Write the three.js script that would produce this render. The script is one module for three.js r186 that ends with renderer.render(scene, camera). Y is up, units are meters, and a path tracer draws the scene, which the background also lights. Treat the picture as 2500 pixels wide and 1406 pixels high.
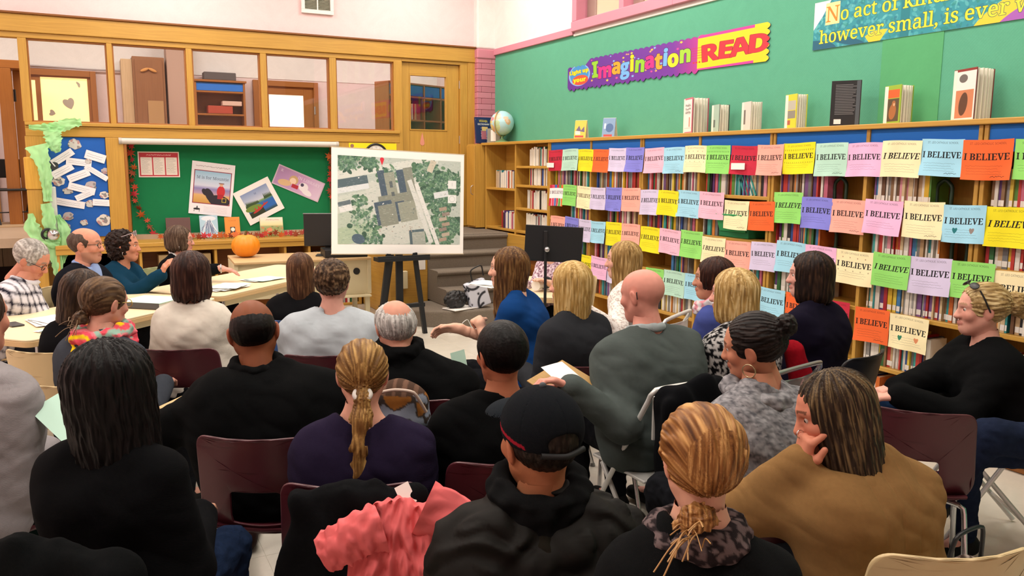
import * as THREE from 'three';
import { RoundedBoxGeometry } from 'three/addons/geometries/RoundedBoxGeometry.js';
import { mergeGeometries, mergeVertices, toCreasedNormals } from 'three/addons/utils/BufferGeometryUtils.js';
import { RectAreaLightUniformsLib } from 'three/addons/lights/RectAreaLightUniformsLib.js';
import { createNoise3D } from 'simplex-noise';

// ------------------------------------------------------------------ camera, light, exposure
RectAreaLightUniformsLib.init();
const scene = new THREE.Scene();
scene.background = new THREE.Color(0x000000);
const renderer = new THREE.WebGLRenderer({ antialias: true });
renderer.toneMapping = THREE.LinearToneMapping;
renderer.toneMappingExposure = 1.25;
renderer.shadowMap.enabled = true;
renderer.shadowMap.type = THREE.PCFSoftShadowMap;

const camera = new THREE.PerspectiveCamera(38.56, 2500 / 1406, 0.05, 60);   // a phone held at 1.7 m, tipped 8.5 degrees down
camera.position.set(0, 1.7, 0);
camera.up.set(0.06241, 0.98899, -0.13416);
camera.lookAt(0.45454, 1.55216, -0.87837);
scene.add(camera);

const CEIL = 4.5;                       // ceiling height; the fluorescent troffers hang in it
const ROOM_LIGHT = 19, CORRIDOR_LIGHT = 26, LAMP_COLOUR = 0xfff6ec;
const TROFFERS = [];
for (const x of [-2.2, 0.9, 3.6]) for (const z of [-8.6, -6.2, -3.8, -1.4]) TROFFERS.push([x, z]);

// ------------------------------------------------------------------ helpers
function rng(seed) { let s = seed | 0; return () => { s = (s + 0x6d2b79f5) | 0; let t = Math.imul(s ^ (s >>> 15), 1 | s); t = (t + Math.imul(t ^ (t >>> 7), 61 | t)) ^ t; return ((t ^ (t >>> 14)) >>> 0) / 4294967296; }; }
const rnd = rng(77), noise3 = createNoise3D(rng(5));
const V = (x, y, z) => new THREE.Vector3(x, y, z);
const D2R = Math.PI / 180;
const used = new Map();
function numbered(n) { const k = used.get(n) || 0; used.set(n, k + 1); return k ? n + '_' + String(k).padStart(3, '0') : n; }
function shade(o) { o.castShadow = true; o.receiveShadow = true; return o; }
function tag(o, label, category, group, kind) { if (label) o.userData.label = label; if (category) o.userData.category = category; if (group) o.userData.group = group; if (kind) o.userData.kind = kind; return o; }
function thing(name, label, category, pos = [0, 0, 0], turn = 0, group) {
  const o = new THREE.Group(); o.name = numbered(name); o.position.set(...pos); o.rotation.y = turn; scene.add(o);
  return tag(o, label, category, group);
}
function struct(name, label, pos = [0, 0, 0]) { const o = new THREE.Group(); o.name = numbered(name); o.position.set(...pos); scene.add(o); return tag(o, label, null, null, 'structure'); }
function part(name, geo, m, parent, pos, rot, label) {
  if (Array.isArray(geo)) geo = merge(geo);
  const o = shade(new THREE.Mesh(geo, m)); o.name = name; parent.add(o);
  if (pos) o.position.set(...pos);
  if (rot) o.rotation.set(...rot);
  if (label) o.userData.label = label;
  return o;
}
function single(name, geo, m, label, category, pos, rot, group) {
  const o = part(numbered(name), geo, m, scene, pos, rot); return tag(o, label, category, group);
}
function merge(list) { return mergeGeometries(list.map((g) => { const c = g.index ? g.toNonIndexed() : g; for (const k of Object.keys(c.attributes)) if (!['position', 'normal', 'uv'].includes(k)) c.deleteAttribute(k); return c; })); }
// uv in metres from the dominant axis of each face; along = axis that the grain follows
function uvBox(g, along = 'x', scale = 1) {
  if (g.index) g = g.toNonIndexed();
  const p = g.attributes.position, n = g.attributes.normal, uv = new Float32Array(p.count * 2), ox = rnd() * 3, oy = rnd() * 3;
  for (let i = 0; i < p.count; i += 3) {
    let nx = 0, ny = 0, nz = 0;
    for (let k = 0; k < 3; k++) { nx += Math.abs(n.getX(i + k)); ny += Math.abs(n.getY(i + k)); nz += Math.abs(n.getZ(i + k)); }
    for (let k = 0; k < 3; k++) {
      const x = p.getX(i + k), y = p.getY(i + k), z = p.getZ(i + k);
      let c = nx >= ny && nx >= nz ? { z, y } : ny >= nz ? { x, z } : { x, y };
      const keys = Object.keys(c), a = keys.includes(along) ? along : keys[0], b = keys.find((q) => q !== a);
      uv[(i + k) * 2] = (c[a] + ox) * scale; uv[(i + k) * 2 + 1] = (c[b] + oy) * scale;
    }
  }
  g.setAttribute('uv', new THREE.BufferAttribute(uv, 2)); return g;
}
// a box between two corners with softened edges, uv in metres, grain along its longest side
function bx(x0, x1, y0, y1, z0, z1, r = 0.004, along) {
  const w = Math.abs(x1 - x0), h = Math.abs(y1 - y0), d = Math.abs(z1 - z0);
  r = Math.min(r, w * 0.45, h * 0.45, d * 0.45);
  const g = r > 0.0008 ? new RoundedBoxGeometry(w, h, d, 1, r) : new THREE.BoxGeometry(w, h, d);
  g.translate((x0 + x1) / 2, (y0 + y1) / 2, (z0 + z1) / 2);
  return uvBox(g, along || (w >= h && w >= d ? 'x' : h >= d ? 'y' : 'z'));
}
const cbx = (cx, cy, cz, w, h, d, r) => bx(cx - w / 2, cx + w / 2, cy - h / 2, cy + h / 2, cz - d / 2, cz + d / 2, r);
function tube(pts, r, seg = 24, rad = 8, closed = false) {
  const c = new THREE.CatmullRomCurve3(pts.map((p) => (p.isVector3 ? p : V(...p))), closed, 'catmullrom', 0.3);
  return new THREE.TubeGeometry(c, seg, r, rad, closed);
}
function rod(a, b, r, r2 = r, seg = 10) {
  const A = a.isVector3 ? a : V(...a), B = b.isVector3 ? b : V(...b), d = B.clone().sub(A), g = new THREE.CylinderGeometry(r2, r, d.length(), seg);
  g.applyQuaternion(new THREE.Quaternion().setFromUnitVectors(V(0, 1, 0), d.clone().normalize())); g.translate((A.x + B.x) / 2, (A.y + B.y) / 2, (A.z + B.z) / 2); return g;
}
const xf = (g, { r = [0, 0, 0], t = [0, 0, 0], s = 1 } = {}) => { g.applyMatrix4(new THREE.Matrix4().compose(V(...t), new THREE.Quaternion().setFromEuler(new THREE.Euler(...r)), Array.isArray(s) ? V(...s) : V(s, s, s))); return g; };

// ------------------------------------------------------------------ textures and materials
function canvasTex(w, h, draw, wrap) {
  const c = document.createElement('canvas'); c.width = w; c.height = h; draw(c.getContext('2d'), w, h);
  const t = new THREE.CanvasTexture(c); t.colorSpace = THREE.SRGBColorSpace; t.anisotropy = 8;
  if (wrap) t.wrapS = t.wrapT = THREE.RepeatWrapping;
  return t;
}
function dataTex(n, f, srgb) {
  const d = new Uint8Array(n * n * 4);
  for (let y = 0; y < n; y++) for (let x = 0; x < n; x++) { const v = f(x / n, y / n), o = (y * n + x) * 4; for (let c = 0; c < 3; c++) d[o + c] = Math.max(0, Math.min(255, Array.isArray(v) ? v[c] : v)); d[o + 3] = 255; }
  const t = new THREE.DataTexture(d, n, n); t.magFilter = THREE.LinearFilter; t.minFilter = THREE.LinearMipmapLinearFilter; t.generateMipmaps = true; t.wrapS = t.wrapT = THREE.RepeatWrapping; if (srgb) t.colorSpace = THREE.SRGBColorSpace; t.needsUpdate = true; return t;
}
const TAU = Math.PI * 2;
// noise that repeats over the unit square
const ring = (u, v, fu, fv, s) => noise3(Math.cos(u * TAU) * fu + s, Math.sin(u * TAU) * fu + Math.cos(v * TAU) * fv, Math.sin(v * TAU) * fv - s);
const woodTex = dataTex(512, (u, v) => { const g = ring(u, v, 0.35, 9, 1.3) * 0.5 + ring(u, v, 0.7, 34, 4.1) * 0.35 + ring(u, v, 2.5, 60, 7.7) * 0.2; const k = 238 + g * 17; return [k, k - 1 + g * 4, k - 4 + g * 8]; }, true);
const mottleTex = dataTex(256, (u, v) => 249 + 2.5 * ring(u, v, 1.1, 1.1, 2) + 2 * ring(u, v, 6, 6, 6), true);
const speckTex = dataTex(256, (u, v) => 242 + 9 * ring(u, v, 22, 22, 3) + 4 * ring(u, v, 3, 3, 9), true);
const weaveBump = dataTex(256, (u, v) => 128 + 60 * Math.sin(u * TAU * 48) * Math.sin(v * TAU * 48) + 40 * ring(u, v, 14, 14, 1));
const carpetTex = dataTex(256, (u, v) => { const k = 200 + 34 * ring(u, v, 30, 30, 3) + 20 * ring(u, v, 9, 9, 5); return [k, k - 2, k - 8]; }, true);
const std = (color, roughness = 0.7, more = {}) => new THREE.MeshStandardMaterial({ color, roughness, ...more });
const M = {
  oak: std(0xcb9c44, 0.42, { map: woodTex }),
  oakDark: std(0x8a5420, 0.45, { map: woodTex }),
  doorOak: std(0xa8692a, 0.45, { map: woodTex }),
  pink: std(0xf3d2d2, 0.9, { map: mottleTex }),
  paleWall: std(0xe6d3d2, 0.9, { map: mottleTex }),
  white: std(0xeceae6, 0.85, { map: mottleTex }),
  rose: std(0xd08a9c, 0.55),
  roseBrick: std(0xc9808f, 0.5),
  roseBrick2: std(0xc07685, 0.5),
  rosedark: std(0xa9687a, 0.8),
  greenWall: std(0x5cab8c, 0.95, { map: mottleTex, bumpMap: weaveBump, bumpScale: 0.0006 }),
  greenPatch: std(0x58ab74, 0.95, { map: mottleTex }),
  greenBoard: std(0x0a7a48, 0.95, { map: mottleTex }),
  bluePaper: std(0x2374d2, 0.85),
  blueBoard: std(0x1a5fbb, 0.85, { map: mottleTex }),
  ceiling: std(0xe4e0da, 0.95, { map: speckTex }),
  floor: std(0xcfc8ba, 0.25, { map: mottleTex }),
  tile: std(0xd6d0c2, 0.22, { map: mottleTex }),
  tile2: std(0xd2ccbe, 0.25, { map: mottleTex }),
  carpet: std(0x958a7e, 1, { map: carpetTex }),
  laminate: std(0xe6d3ad, 0.4),
  lamEdge: std(0xc9a878, 0.5),
  cream: std(0xd9cda8, 0.5),
  maroon: std(0x4a1822, 0.42),
  beige: std(0xc7b083, 0.45),
  bluePlastic: std(0x3a5f9e, 0.45),
  olive: std(0xa9ad7c, 0.5),
  chrome: std(0xcfcfd2, 0.16, { metalness: 1 }),
  steel: std(0xb9b9bb, 0.3, { metalness: 0.9 }),
  whiteMetal: std(0xd8d8d4, 0.35, { metalness: 0.2 }),
  blackPlastic: std(0x17181a, 0.45),
  blackMetal: std(0x1c1f22, 0.5, { metalness: 0.3 }),
  rubber: std(0x222222, 0.8),
  glass: new THREE.MeshPhysicalMaterial({ color: 0xffffff, roughness: 0.02, transmission: 1, thickness: 0, ior: 1.5 }),
  paper: std(0xf1efe9, 0.85, { side: THREE.DoubleSide }),
  mint: std(0xbfe3d3, 0.85, { side: THREE.DoubleSide }),
  pages: std(0xe9e4d6, 0.9),
  clear: new THREE.MeshPhysicalMaterial({ color: 0xf4f8fb, roughness: 0.05, transmission: 1, thickness: 0.002, ior: 1.33 }),
};
// ------------------------------------------------------------------ surfaces from distance fields (bodies, clothes, hair, cloth)
const smin = (a, b, k) => { const h = Math.max(k - Math.abs(a - b), 0) / k; return Math.min(a, b) - h * h * k * 0.25; };
function cap(a, b, ra, rb = ra, k = 0.03) {
  const [ax, ay, az] = a, bxx = b[0] - ax, by = b[1] - ay, bz = b[2] - az, l2 = bxx * bxx + by * by + bz * bz || 1e-9;
  return { k, f: (x, y, z) => { const px = x - ax, py = y - ay, pz = z - az; let t = (px * bxx + py * by + pz * bz) / l2; t = t < 0 ? 0 : t > 1 ? 1 : t; const qx = px - bxx * t, qy = py - by * t, qz = pz - bz * t; return Math.sqrt(qx * qx + qy * qy + qz * qz) - (ra + (rb - ra) * t); } };
}
// ellipsoid; q turns it; drop stretches it downwards
function ell(c, r, k = 0.02, q, drop = 0) {
  const [cx, cy, cz] = c, [rx, ry, rz] = r, e = q ? new THREE.Matrix3().setFromMatrix4(new THREE.Matrix4().makeRotationFromEuler(new THREE.Euler(...q))).transpose().elements : null;
  return { k, f: (x, y, z) => {
    let X = x - cx, Y = y - cy, Z = z - cz;
    if (e) { const a = e[0] * X + e[3] * Y + e[6] * Z, b = e[1] * X + e[4] * Y + e[7] * Z; Z = e[2] * X + e[5] * Y + e[8] * Z; X = a; Y = b; }
    if (drop && Y < 0) Y = Math.min(0, Y + drop);
    const a = X / rx, b = Y / ry, d = Z / rz, k0 = Math.sqrt(a * a + b * b + d * d), A = a / rx, B = b / ry, C = d / rz, k1 = Math.sqrt(A * A + B * B + C * C);
    return k1 < 1e-9 ? -Math.min(rx, ry, rz) : (k0 * (k0 - 1)) / k1;
  } };
}
// field: { add: [prims], cut: [prims], post(d, x, y, z) }
function fold(list, x, y, z) { let d = 1e3; for (let i = 0; i < list.length; i++) { const p = list[i], v = p.f(x, y, z); d = d > 900 ? v : smin(d, v, p.k); } return d; }
function evalField(F, add, x, y, z) {
  let d = fold(add, x, y, z);
  if (F.cut) for (const c of F.cut) d = -smin(-d, c.f(x, y, z), c.k);
  return F.post ? F.post(d, x, y, z) : d;
}
function net(F, lo, hi, h, colour) {
  const nx = Math.ceil((hi[0] - lo[0]) / h) + 1, ny = Math.ceil((hi[1] - lo[1]) / h) + 1, nz = Math.ceil((hi[2] - lo[2]) / h) + 1, N = nx * ny * nz;
  const fld = new Float32Array(N).fill(NaN), B = 7, R = B * h * 0.87, slack = (F.slack || 0.012) + h;
  for (let k = 0; k < nz; k += B) for (let j = 0; j < ny; j += B) for (let i = 0; i < nx; i += B) {
    const cx = lo[0] + (i + B / 2) * h, cy = lo[1] + (j + B / 2) * h, cz = lo[2] + (k + B / 2) * h;
    const ds = F.add.map((p) => p.f(cx, cy, cz)), m = Math.min(...ds), near = F.add.filter((p, q) => ds[q] < m + 2.4 * R + p.k + 0.03);
    const far = m > R * 1.3 + slack + 0.05, i1 = Math.min(i + B, nx - 1), j1 = Math.min(j + B, ny - 1), k1 = Math.min(k + B, nz - 1);
    for (let c = k; c <= k1; c++) for (let b = j; b <= j1; b++) for (let a = i; a <= i1; a++) {
      const o = (c * ny + b) * nx + a;
      if (fld[o] === fld[o]) continue;
      fld[o] = far ? m : evalField(F, near, lo[0] + a * h, lo[1] + b * h, lo[2] + c * h);
    }
  }
  const vid = new Int32Array(N).fill(-1), pos = [], idx = [], nrm = [];
  const E8 = [[0, 0, 0], [1, 0, 0], [0, 1, 0], [1, 1, 0], [0, 0, 1], [1, 0, 1], [0, 1, 1], [1, 1, 1]], ED = [[0, 1], [2, 3], [4, 5], [6, 7], [0, 2], [1, 3], [4, 6], [5, 7], [0, 4], [1, 5], [2, 6], [3, 7]], v8 = new Float64Array(8);
  for (let k = 0; k < nz - 1; k++) for (let j = 0; j < ny - 1; j++) for (let i = 0; i < nx - 1; i++) {
    const o = (k * ny + j) * nx + i; let m = 0;
    for (let c = 0; c < 8; c++) { const e = E8[c], v = fld[o + e[0] + e[1] * nx + e[2] * nx * ny]; v8[c] = v; if (v < 0) m |= 1 << c; }
    if (m === 0 || m === 255) continue;
    let n = 0, sx = 0, sy = 0, sz = 0;
    for (const [a, b] of ED) { if ((v8[a] < 0) === (v8[b] < 0)) continue; const t = v8[a] / (v8[a] - v8[b]), p = E8[a], q = E8[b]; sx += p[0] + (q[0] - p[0]) * t; sy += p[1] + (q[1] - p[1]) * t; sz += p[2] + (q[2] - p[2]) * t; n++; }
    { const tx = sx / n, ty = sy / n, tz = sz / n, ux = 1 - tx, uy = 1 - ty, uz = 1 - tz, w = v8;
      let gx = ((w[1] - w[0]) * uy + (w[3] - w[2]) * ty) * uz + ((w[5] - w[4]) * uy + (w[7] - w[6]) * ty) * tz, gy = ((w[2] - w[0]) * ux + (w[3] - w[1]) * tx) * uz + ((w[6] - w[4]) * ux + (w[7] - w[5]) * tx) * tz, gz = ((w[4] - w[0]) * ux + (w[5] - w[1]) * tx) * uy + ((w[6] - w[2]) * ux + (w[7] - w[3]) * tx) * ty; const l = Math.hypot(gx, gy, gz) || 1; nrm.push(gx / l, gy / l, gz / l); }
    vid[o] = pos.length / 3; pos.push(lo[0] + (i + sx / n) * h, lo[1] + (j + sy / n) * h, lo[2] + (k + sz / n) * h);
  }
  const sX = 1, sY = nx, sZ = nx * ny;
  const quad = (a, b, c, d, flip) => { if (a < 0 || b < 0 || c < 0 || d < 0) return; if (flip) idx.push(a, c, b, a, d, c); else idx.push(a, b, c, a, c, d); };
  for (let k = 1; k < nz - 1; k++) for (let j = 1; j < ny - 1; j++) for (let i = 1; i < nx - 1; i++) {
    const o = (k * ny + j) * nx + i, s = fld[o] < 0;
    if (s !== fld[o + sX] < 0) quad(vid[o - sY - sZ], vid[o - sZ], vid[o], vid[o - sY], !s);
    if (s !== fld[o + sY] < 0) quad(vid[o - sX - sZ], vid[o - sX], vid[o], vid[o - sZ], !s);
    if (s !== fld[o + sZ] < 0) quad(vid[o - sX - sY], vid[o - sY], vid[o], vid[o - sX], !s);
  }
  const n = pos.length / 3, nor = new Float32Array(nrm), col = colour ? new Float32Array(n * 3) : null;
  if (col) for (let i = 0; i < n; i++) { const q = colour(pos[i * 3], pos[i * 3 + 1], pos[i * 3 + 2]); col[i * 3] = q[0]; col[i * 3 + 1] = q[1]; col[i * 3 + 2] = q[2]; }
  const g = new THREE.BufferGeometry();
  g.setAttribute('position', new THREE.BufferAttribute(new Float32Array(pos), 3)); g.setAttribute('normal', new THREE.BufferAttribute(nor, 3));
  const uv = new Float32Array(n * 2); for (let i = 0; i < n; i++) { uv[i * 2] = (pos[i * 3] + 0.7 * pos[i * 3 + 2]) * 8; uv[i * 2 + 1] = (pos[i * 3 + 1] + 0.45 * pos[i * 3 + 2]) * 8; } g.setAttribute('uv', new THREE.BufferAttribute(uv, 2));
  if (col) g.setAttribute('color', new THREE.BufferAttribute(col, 3));
  g.setIndex(idx); return g;
}
// ------------------------------------------------------------------ the room shell
{
  const f = struct('floor', 'cream vinyl tile floor');
  part('slab', bx(-4, 4.85, -0.12, -0.002, -10, 3, 0), M.floor, f);
  const tg = [0, 1, 2, 3].map(() => uvBox(new RoundedBoxGeometry(0.3035, 0.008, 0.3035, 1, 0.0012), 'x'));
  const S = 0.305, spots = [];
  for (let i = -1; i < 14; i++) for (let k = 4; k < 28; k++) {
    const x = i * S + 0.15, z = -k * S;
    const open = (x > -0.3 && x < 1.35 && z < -2.9 && z > -6.2) || (x > 1.55 && x < 3.2 && z < -4.4 && z > -8.2) || (x > 1.9 && x < 3.7 && z > -3.4 && z < -1.2) || (x > 1.0 && x < 2.1 && z > -4.2 && z < -2.6);
    if (open) spots.push([x, z]);
  }
  spots.slice(0, 300).forEach(([x, z], i) => part('tile', tg[(i * 7) % 4], (i * 5) % 3 ? M.tile : M.tile2, f, [x, -0.004, z]));
  const c = struct('ceiling', 'pale acoustic ceiling');
  part('ceiling_slab', bx(-4.15, 5, CEIL, CEIL + 0.12, -10.15, 3.15, 0), M.ceiling, c);
  const wl = struct('wall_left'); part('wall_panel', bx(-4.15, -4, 0, CEIL, -10.15, 3.15, 0), M.pink, wl);
  const wn = struct('wall_near'); part('wall_panel', bx(-4.15, 5, 0, CEIL, 3, 3.15, 0), M.pink, wn);
  // right wall: green pin board above the bookcases, rose rail, white plaster and a band of windows
  const wr = struct('wall_right', 'green covered wall with rose rail and white plaster above');
  part('wall_lower', bx(4.85, 5, 0, 3.1, -10.15, 3.15, 0), M.greenWall, wr);
  part('wall_covering_patch', bx(4.846, 4.852, 1.98, 3.1, -3.95, -3.5, 0), M.greenPatch, wr, null, null, 'strip of yellower green wall covering');
  part('wall_upper', bx(4.85, 5, 3.1, 3.2, -10.15, 3.15, 0), M.white, wr);
  part('plaster', bx(4.85, 5, 3.2, CEIL, -10.15, -7.93, 0), M.white, wr);
  part('plaster', bx(4.85, 5, 4.2, CEIL, -7.93, 3.15, 0), M.white, wr);
  const t1 = struct('trim_1', 'rose painted picture rail above the green wall');
  part('rail', bx(4.82, 4.86, 3.1, 3.178, -10, -7.93, 0.006), M.rose, t1);
  part('rail', bx(4.835, 4.86, 3.085, 3.11, -7.93, 3, 0.006), M.white, t1);
  // high windows with rose frames and cream blinds behind
  for (let w = 0; w < 4; w++) {
    const z0 = -7.93 + w * 1.75 + (w ? 0.0 : 0), z1 = z0 + 1.75, g = struct('window_' + (w + 1), 'high window with rose frame');
    part('frame_bottom', bx(4.80, 4.98, 3.13, 3.235, z0, z1, 0.008), M.rose, g); part('frame_top', bx(4.82, 4.98, 4.12, 4.2, z0, z1, 0.008), M.rose, g);
    part('frame_side', bx(4.81, 4.98, 3.235, 4.12, z0, z0 + 0.09, 0.008), M.rose, g); part('frame_side', bx(4.81, 4.98, 3.235, 4.12, z1 - 0.03, z1, 0.008), M.rose, g);
    part('mullion', bx(4.83, 4.98, 3.235, 4.12, z0 + 0.86, z0 + 0.94, 0.008), M.rose, g);
    for (const [a, b] of [[z0 + 0.09, z0 + 0.86], [z0 + 0.94, z1 - 0.03]]) {
      part('side_curtain', bx(4.95, 4.965, 3.235, 4.12, a, a + 0.17, 0.003), std(0x9b8578, 0.9), g);
      part('blind', bx(4.965, 4.975, 3.235, 4.12, a, b, 0), std(0xd9c9a6, 0.85), g);
      part('pane', bx(4.93, 4.933, 3.235, 4.12, a, b, 0), M.glass, g);
    }
  }
  // rose brick column in the corner
  const col = struct('wall_corner_column', 'rose painted glazed brick column with white upper part');
  part('core', bx(4.605, 4.86, 0, 3.05, -10.1, -9.905, 0), M.rosedark, col);
  part('cap', bx(4.585, 4.86, 3.05, 3.175, -10.1, -9.87, 0.02), M.roseBrick, col);
  part('upper', bx(4.6, 4.9, 3.175, CEIL, -10.1, -9.9, 0.03), M.white, col);
  const bg = uvBox(new RoundedBoxGeometry(0.2, 0.071, 0.02, 2, 0.005)), bs = uvBox(new RoundedBoxGeometry(0.052, 0.071, 0.02, 2, 0.005)), be = uvBox(new RoundedBoxGeometry(0.02, 0.071, 0.19, 2, 0.005));
  for (let i = 0; i < 16; i++) {
    const y = 1.93 + i * 0.0735, m = i % 2 ? M.roseBrick : M.roseBrick2;
    part('brick', i % 2 ? bg : bs, m, col, [i % 2 ? 4.702 : 4.628, y, -9.897]); part('brick', i % 2 ? bs : bg, m, col, [i % 2 ? 4.832 : 4.757, y, -9.897]);
    part('brick', be, m, col, [4.602, y, -9.99]);
  }
  // ceiling troffers: frame, glowing lens, and a lamp of the same size below it
  const lens = std(0xffffff, 0.6, { emissive: new THREE.Color(LAMP_COLOUR), emissiveIntensity: 1.6 });
  TROFFERS.forEach(([x, z], i) => {
    const t = thing('ceiling_light', `fluorescent ceiling troffer, ${['first', 'second', 'third', 'fourth'][i % 4]} from the partition in the ${['left', 'middle', 'right'][Math.floor(i / 4)]} row`, 'light', [x, CEIL, z], 0, 'fluorescent troffers in the ceiling');
    part('frame', [bx(-0.32, 0.32, -0.05, 0, -0.63, -0.6, 0.003), bx(-0.32, 0.32, -0.05, 0, 0.6, 0.63, 0.003), bx(-0.32, -0.29, -0.05, 0, -0.6, 0.6, 0.003), bx(0.29, 0.32, -0.05, 0, -0.6, 0.6, 0.003)], M.whiteMetal, t);
    part('lamp_lens', bx(-0.29, 0.29, -0.03, -0.02, -0.6, 0.6, 0), lens, t);
    const l = new THREE.RectAreaLight(LAMP_COLOUR, ROOM_LIGHT, 0.58, 1.2); l.position.set(0, -0.06, 0); l.rotation.x = -Math.PI / 2; l.name = 'lamp'; t.add(l);
  });
}
// ------------------------------------------------------------------ the oak partition at the end of the room
const ZA = -10, HF = 0.9;                // plane of the partition, level of the corridor behind it
{
  const up = struct('wall_back', 'pink plaster wall above the oak partition');
  part('plaster', bx(-4.15, 4.62, 3.2, CEIL, -10.15, -10, 0), M.pink, up);
  part('wall_side', bx(-4.15, -2.2, 0, 3.2, -10.15, -10, 0), M.pink, up);
  const v = thing('air_vent', 'white framed air vent grille high on pink wall', 'vent', [2.57, 3.66, -9.985]);
  part('frame', [bx(-0.19, 0.19, -0.22, -0.175, -0.01, 0.02), bx(-0.19, 0.19, 0.175, 0.22, -0.01, 0.02), bx(-0.19, -0.15, -0.175, 0.175, -0.01, 0.02), bx(0.15, 0.19, -0.175, 0.175, -0.01, 0.02), bx(-0.008, 0.008, -0.175, 0.175, 0, 0.012)], M.white, v);
  part('backing', bx(-0.15, 0.15, -0.175, 0.175, -0.012, -0.008, 0), std(0x6c6c60, 0.8), v);
  for (let i = 0; i < 22; i++) part('slat', bx(-0.148, 0.148, -0.001, 0.001, -0.007, 0.007, 0), std(0xb3b29d, 0.6), v, [0, -0.165 + i * 0.0157, 0.001], [0.6, 0, 0]);

  const beam = struct('trim_2', 'wide oak beam with dark moulding over the windows');
  part('beam', bx(-2.3, 4.6, 3.005, 3.178, -10.1, -9.95, 0.006), M.oak, beam); part('moulding', bx(-2.3, 4.6, 3.178, 3.2, -10.1, -9.93, 0.006), M.oakDark, beam);
  part('header', bx(-2.3, 3.6, 2.95, 3.005, -10.1, -9.975, 0.004), M.oak, beam);
  part('header', bx(3.6, 4.6, 2.965, 3.005, -10.1, -9.975, 0.004), M.oak, beam);
  const sill = struct('trim_3', 'oak window sill and apron');
  part('sill', bx(-0.5, 3.56, 2.075, 2.112, -10.1, -9.94, 0.006), M.oak, sill); part('apron', bx(-0.5, 3.56, 1.965, 2.075, -10.1, -9.965, 0.005), M.oak, sill);
  part('bead', bx(-0.5, 3.56, 2.055, 2.066, -10, -9.955, 0.003), M.oak, sill);
  const mull = [[-0.51, -0.43], [0.302, 0.357], [1.09, 1.154], [1.889, 1.958], [2.693, 2.773], [3.496, 3.603]];
  for (let i = 0; i < 5; i++) {
    const g = struct('window_' + (5 + i), 'interior window in the oak partition'), x0 = mull[i][1], x1 = mull[i + 1][0];
    part('mullion', bx(mull[i][0], x0, 2.112, 2.95, -10.09, -9.975, 0.006), M.oak, g);
    if (i === 4) part('mullion', bx(mull[5][0], mull[5][1], HF, 2.965, -10.09, -9.97, 0.006), M.oak, g);
    part('bead', [bx(x0, x1, 2.935, 2.95, -10.07, -10.0, 0.002), bx(x0, x1, 2.112, 2.127, -10.07, -10.0, 0.002), bx(x0, x0 + 0.014, 2.127, 2.935, -10.07, -10.0, 0.002), bx(x1 - 0.014, x1, 2.127, 2.935, -10.07, -10.0, 0.002)], M.doorOak, g);
    part('pane', bx(x0 + 0.01, x1 - 0.01, 2.12, 2.94, -10.042, -10.038, 0), M.glass, g);
  }
  const d = struct('door_1', 'oak door with a square glass light'), dz0 = -10.07, dz1 = -10.02;
  part('stile', bx(3.61, 3.713, HF, 2.96, dz0, dz1, 0.004), M.oak, d); part('stile', bx(4.225, 4.392, HF, 2.96, dz0, dz1, 0.004), M.oak, d);
  part('rail', bx(3.713, 4.225, 2.82, 2.96, dz0, dz1, 0.003), M.oak, d); part('panel', bx(3.713, 4.225, HF, 2.127, dz0, dz1, 0.003), M.oak, d);
  part('bead', [bx(3.713, 4.225, 2.805, 2.82, dz0, dz1 + 0.008, 0.002), bx(3.713, 4.225, 2.127, 2.142, dz0, dz1 + 0.008, 0.002), bx(3.713, 3.727, 2.142, 2.805, dz0, dz1 + 0.008, 0.002), bx(4.211, 4.225, 2.142, 2.805, dz0, dz1 + 0.008, 0.002)], M.oak, d);
  part('pane', bx(3.72, 4.22, 2.13, 2.815, -10.047, -10.043, 0), M.glass, d);
  for (const y of [2.72, 2.02, 1.1]) part('hinge', rod([4.398, y - 0.05, -10.01], [4.398, y + 0.05, -10.01], 0.009), M.steel, d);
  part('frame', [bx(4.395, 4.5, HF, 2.97, -10.1, -9.975, 0.006), bx(4.5, 4.605, 0, 3.005, -10.1, -9.965, 0.006)], M.oak, d);
  part('paper_drop', (() => { const s = new THREE.Shape(); s.moveTo(0, 0.11); s.quadraticCurveTo(0.03, 0.0, 0.03, -0.03); s.quadraticCurveTo(0, -0.075, -0.03, -0.03); s.quadraticCurveTo(-0.03, 0, 0, 0.11); return new THREE.ExtrudeGeometry(s, { depth: 0.002, bevelEnabled: false }); })(), std(0xd98f7a, 0.8), d, [3.88, 1.99, -10.018], null, 'pink paper drop');
  // lower half: stiles and recess round the boards
  const low = struct('wall_partition', 'oak panelling below the windows');
  part('stile', bx(-0.51, -0.31, 0, 1.965, -10.1, -9.965, 0.006), M.oak, low);
  part('stile', bx(0.235, 0.41, 0, 1.965, -10.1, -9.965, 0.006), M.oak, low);
  part('panel', bx(-0.31, 0.235, 0, 1.965, -10.1, -10.0, 0), M.oak, low);
  part('recess_side', bx(0.41, 0.44, 0.8, 1.965, -10.2, -9.97, 0.003), M.doorOak, low); part('recess_side', bx(2.74, 2.765, 0.8, 1.965, -10.2, -9.97, 0.003), M.doorOak, low);
  part('recess_back', bx(0.41, 2.77, 0.8, 1.97, -10.25, -10.2, 0), M.oak, low);
  part('panel', bx(2.765, 3.61, 0.8, 1.965, -10.1, -9.975, 0.006), M.oak, low);
  part('panel', bx(0.41, 3.61, 0, 0.8, -10.2, -10.02, 0), M.doorOak, low);
  part('end_panel', bx(3.6, 4.6, 0, HF, -10.1, -9.99, 0), M.oak, low);
  // corridor behind
  const cw = struct('wall_corridor', 'pale pink corridor wall behind the windows');
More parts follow.
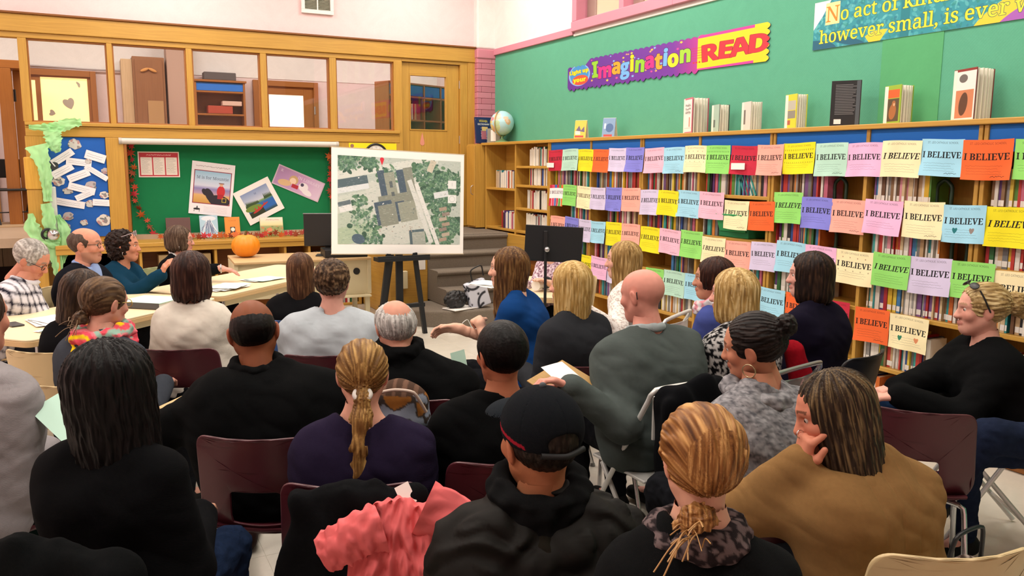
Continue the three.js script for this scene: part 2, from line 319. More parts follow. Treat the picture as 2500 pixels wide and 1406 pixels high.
  part('plaster', bx(-3.2, 5.3, 0, 2.96, -13.15, -13, 0), M.paleWall, cw); part('plaster', bx(-3.2, 5.3, 2.96, 4.1, -13.12, -12.99, 0), M.white, cw);
  part('side', bx(-3.35, -3.2, 0, 4.1, -13.15, -10.1, 0), M.paleWall, cw); part('side', bx(5.3, 5.45, 0, 4.1, -13.15, -10, 0), M.paleWall, cw);
  part('column', bx(1.13, 1.41, HF, 4.1, -12.99, -12.7, 0.01), std(0xb79a8a, 0.9), cw);
  const fc = struct('floor_corridor'); part('slab', bx(-3.2, 5.3, HF - 0.1, HF, -13, -10.12, 0), std(0xb59e86, 0.5, { map: mottleTex }), fc);
  // the corridor floor stops short at the opening on the left: the steps there start from a boarded riser
  const cc = struct('ceiling_corridor'); part('slab', bx(-3.35, 5.45, 4.1, 4.2, -13.15, -10.1, 0), M.ceiling, cc);
  const pipe = single('conduit_pipe', tube([[-3, 2.965, -12.95], [-1.3, 2.97, -12.95], [-0.5, 2.968, -12.95], [0.2, 2.955, -12.95], [0.68, 2.96, -12.95]], 0.013, 40, 6), std(0xa9a0a0, 0.6), 'thin grey conduit along corridor wall', 'pipe');
  const lens = std(0xffffff, 0.6, { emissive: new THREE.Color(LAMP_COLOUR), emissiveIntensity: 1.6 });
  for (const x of [-1.6, 0.4, 2.4, 4.3]) {
    const t = thing('corridor_light', `corridor ceiling lamp behind ${x < -1 ? 'the left opening' : x < 1 ? 'the first window' : x < 3 ? 'the fourth window' : 'the oak door'}`, 'light', [x, 4.1, -11.4], 0, 'corridor lamps');
    part('frame', bx(-0.64, 0.64, -0.03, 0, -0.17, 0.17, 0.004), M.whiteMetal, t); part('lamp_lens', bx(-0.6, 0.6, -0.045, -0.03, -0.14, 0.14, 0), lens, t);
    const l = new THREE.RectAreaLight(LAMP_COLOUR, CORRIDOR_LIGHT, 1.2, 0.28); l.position.set(0, -0.06, 0); l.rotation.x = -Math.PI / 2; l.name = 'lamp'; t.add(l);
  }
}
// ------------------------------------------------------------------ in the corridor
{
  const cz = -12.99;
  const lit = (c, e) => std(c, 0.6, { emissive: new THREE.Color(c), emissiveIntensity: e });
  const doorSet = (n, label, x0, x1, y1, px0, px1, py1, glow) => {
    const d = struct(n, label);
    part('frame', [bx(x0, x0 + 0.07, HF, y1, cz, cz + 0.08, 0.004), bx(x1 - 0.07, x1, HF, y1, cz, cz + 0.08, 0.004), bx(x0 + 0.07, x1 - 0.07, y1 - 0.08, y1, cz, cz + 0.08, 0.004)], M.doorOak, d);
    part('leaf', [bx(x0 + 0.07, px0, HF, y1 - 0.08, cz, cz + 0.04, 0.003), bx(px1, x1 - 0.07, HF, y1 - 0.08, cz, cz + 0.04, 0.003), bx(px0, px1, py1, y1 - 0.08, cz, cz + 0.04, 0.003), bx(px0, px1, HF, 2.0, cz, cz + 0.04, 0.003)], M.doorOak, d);
    part('lit_window', bx(px0, px1, 2.0, py1, cz + 0.005, cz + 0.015, 0), glow, d); return d;
  };
  const d2 = doorSet('door_2', 'corridor door with warm lit frosted pane', -0.62, 0.24, 2.93, -0.43, 0.13, 2.83, lit(0xffe79a, 0.75));
  part('side_light', bx(-0.545, -0.49, 1.6, 2.78, cz + 0.045, cz + 0.05, 0), lit(0xffe2a0, 0.6), d2);
  const heart = (() => { const s = new THREE.Shape(); s.moveTo(0, -0.09); s.bezierCurveTo(-0.12, 0, -0.06, 0.1, 0, 0.04); s.bezierCurveTo(0.06, 0.1, 0.12, 0, 0, -0.09); return new THREE.ExtrudeGeometry(s, { depth: 0.002, bevelEnabled: false }); })();
  part('paper_shape', heart, std(0xb9b0a0, 0.9), d2, [-0.11, 2.5, cz + 0.017], [0, 0, 0.3]); part('paper_shape', heart, std(0xb9b0a0, 0.9), d2, [-0.32, 2.36, cz + 0.017], [0, 0, 1.3]); part('paper_shape', heart, std(0xb9b0a0, 0.9), d2, [0.02, 2.75, cz + 0.017], [0, 0, 2]);
  d2.children.slice(-3).forEach((o, i) => o.scale.set(i ? 0.6 : 1, i === 2 ? 0.25 : i ? 0.5 : 1, 1));
  const d3 = doorSet('door_3', 'corridor door with bright white pane', 2.33, 3.3, 2.93, 2.56, 3.08, 2.73, lit(0xfff6e4, 0.9));
  part('hinge', rod([3.24, 2.45, cz + 0.08], [3.24, 2.57, cz + 0.08], 0.012), M.steel, d3);
  const d4 = struct('door_4', 'dark oak door jamb seen through the left opening');
  part('jamb', [bx(-0.86, -0.72, HF, 2.85, -12.4, -12.2, 0.005), bx(-0.72, -0.56, HF, 2.85, -12.6, -12.5, 0.005), bx(-0.86, -0.56, 2.85, 2.95, -12.6, -12.2, 0.005)], M.doorOak, d4);
  part('hinge', rod([-0.7, 2.45, -12.3], [-0.7, 2.6, -12.3], 0.014), M.blackMetal, d4);
  const d5 = struct('door_5', 'pale wooden door with lever at the picture edge');
  part('leaf', bx(-1.75, -1.0, HF, 2.85, -12.99, -12.94, 0.004), std(0xb98a57, 0.5, { map: woodTex }), d5);
  part('plate', bx(-1.07, -1.03, 1.72, 1.98, -12.94, -12.93, 0.003), M.steel, d5); part('lever', tube([[-1.05, 1.84, -12.93], [-1.05, 1.84, -12.87], [-1.0, 1.82, -12.87], [-0.96, 1.8, -12.87]], 0.012), M.chrome, d5);
  // tall cabinet with antler-like paper bow
  const cb = thing('tall_cabinet', 'tall brown cabinet behind the second window', 'cabinet', [0.89, HF, -12.82]);
  part('body', bx(-0.2, 0.21, 0, 2.24, -0.17, 0.15, 0.008), std(0x9a6a45, 0.5, { map: woodTex }), cb); part('side_panel', bx(-0.34, -0.2, 0, 2.2, -0.17, 0.12, 0.008), std(0xd2b48c, 0.6, { map: woodTex }), cb);
  part('door', bx(-0.17, 0.18, 0.1, 1.15, 0.15, 0.17, 0.006), std(0x8a5a34, 0.5, { map: woodTex }), cb);
  part('door', bx(-0.17, 0.18, 1.2, 2.2, 0.15, 0.17, 0.006), std(0x94643f, 0.5, { map: woodTex }), cb);
  part('paper_bow', [ell3([-0.05, 2.06, 0.19], 0.06, 0.02, 0.01, 0.4), ell3([0.05, 2.06, 0.19], 0.06, 0.02, 0.01, -0.4)], std(0xc98f4f, 0.8), cb);
  const poster = single('notice_paper', bx(0.86, 1.06, 2.22, 2.55, -12.645, -12.64, 0), std(0xb08a5c, 0.8), 'tan notice taped to the brown cabinet', 'paper');
  // small corridor bookcase
  const bk = thing('corridor_bookcase', 'corridor bookcase with blue top strip behind third window', 'bookcase', [1.84, HF, -12.85]);
  part('side', bx(-0.36, -0.33, 0, 1.95, -0.13, 0.13), M.doorOak, bk); part('side', bx(0.31, 0.34, 0, 1.95, -0.13, 0.13), M.doorOak, bk); part('top', bx(-0.38, 0.36, 1.95, 1.98, -0.14, 0.15), M.doorOak, bk);
  part('back', bx(-0.33, 0.31, 0, 1.95, -0.13, -0.12, 0), M.oakDark, bk); part('strip', bx(-0.33, 0.31, 1.83, 1.94, 0.11, 0.118, 0), M.bluePaper, bk, null, null, 'blue paper strip');
  for (const y of [1.8, 1.48, 1.1, 0.7, 0.3]) part('shelf', bx(-0.33, 0.31, y, y + 0.025, -0.12, 0.13), M.doorOak, bk);
  single('document_box', bx(1.62, 2.06, 2.88, 2.99, -12.93, -12.72, 0.01), std(0x54504f, 0.7), 'dark grey box lying on corridor bookcase', 'box');
  single('red_folder_box', bx(1.66, 2.0, HF + 1.51, HF + 1.62, -12.95, -12.75, 0.006), std(0xb0452f, 0.7), 'red and orange box on corridor bookcase shelf', 'box', null, [0, 0, 0]);
  single('white_book_box', bx(1.86, 2.13, HF + 1.625, HF + 1.69, -12.94, -12.74, 0.006), std(0xd8b8a8, 0.7), 'pale box resting on the red box in corridor bookcase', 'box');
  single('clear_bag', bagGeo(0.17, 0.14, 0.1, 3), std(0xa9acac, 0.35), 'crinkled grey bag on lower corridor bookcase shelf', 'bag', [1.75, HF + 1.19, -12.83]);
  // side bookcase at the right end, seen through the last window and the door light
  const sb = thing('side_bookcase', 'oak bookcase with blue strips behind the door window', 'bookcase', [4.0, HF, -11.2], 0.42);
  for (const x of [-0.32, 0.02, 0.36, 0.7, 1.04]) part('upright', bx(x - 0.012, x + 0.012, 0, 1.92, -0.14, 0.14), M.doorOak, sb);
  for (const y of [1.9, 1.72, 1.4, 1.05, 0.7, 0.35]) part('shelf', bx(-0.32, 1.04, y, y + 0.024, -0.14, 0.14), M.doorOak, sb);
  part('back', bx(-0.32, 1.04, 0, 1.9, -0.15, -0.14, 0), M.oakDark, sb);
  for (const x of [-0.3, 0.04, 0.38, 0.72]) part('strip', bx(x, x + 0.3, 1.75, 1.89, 0.12, 0.127, 0), M.bluePaper, sb, null, null, 'blue paper strip');
}
function ell3(c, a, b, d, rz) { const g = new THREE.SphereGeometry(1, 12, 8); return xf(g, { s: [a, b, d], r: [0, 0, rz], t: c }); }
function bagGeo(w, h, d, s) {
  return net({ add: [ell([0, h * 0.5, 0], [w, h * 0.6, d], 0.02)], cut: [ell([0, -0.5, 0], [3, 0.5, 3], 0.01)], post: (v, x, y, z) => v + 0.012 * noise3(x * 22 + s, y * 22, z * 22) + 0.006 * Math.abs(noise3(x * 50, y * 50 + s, z * 50)) }, [-w - 0.03, -0.02, -d - 0.03], [w + 0.03, h * 1.1 + 0.04, d + 0.03], Math.max(w, h) / 16);
}
// ------------------------------------------------------------------ printed textures
const ctxText = (g, s, x, y, size, font = 'serif', color = '#111', align = 'left', bold = true, maxW) => { g.font = (bold ? 'bold ' : '') + size + 'px ' + font; g.fillStyle = color; g.textAlign = align; g.textBaseline = 'alphabetic'; if (maxW) g.fillText(s, x, y, maxW); else g.fillText(s, x, y); };
function squiggle(g, r, x, y, w, n, color, lw = 1.5, amp = 5) { g.strokeStyle = color; g.lineWidth = lw; g.beginPath(); for (let i = 0; i <= n; i++) { const X = x + (w * i) / n, Y = y + (r() - 0.5) * amp; i ? g.lineTo(X, Y) : g.moveTo(X, Y); } g.stroke(); }
function star(g, x, y, R, c, rot = 0) { g.fillStyle = c; g.beginPath(); for (let i = 0; i < 10; i++) { const a = rot + (i * Math.PI) / 5 - Math.PI / 2, q = i % 2 ? R * 0.45 : R; g.lineTo(x + Math.cos(a) * q, y + Math.sin(a) * q); } g.fill(); }
const sheetTex = [0, 1, 2, 3, 4, 5].map((v) => canvasTex(420, 330, (g, w, h) => {
  const r = rng(100 + v); g.fillStyle = '#ffffff'; g.fillRect(0, 0, w, h);
  ctxText(g, 'ST. LEO CATHOLIC SCHOOL', w / 2, 40, 25, 'sans-serif', 'rgba(30,30,40,0.62)', 'center', false, w * 0.86);
  if (v === 3) g.transform(1, 0, -0.22, 1, 40, 0);
  ctxText(g, 'I BELIEVE', 14, 166, 76, 'serif', v === 2 ? '#08080a' : '#151518', 'left', true, w - 26); ctxText(g, 'I BELIEVE', 15.5, 166, 76, 'serif', '#151518', 'left', true, w - 26);
  g.setTransform(1, 0, 0, 1, 0, 0);
  const ink = 'rgba(50,50,60,0.4)';
  for (let i = 0; i < 3 + (v % 2); i++) squiggle(g, r, 30 + r() * 20, 215 + i * 22, 240 + r() * 90, 44, ink, 2, 7);
  if (v === 1) squiggle(g, r, 250, 300, 120, 18, 'rgba(10,10,20,0.8)', 3, 13);
  if (v === 2) for (let i = 0; i < 9; i++) { ctxText(g, ['♥', '*', '+'][i % 3] === '♥' ? 'v' : 'o', 30 + i * 42, i % 2 ? 78 : 205, 22, 'serif', i % 2 ? '#7a1a20' : '#1b1b1b'); }
  if (v === 4) { for (let i = 0; i < 14; i++) ctxText(g, 'Y', 20 + i * 28, 84, 24, 'sans-serif', 'rgba(30,50,40,0.75)'); for (let i = 0; i < 14; i++) ctxText(g, 'v', 20 + i * 28, 212, 20, 'sans-serif', 'rgba(30,60,40,0.75)'); }
  if (v === 5) { for (const [x, c] of [[130, '#2f8a83'], [300, '#e39a86']]) { g.fillStyle = c; g.beginPath(); g.moveTo(x, 250); g.bezierCurveTo(x - 44, 210, x - 18, 185, x, 206); g.bezierCurveTo(x + 18, 185, x + 44, 210, x, 250); g.fill(); } }
}));
const stripedTex = canvasTex(320, 330, (g, w, h) => { g.fillStyle = '#f4eeee'; g.fillRect(0, 0, w, h); ['#c22a3a', '#d8496a', '#3d64b0', '#c22a3a', '#5d9a4a', '#e26a2a'].forEach((c, i) => { g.fillStyle = c; g.fillRect(i * 55, 210, 48, 120); g.fillRect(i * 55, 0, 60, 50); }); ctxText(g, 'I BELIEVE', 8, 140, 64, 'serif', '#2a1a3a', 'left', true, w - 16); });
const SHEET = { crimson: 0xc01f3c, mint: 0xb3dcc9, yellow: 0xe8dc1a, orange: 0xe8642a, lavender: 0xcfc6e4, periwinkle: 0x7f80d8, pink: 0xeeb6cb, blue: 0x9fd6ec, cream: 0xf2e6b8, green: 0x8fd96c, salmon: 0xf2a99a, orchid: 0xe8b4d8, striped: 0xffffff };
const SHEETNAME = { blue: 'pale blue', green: 'lime green', pink: 'rose pink', orange: 'bright orange', yellow: 'bright yellow', mint: 'mint green', striped: 'red striped', lavender: 'pale lavender', orchid: 'orchid pink', crimson: 'crimson red', salmon: 'salmon pink', cream: 'cream yellow', periwinkle: 'periwinkle blue' };
const ORD = ['first', 'second', 'third', 'fourth', 'fifth', 'sixth', 'seventh', 'eighth', 'ninth', 'tenth', 'eleventh', 'twelfth', 'thirteenth', 'fourteenth', 'fifteenth', 'sixteenth', 'seventeenth', 'eighteenth', 'nineteenth', 'twentieth'];
const ord = (i) => ORD[i] || (i < 29 ? 'twenty-' + ORD[i - 20] : i === 29 ? 'thirtieth' : i < 39 ? 'thirty-' + ORD[i - 30] : 'fortieth');

// ------------------------------------------------------------------ bookcases along the right wall
const SX = 4.55, SHELVES = [0.08, 0.41, 0.775, 1.135, 1.475], BAYS = [-9.56, -8.73, -7.93, -7.09, -6.23, -5.43, -4.61, -3.77, -2.99, -2.17];
{
  const top = thing('long_shelf', 'long oak top board running over the bookcases', 'shelf');
  part('board', bx(4.52, 4.85, 1.942, 1.975, -9.62, -1.3, 0.006), M.oak, top);
  const specs = [['oak corner bookcase with open shelves beside the steps', 0, 2], ['oak bookcase behind the music stand', 2, 4], ['oak bookcase with papers behind the lace sleeved woman', 4, 6], ['oak bookcase with papers behind the navy sweater woman', 6, 8], ['oak bookcase at the right picture edge', 8, 9]];
  specs.forEach(([label, a, b], u) => {
    const c = thing('bookcase', label, 'bookcase', [0, 0, 0], 0, 'bookcases along the right wall'), z0 = BAYS[a], z1 = BAYS[b] ?? -1.3, y0 = u ? 0 : 0.88;
    part('back', bx(4.835, 4.848, y0, 1.94, z0, z1, 0), M.oak, c);
    part('side', bx(SX, 4.835, y0, 1.942, z0 + 0.004, z0 + 0.03), M.oak, c); part('side', bx(SX, 4.835, y0, 1.942, z1 - 0.03, z1 - 0.004), M.oak, c);
    for (let i = a + 1; i < b; i++) part('upright', bx(SX, 4.835, y0, 1.942, BAYS[i] - 0.014, BAYS[i] + 0.014), M.oak, c);
    for (let i = a; i < b; i++) {
      const s0 = BAYS[i] + (i === a ? 0.03 : 0.014), s1 = BAYS[i + 1] - (i === b - 1 ? 0.03 : 0.014);
      const ys = u ? SHELVES : i === 0 ? [0.93, 1.42] : [0.93, 1.2, 1.47, 1.69];
      for (const y of ys) part('shelf', bx(SX + 0.005, 4.835, y - 0.028, y, s0, s1), M.oak, c);
      if (u) part('paper_strip', bx(SX + 0.012, SX + 0.016, 1.79, 1.94, s0, s1, 0), M.bluePaper, c, null, null, 'blue paper strip under the top board');
    }
    if (!u) { part('plinth', bx(4.53, 4.835, 0.62, 0.88, z0, z1, 0.01), M.oak, c); part('base', bx(4.6, 4.835, 0.0, 0.62, z0, z1, 0.004), M.doorOak, c); }
    else part('kick_board', bx(SX + 0.03, 4.835, 0, 0.06, z0 + 0.03, z1 - 0.03), M.doorOak, c);
  });
  const cab = thing('corner_cabinet', 'narrow oak cupboard with wire handle beside the map', 'cabinet', [4.57, 0.9, -9.72]);
  part('body', bx(-0.13, 0.27, 0, 1.06, -0.14, 0.12, 0.005), M.oak, cab); const cd = part('door', bx(-0.15, -0.13, 0.02, 1.04, -0.12, 0.12, 0.004), M.oak, cab);
  part('handle', tube([[-0.15, 0.42, 0.08], [-0.18, 0.44, 0.08], [-0.18, 0.52, 0.08], [-0.15, 0.54, 0.08]], 0.005), M.steel, cd);
  // the sheets
  const rows = [
    [[-7.91, 0.30, 'crimson'], [-7.61, 0.31, 'mint'], [-7.30, 0.29, 'yellow'], [-7.01, 0.27, 'orange'], [-6.74, 0.29, 'lavender'], [-6.45, 0.28, 'periwinkle'], [-6.16, 0.28, 'pink'], [-5.88, 0.28, 'blue'], [-5.60, 0.28, 'cream'], [-5.32, 0.28, 'green'], [-5.03, 0.29, 'crimson'], [-4.74, 0.26, 'salmon'], [-4.48, 0.29, 'yellow'], [-4.18, 0.27, 'mint'], [-3.91, 0.27, 'orchid'], [-3.64, 0.28, 'cream'], [-3.36, 0.27, 'blue'], [-3.09, 0.29, 'orange'], [-2.79, 0.27, 'green']],
    [[-7.87, 0.28, 'striped'], [-7.59, 0.27, 'green'], [-7.31, 0.27, 'cream'], [-7.05, 0.27, 'lavender'], [-6.78, 0.27, 'periwinkle'], [-6.50, 0.29, 'salmon'], [-6.21, 0.27, 'lavender'], [-5.94, 0.28, 'yellow'], [-5.67, 0.29, 'blue'], [-5.38, 0.29, 'pink'], [-5.08, 0.27, 'cream', -0.05], [-4.80, 0.26, 'orange', -0.05], [-4.55, 0.27, 'green', 0.02], [-4.28, 0.27, 'periwinkle'], [-4.01, 0.27, 'salmon'], [-3.74, 0.28, 'orchid'], [-3.45, 0.27, 'cream'], [-3.18, 0.26, 'blue'], [-2.92, 0.28, 'yellow']],
    [[-7.85, 0.31, 'salmon'], [-7.54, 0.27, 'periwinkle'], [-7.27, 0.24, 'lavender'], [-7.04, 0.27, 'blue'], [-6.76, 0.27, 'yellow'], [-6.49, 0.29, 'salmon'], [-6.19, 0.29, 'yellow'], [-5.90, 0.29, 'pink'], [-5.61, 0.28, 'green'], [-5.33, 0.28, 'cream', -0.03], [-5.05, 0.28, 'salmon', -0.03], [-4.76, 0.26, 'lavender', -0.02], [-4.50, 0.28, 'blue'], [-4.22, 0.27, 'orchid'], [-3.95, 0.30, 'cream'], [-3.65, 0.27, 'green'], [-3.38, 0.28, 'lavender'], [-3.10, 0.26, 'green', 0.01], [-2.84, 0.26, 'cream', -0.02]],
    [[-7.29, 0.28, 'yellow'], [-7.01, 0.28, 'orchid'], [-6.73, 0.28, 'lavender'], [-6.09, 0.26, 'green'], [-5.83, 0.29, 'mint'], [-5.53, 0.26, 'blue'], [-4.93, 0.26, 'cream'], [-4.67, 0.28, 'blue', 0.01], [-4.38, 0.24, 'orange'], [-4.02, 0.21, 'crimson'], [-3.76, 0.26, 'orange'], [-3.49, 0.27, 'cream', -0.01]]];
  const tops = [1.862, 1.49, 1.155, 0.79], mats = {}, rowName = ['top', 'second', 'third', 'lowest'], kick = { '0-8': 2, '0-9': 4, '1-1': 4, '3-11': 5, '0-16': 1, '2-14': 2, '0-15': 3, '1-17': 5, '2-11': 0, '0-12': 4 };
  rows.forEach((row, r) => row.forEach(([z, w, c, dy = 0], i) => {
    const h = 0.222 + 0.006 * Math.sin(i * 3.1 + r), v = kick[r + '-' + i] ?? [0, 1, 0, 3, 0, 1][(i * 5 + r * 3) % 6] , key = c + v;
    mats[key] ||= std(SHEET[c], 0.85, { map: c === 'striped' ? stripedTex : sheetTex[v], side: THREE.DoubleSide });
    const g = new THREE.PlaneGeometry(w + 0.004, h, 10, 6), p = g.attributes.position, s = r * 20 + i;
    for (let k = 0; k < p.count; k++) { const x = p.getX(k), y = p.getY(k), t = 0.5 - y / h; p.setZ(k, 0.006 + 0.012 * t * t * (1 + noise3(s, x * 5, 1)) + 0.004 * noise3(x * 9 + s, y * 7, 3)); p.setY(k, y + 0.003 * Math.sin(x * 14 + s)); }
    g.computeVertexNormals();
    const o = single('paper_sheet', g, mats[key], `${SHEETNAME[c]} I BELIEVE sheet, ${ord(i)} from left in ${rowName[r]} paper row`, 'paper', [SX - 0.008 - (i % 2) * 0.003, tops[r] + dy - h / 2 + 0.006 * Math.sin(i * 1.7), z + w / 2], [0, -Math.PI / 2, 0.012 * Math.sin(i * 2.3 + r)], 'I BELIEVE sheets hung along the bookcases');
  }));
  // little white slips stuck on the two crimson sheets
  for (const [z, n] of [[-7.84, 'first'], [-4.93, 'eleventh']]) single('white_slip', cbx(0, 0, 0, 0.002, 0.05, 0.15, 0), M.paper, `small white slip stuck on the ${n} top row sheet`, 'paper', [SX - 0.034, 1.70, z]);
}
// ------------------------------------------------------------------ books on the shelves
{
  const cols = { white: [0xe8e4da, 0xdedad0], grey: [0x9a9a98, 0x77797c], red: [0xa8242c, 0xc23b34], blue: [0x2c4f94, 0x3d7ab0], teal: [0x2f8f92, 0x3fa6a0], green: [0x2f6b3a, 0x5b8f3c], yellow: [0xd9b02a, 0xe2c94c], orange: [0xcf6a26, 0xdd8a3c], brown: [0x6a4a32, 0x8a6a4a], black: [0x1d1d20, 0x2b2a2e], purple: [0x5a3672, 0x7d5590], pink: [0xc86a86, 0xd993a2], tan: [0xc0a27a, 0xd2bb92] };
  const names = Object.keys(cols), bm = {}; for (const n of names) bm[n] = cols[n].map((c) => std(c, 0.55));
  const weights = ['white', 'white', 'white', 'grey', 'grey', 'red', 'red', 'blue', 'blue', 'teal', 'green', 'yellow', 'orange', 'brown', 'brown', 'black', 'purple', 'pink', 'tan', 'tan'];
  const r = rng(2024), stuff = [], made = [];
  const geoCache = {};
  const bookGeo = (t, h, d) => { const k = [t, h, d].join(); return (geoCache[k] ||= { cover: merge([bx(0, d, 0, h, -t / 2, -t / 2 + 0.0022, 0), bx(0, d, 0, h, t / 2 - 0.0022, t / 2, 0), bx(-0.0005, 0.003, 0, h, -t / 2, t / 2, 0)]), pages: bx(0.003, d - 0.004, 0.003, h - 0.003, -t / 2 + 0.0022, t / 2 - 0.0022, 0), tagg: bx(-0.0012, -0.0004, 0.012, 0.045, -t / 2 + 0.001, t / 2 - 0.001, 0) }); };
  const rowN = { 1.475: 'top', 1.135: 'second', 0.775: 'third', 0.41: 'fourth', 0.08: 'bottom' };
  const bayN = { 4: 'lace sleeve', 5: 'fifth', 6: 'third', 7: 'next to last', 8: 'last' };
  // [bay, shelf, start share, end share, individual]
  const fills = [];
  for (let b = 2; b <= 8; b++) for (const y of SHELVES) {
    if (y < 0.1 && b < 7) continue;
    if (b === 4 && y === 0.775) fills.push([b, y, 0.55, 0.86]); else if (b === 2 && y < 1.2) fills.push([b, y, 0.48, 0.97]); else if (b === 3 && y === 1.135) fills.push([b, y, 0.3, 0.9]);
    else if (b === 5 && y === 1.135) fills.push([b, y, 0.0, 0.22]);
    else if (b === 6 && y === 1.475) fills.push([b, y, 0.02, 0.62]); else if (b === 6) fills.push([b, y, 0.02, 0.56]);
    else if (b === 7 && y === 1.475) fills.push([b, y, 0.02, 0.6]); else if (b === 7 && y === 1.135) fills.push([b, y, 0.02, 0.74]); else if (b === 7 && y === 0.775) fills.push([b, y, 0.02, 0.97]); else if (b === 7) fills.push([b, y, 0.02, 0.7]);
    else fills.push([b, y, 0.03, 0.92]);
  }
  for (const f of fills.sort((p, q) => q[0] - p[0])) {
    const [b, y, s, e] = f, z0 = BAYS[b] + 0.03, L = BAYS[b + 1] - BAYS[b] - 0.06; let z = z0 + L * s, i = 0; const end = z0 + L * e;
    while (z < end - 0.012) {
      const t = [0.012, 0.016, 0.02, 0.026, 0.032][Math.floor(r() * 5)], h = [0.2, 0.22, 0.235, 0.25][Math.floor(r() * 4)], d = [0.15, 0.17, 0.19][Math.floor(r() * 3)];
      const cn = weights[Math.floor(r() * weights.length)], m = bm[cn][Math.floor(r() * 2)], G = bookGeo(t, h, d), x = SX + 0.035 + r() * 0.02, zc = z + t / 2;
      z += t + 0.0015 + (r() < 0.06 ? 0.015 : 0);
      if (made.length < 296 && b >= 6) {
        const o = thing('library_book', `${t < 0.02 ? 'thin' : 'thick'} ${cn} book, ${ord(i)} from left on ${rowN[y]} shelf of ${bayN[b]} bay`, 'book', [x, y, zc], 0, 'books in the right hand bookcases');
        part('cover', G.cover, m, o); part('pages', G.pages, M.pages, o); if (r() < 0.7) part('spine_label', G.tagg, M.paper, o);
        made.push(o);
      } else stuff.push([m, G.cover, x, y, zc], [M.pages, G.pages, x, y, zc]);
      i++;
    }
  }
  // left part of the wall, further away
  for (const [bay, y, s, e] of [[0, 1.42, 0.28, 0.98], [0, 0.93, 0.5, 0.98], [1, 1.69, 0.35, 0.97], [1, 1.47, 0.35, 0.95], [1, 1.2, 0.3, 0.92], [1, 0.93, 0.25, 0.95]]) {
    const z0 = BAYS[bay] + 0.03, L = BAYS[bay + 1] - BAYS[bay] - 0.06; let z = z0 + L * s;
    while (z < z0 + L * e - 0.012) { const t = 0.014 + Math.floor(r() * 3) * 0.008, h = 0.19 + Math.floor(r() * 3) * 0.015, G = bookGeo(t, Math.min(h, 0.215), 0.16), m = bm[weights[Math.floor(r() * 20)]][0]; stuff.push([m, G.cover, SX + 0.03 + r() * 0.02, y, z + t / 2], [M.pages, G.pages, SX + 0.035, y, z + t / 2]); z += t + 0.0015; }
  }
  // books in the low shelves under the tack board and in the side bookcase
  for (const [x0, x1, y, zf] of [[2.35, 2.62, 0.42, -9.72], [2.35, 2.9, 0.03, -9.72], [2.68, 2.86, 0.42, -9.72]]) for (let x = x0; x < x1;) { const t = 0.016 + Math.floor(r() * 3) * 0.007, G = bookGeo(t, 0.2 + Math.floor(r() * 3) * 0.02, 0.16), g = G.cover.clone(), q = G.pages.clone(); for (const k of [g, q]) k.applyMatrix4(new THREE.Matrix4().makeRotationY(Math.PI / 2)); stuff.push([bm[weights[Math.floor(r() * 20)]][0], g, x, y, zf], [M.pages, q, x, y, zf]); x += t + 0.002; }
  const q = new THREE.Matrix4();
  for (let k = 0; k < 2; k++) for (const xx of k ? [0.05] : [-0.29]) for (let x = xx; x < xx + 0.27;) { const t = 0.016 + Math.floor(r() * 3) * 0.008, G = bookGeo(t, 0.22, 0.16), c = Math.cos(0.42), s2 = Math.sin(0.42), wx = 4.0 + x * c + 0.1 * s2, wz = -11.2 - x * s2 + 0.1 * c, g = G.cover.clone(), p = G.pages.clone(); for (const h of [g, p]) h.applyMatrix4(q.makeRotationY(Math.PI / 2 + 0.42)); stuff.push([bm[['red', 'white', 'orange', 'grey', 'tan'][Math.floor(r() * 5)]][0], g, wx, HF + 1.424, wz], [M.pages, p, wx, HF + 1.424, wz]); x += t + 0.002; }
  const by = new Map(); for (const [m, g, x, y, z] of stuff) { if (!by.has(m)) by.set(m, []); by.get(m).push(g.clone().translate(x, y, z)); }
  const root = new THREE.Group(); root.name = 'packed_books'; scene.add(root); tag(root, 'rows of small book spines on the farther shelves', 'books', null, 'stuff');
  for (const [m, list] of by) { const o = part('book_spines', list, m, root); o.userData.kind = 'stuff'; }
  // dark green book ends and shelf props in the gaps
  const be = (z, y, n, label) => { const o = thing('book_end', label, 'book end', [SX + 0.1, y, z]); part('plate', bx(-0.06, 0.06, 0, 0.003, -0.06, 0.06, 0), std(0x1d3a2a, 0.5), o); part('arch', tube([[0, 0, 0.03], [0, 0.11, 0.03], [0, 0.15, 0], [0, 0.11, -0.03], [0, 0, -0.03]].map((p) => [p[0], p[1], p[2] * 1.6]), 0.012, 24, 6), std(0x1d3a2a, 0.5), o); };
  be(BAYS[0] + 0.36, 0.93, 0, 'dark green arched book end on low corner shelf'); be(BAYS[6] + 0.56, 1.475, 1, 'green book end on top shelf behind navy sweater woman'); be(BAYS[7] + 0.5, 1.475, 2, 'green book end under pale blue top row sheet'); be(BAYS[7] + 0.63, 1.135, 3, 'green book end on second shelf near last upright'); be(BAYS[6] + 0.5, 1.135, 4, 'green book end on second shelf under periwinkle sheet');
  const crate = thing('green_fabric_bin', 'green fabric bin on second shelf under cream sheet', 'bin', [SX + 0.16, 1.135, -5.03]);
  part('bin', bx(-0.12, 0.12, 0, 0.2, -0.17, 0.17, 0.01), std(0x1a7a4a, 0.8), crate); part('flap', xf(bx(-0.01, 0.0, 0, 0.15, -0.15, 0.15, 0.003), { r: [0, 0, 0.35], t: [-0.12, 0.05, 0] }), std(0x2f9a5c, 0.8), crate);
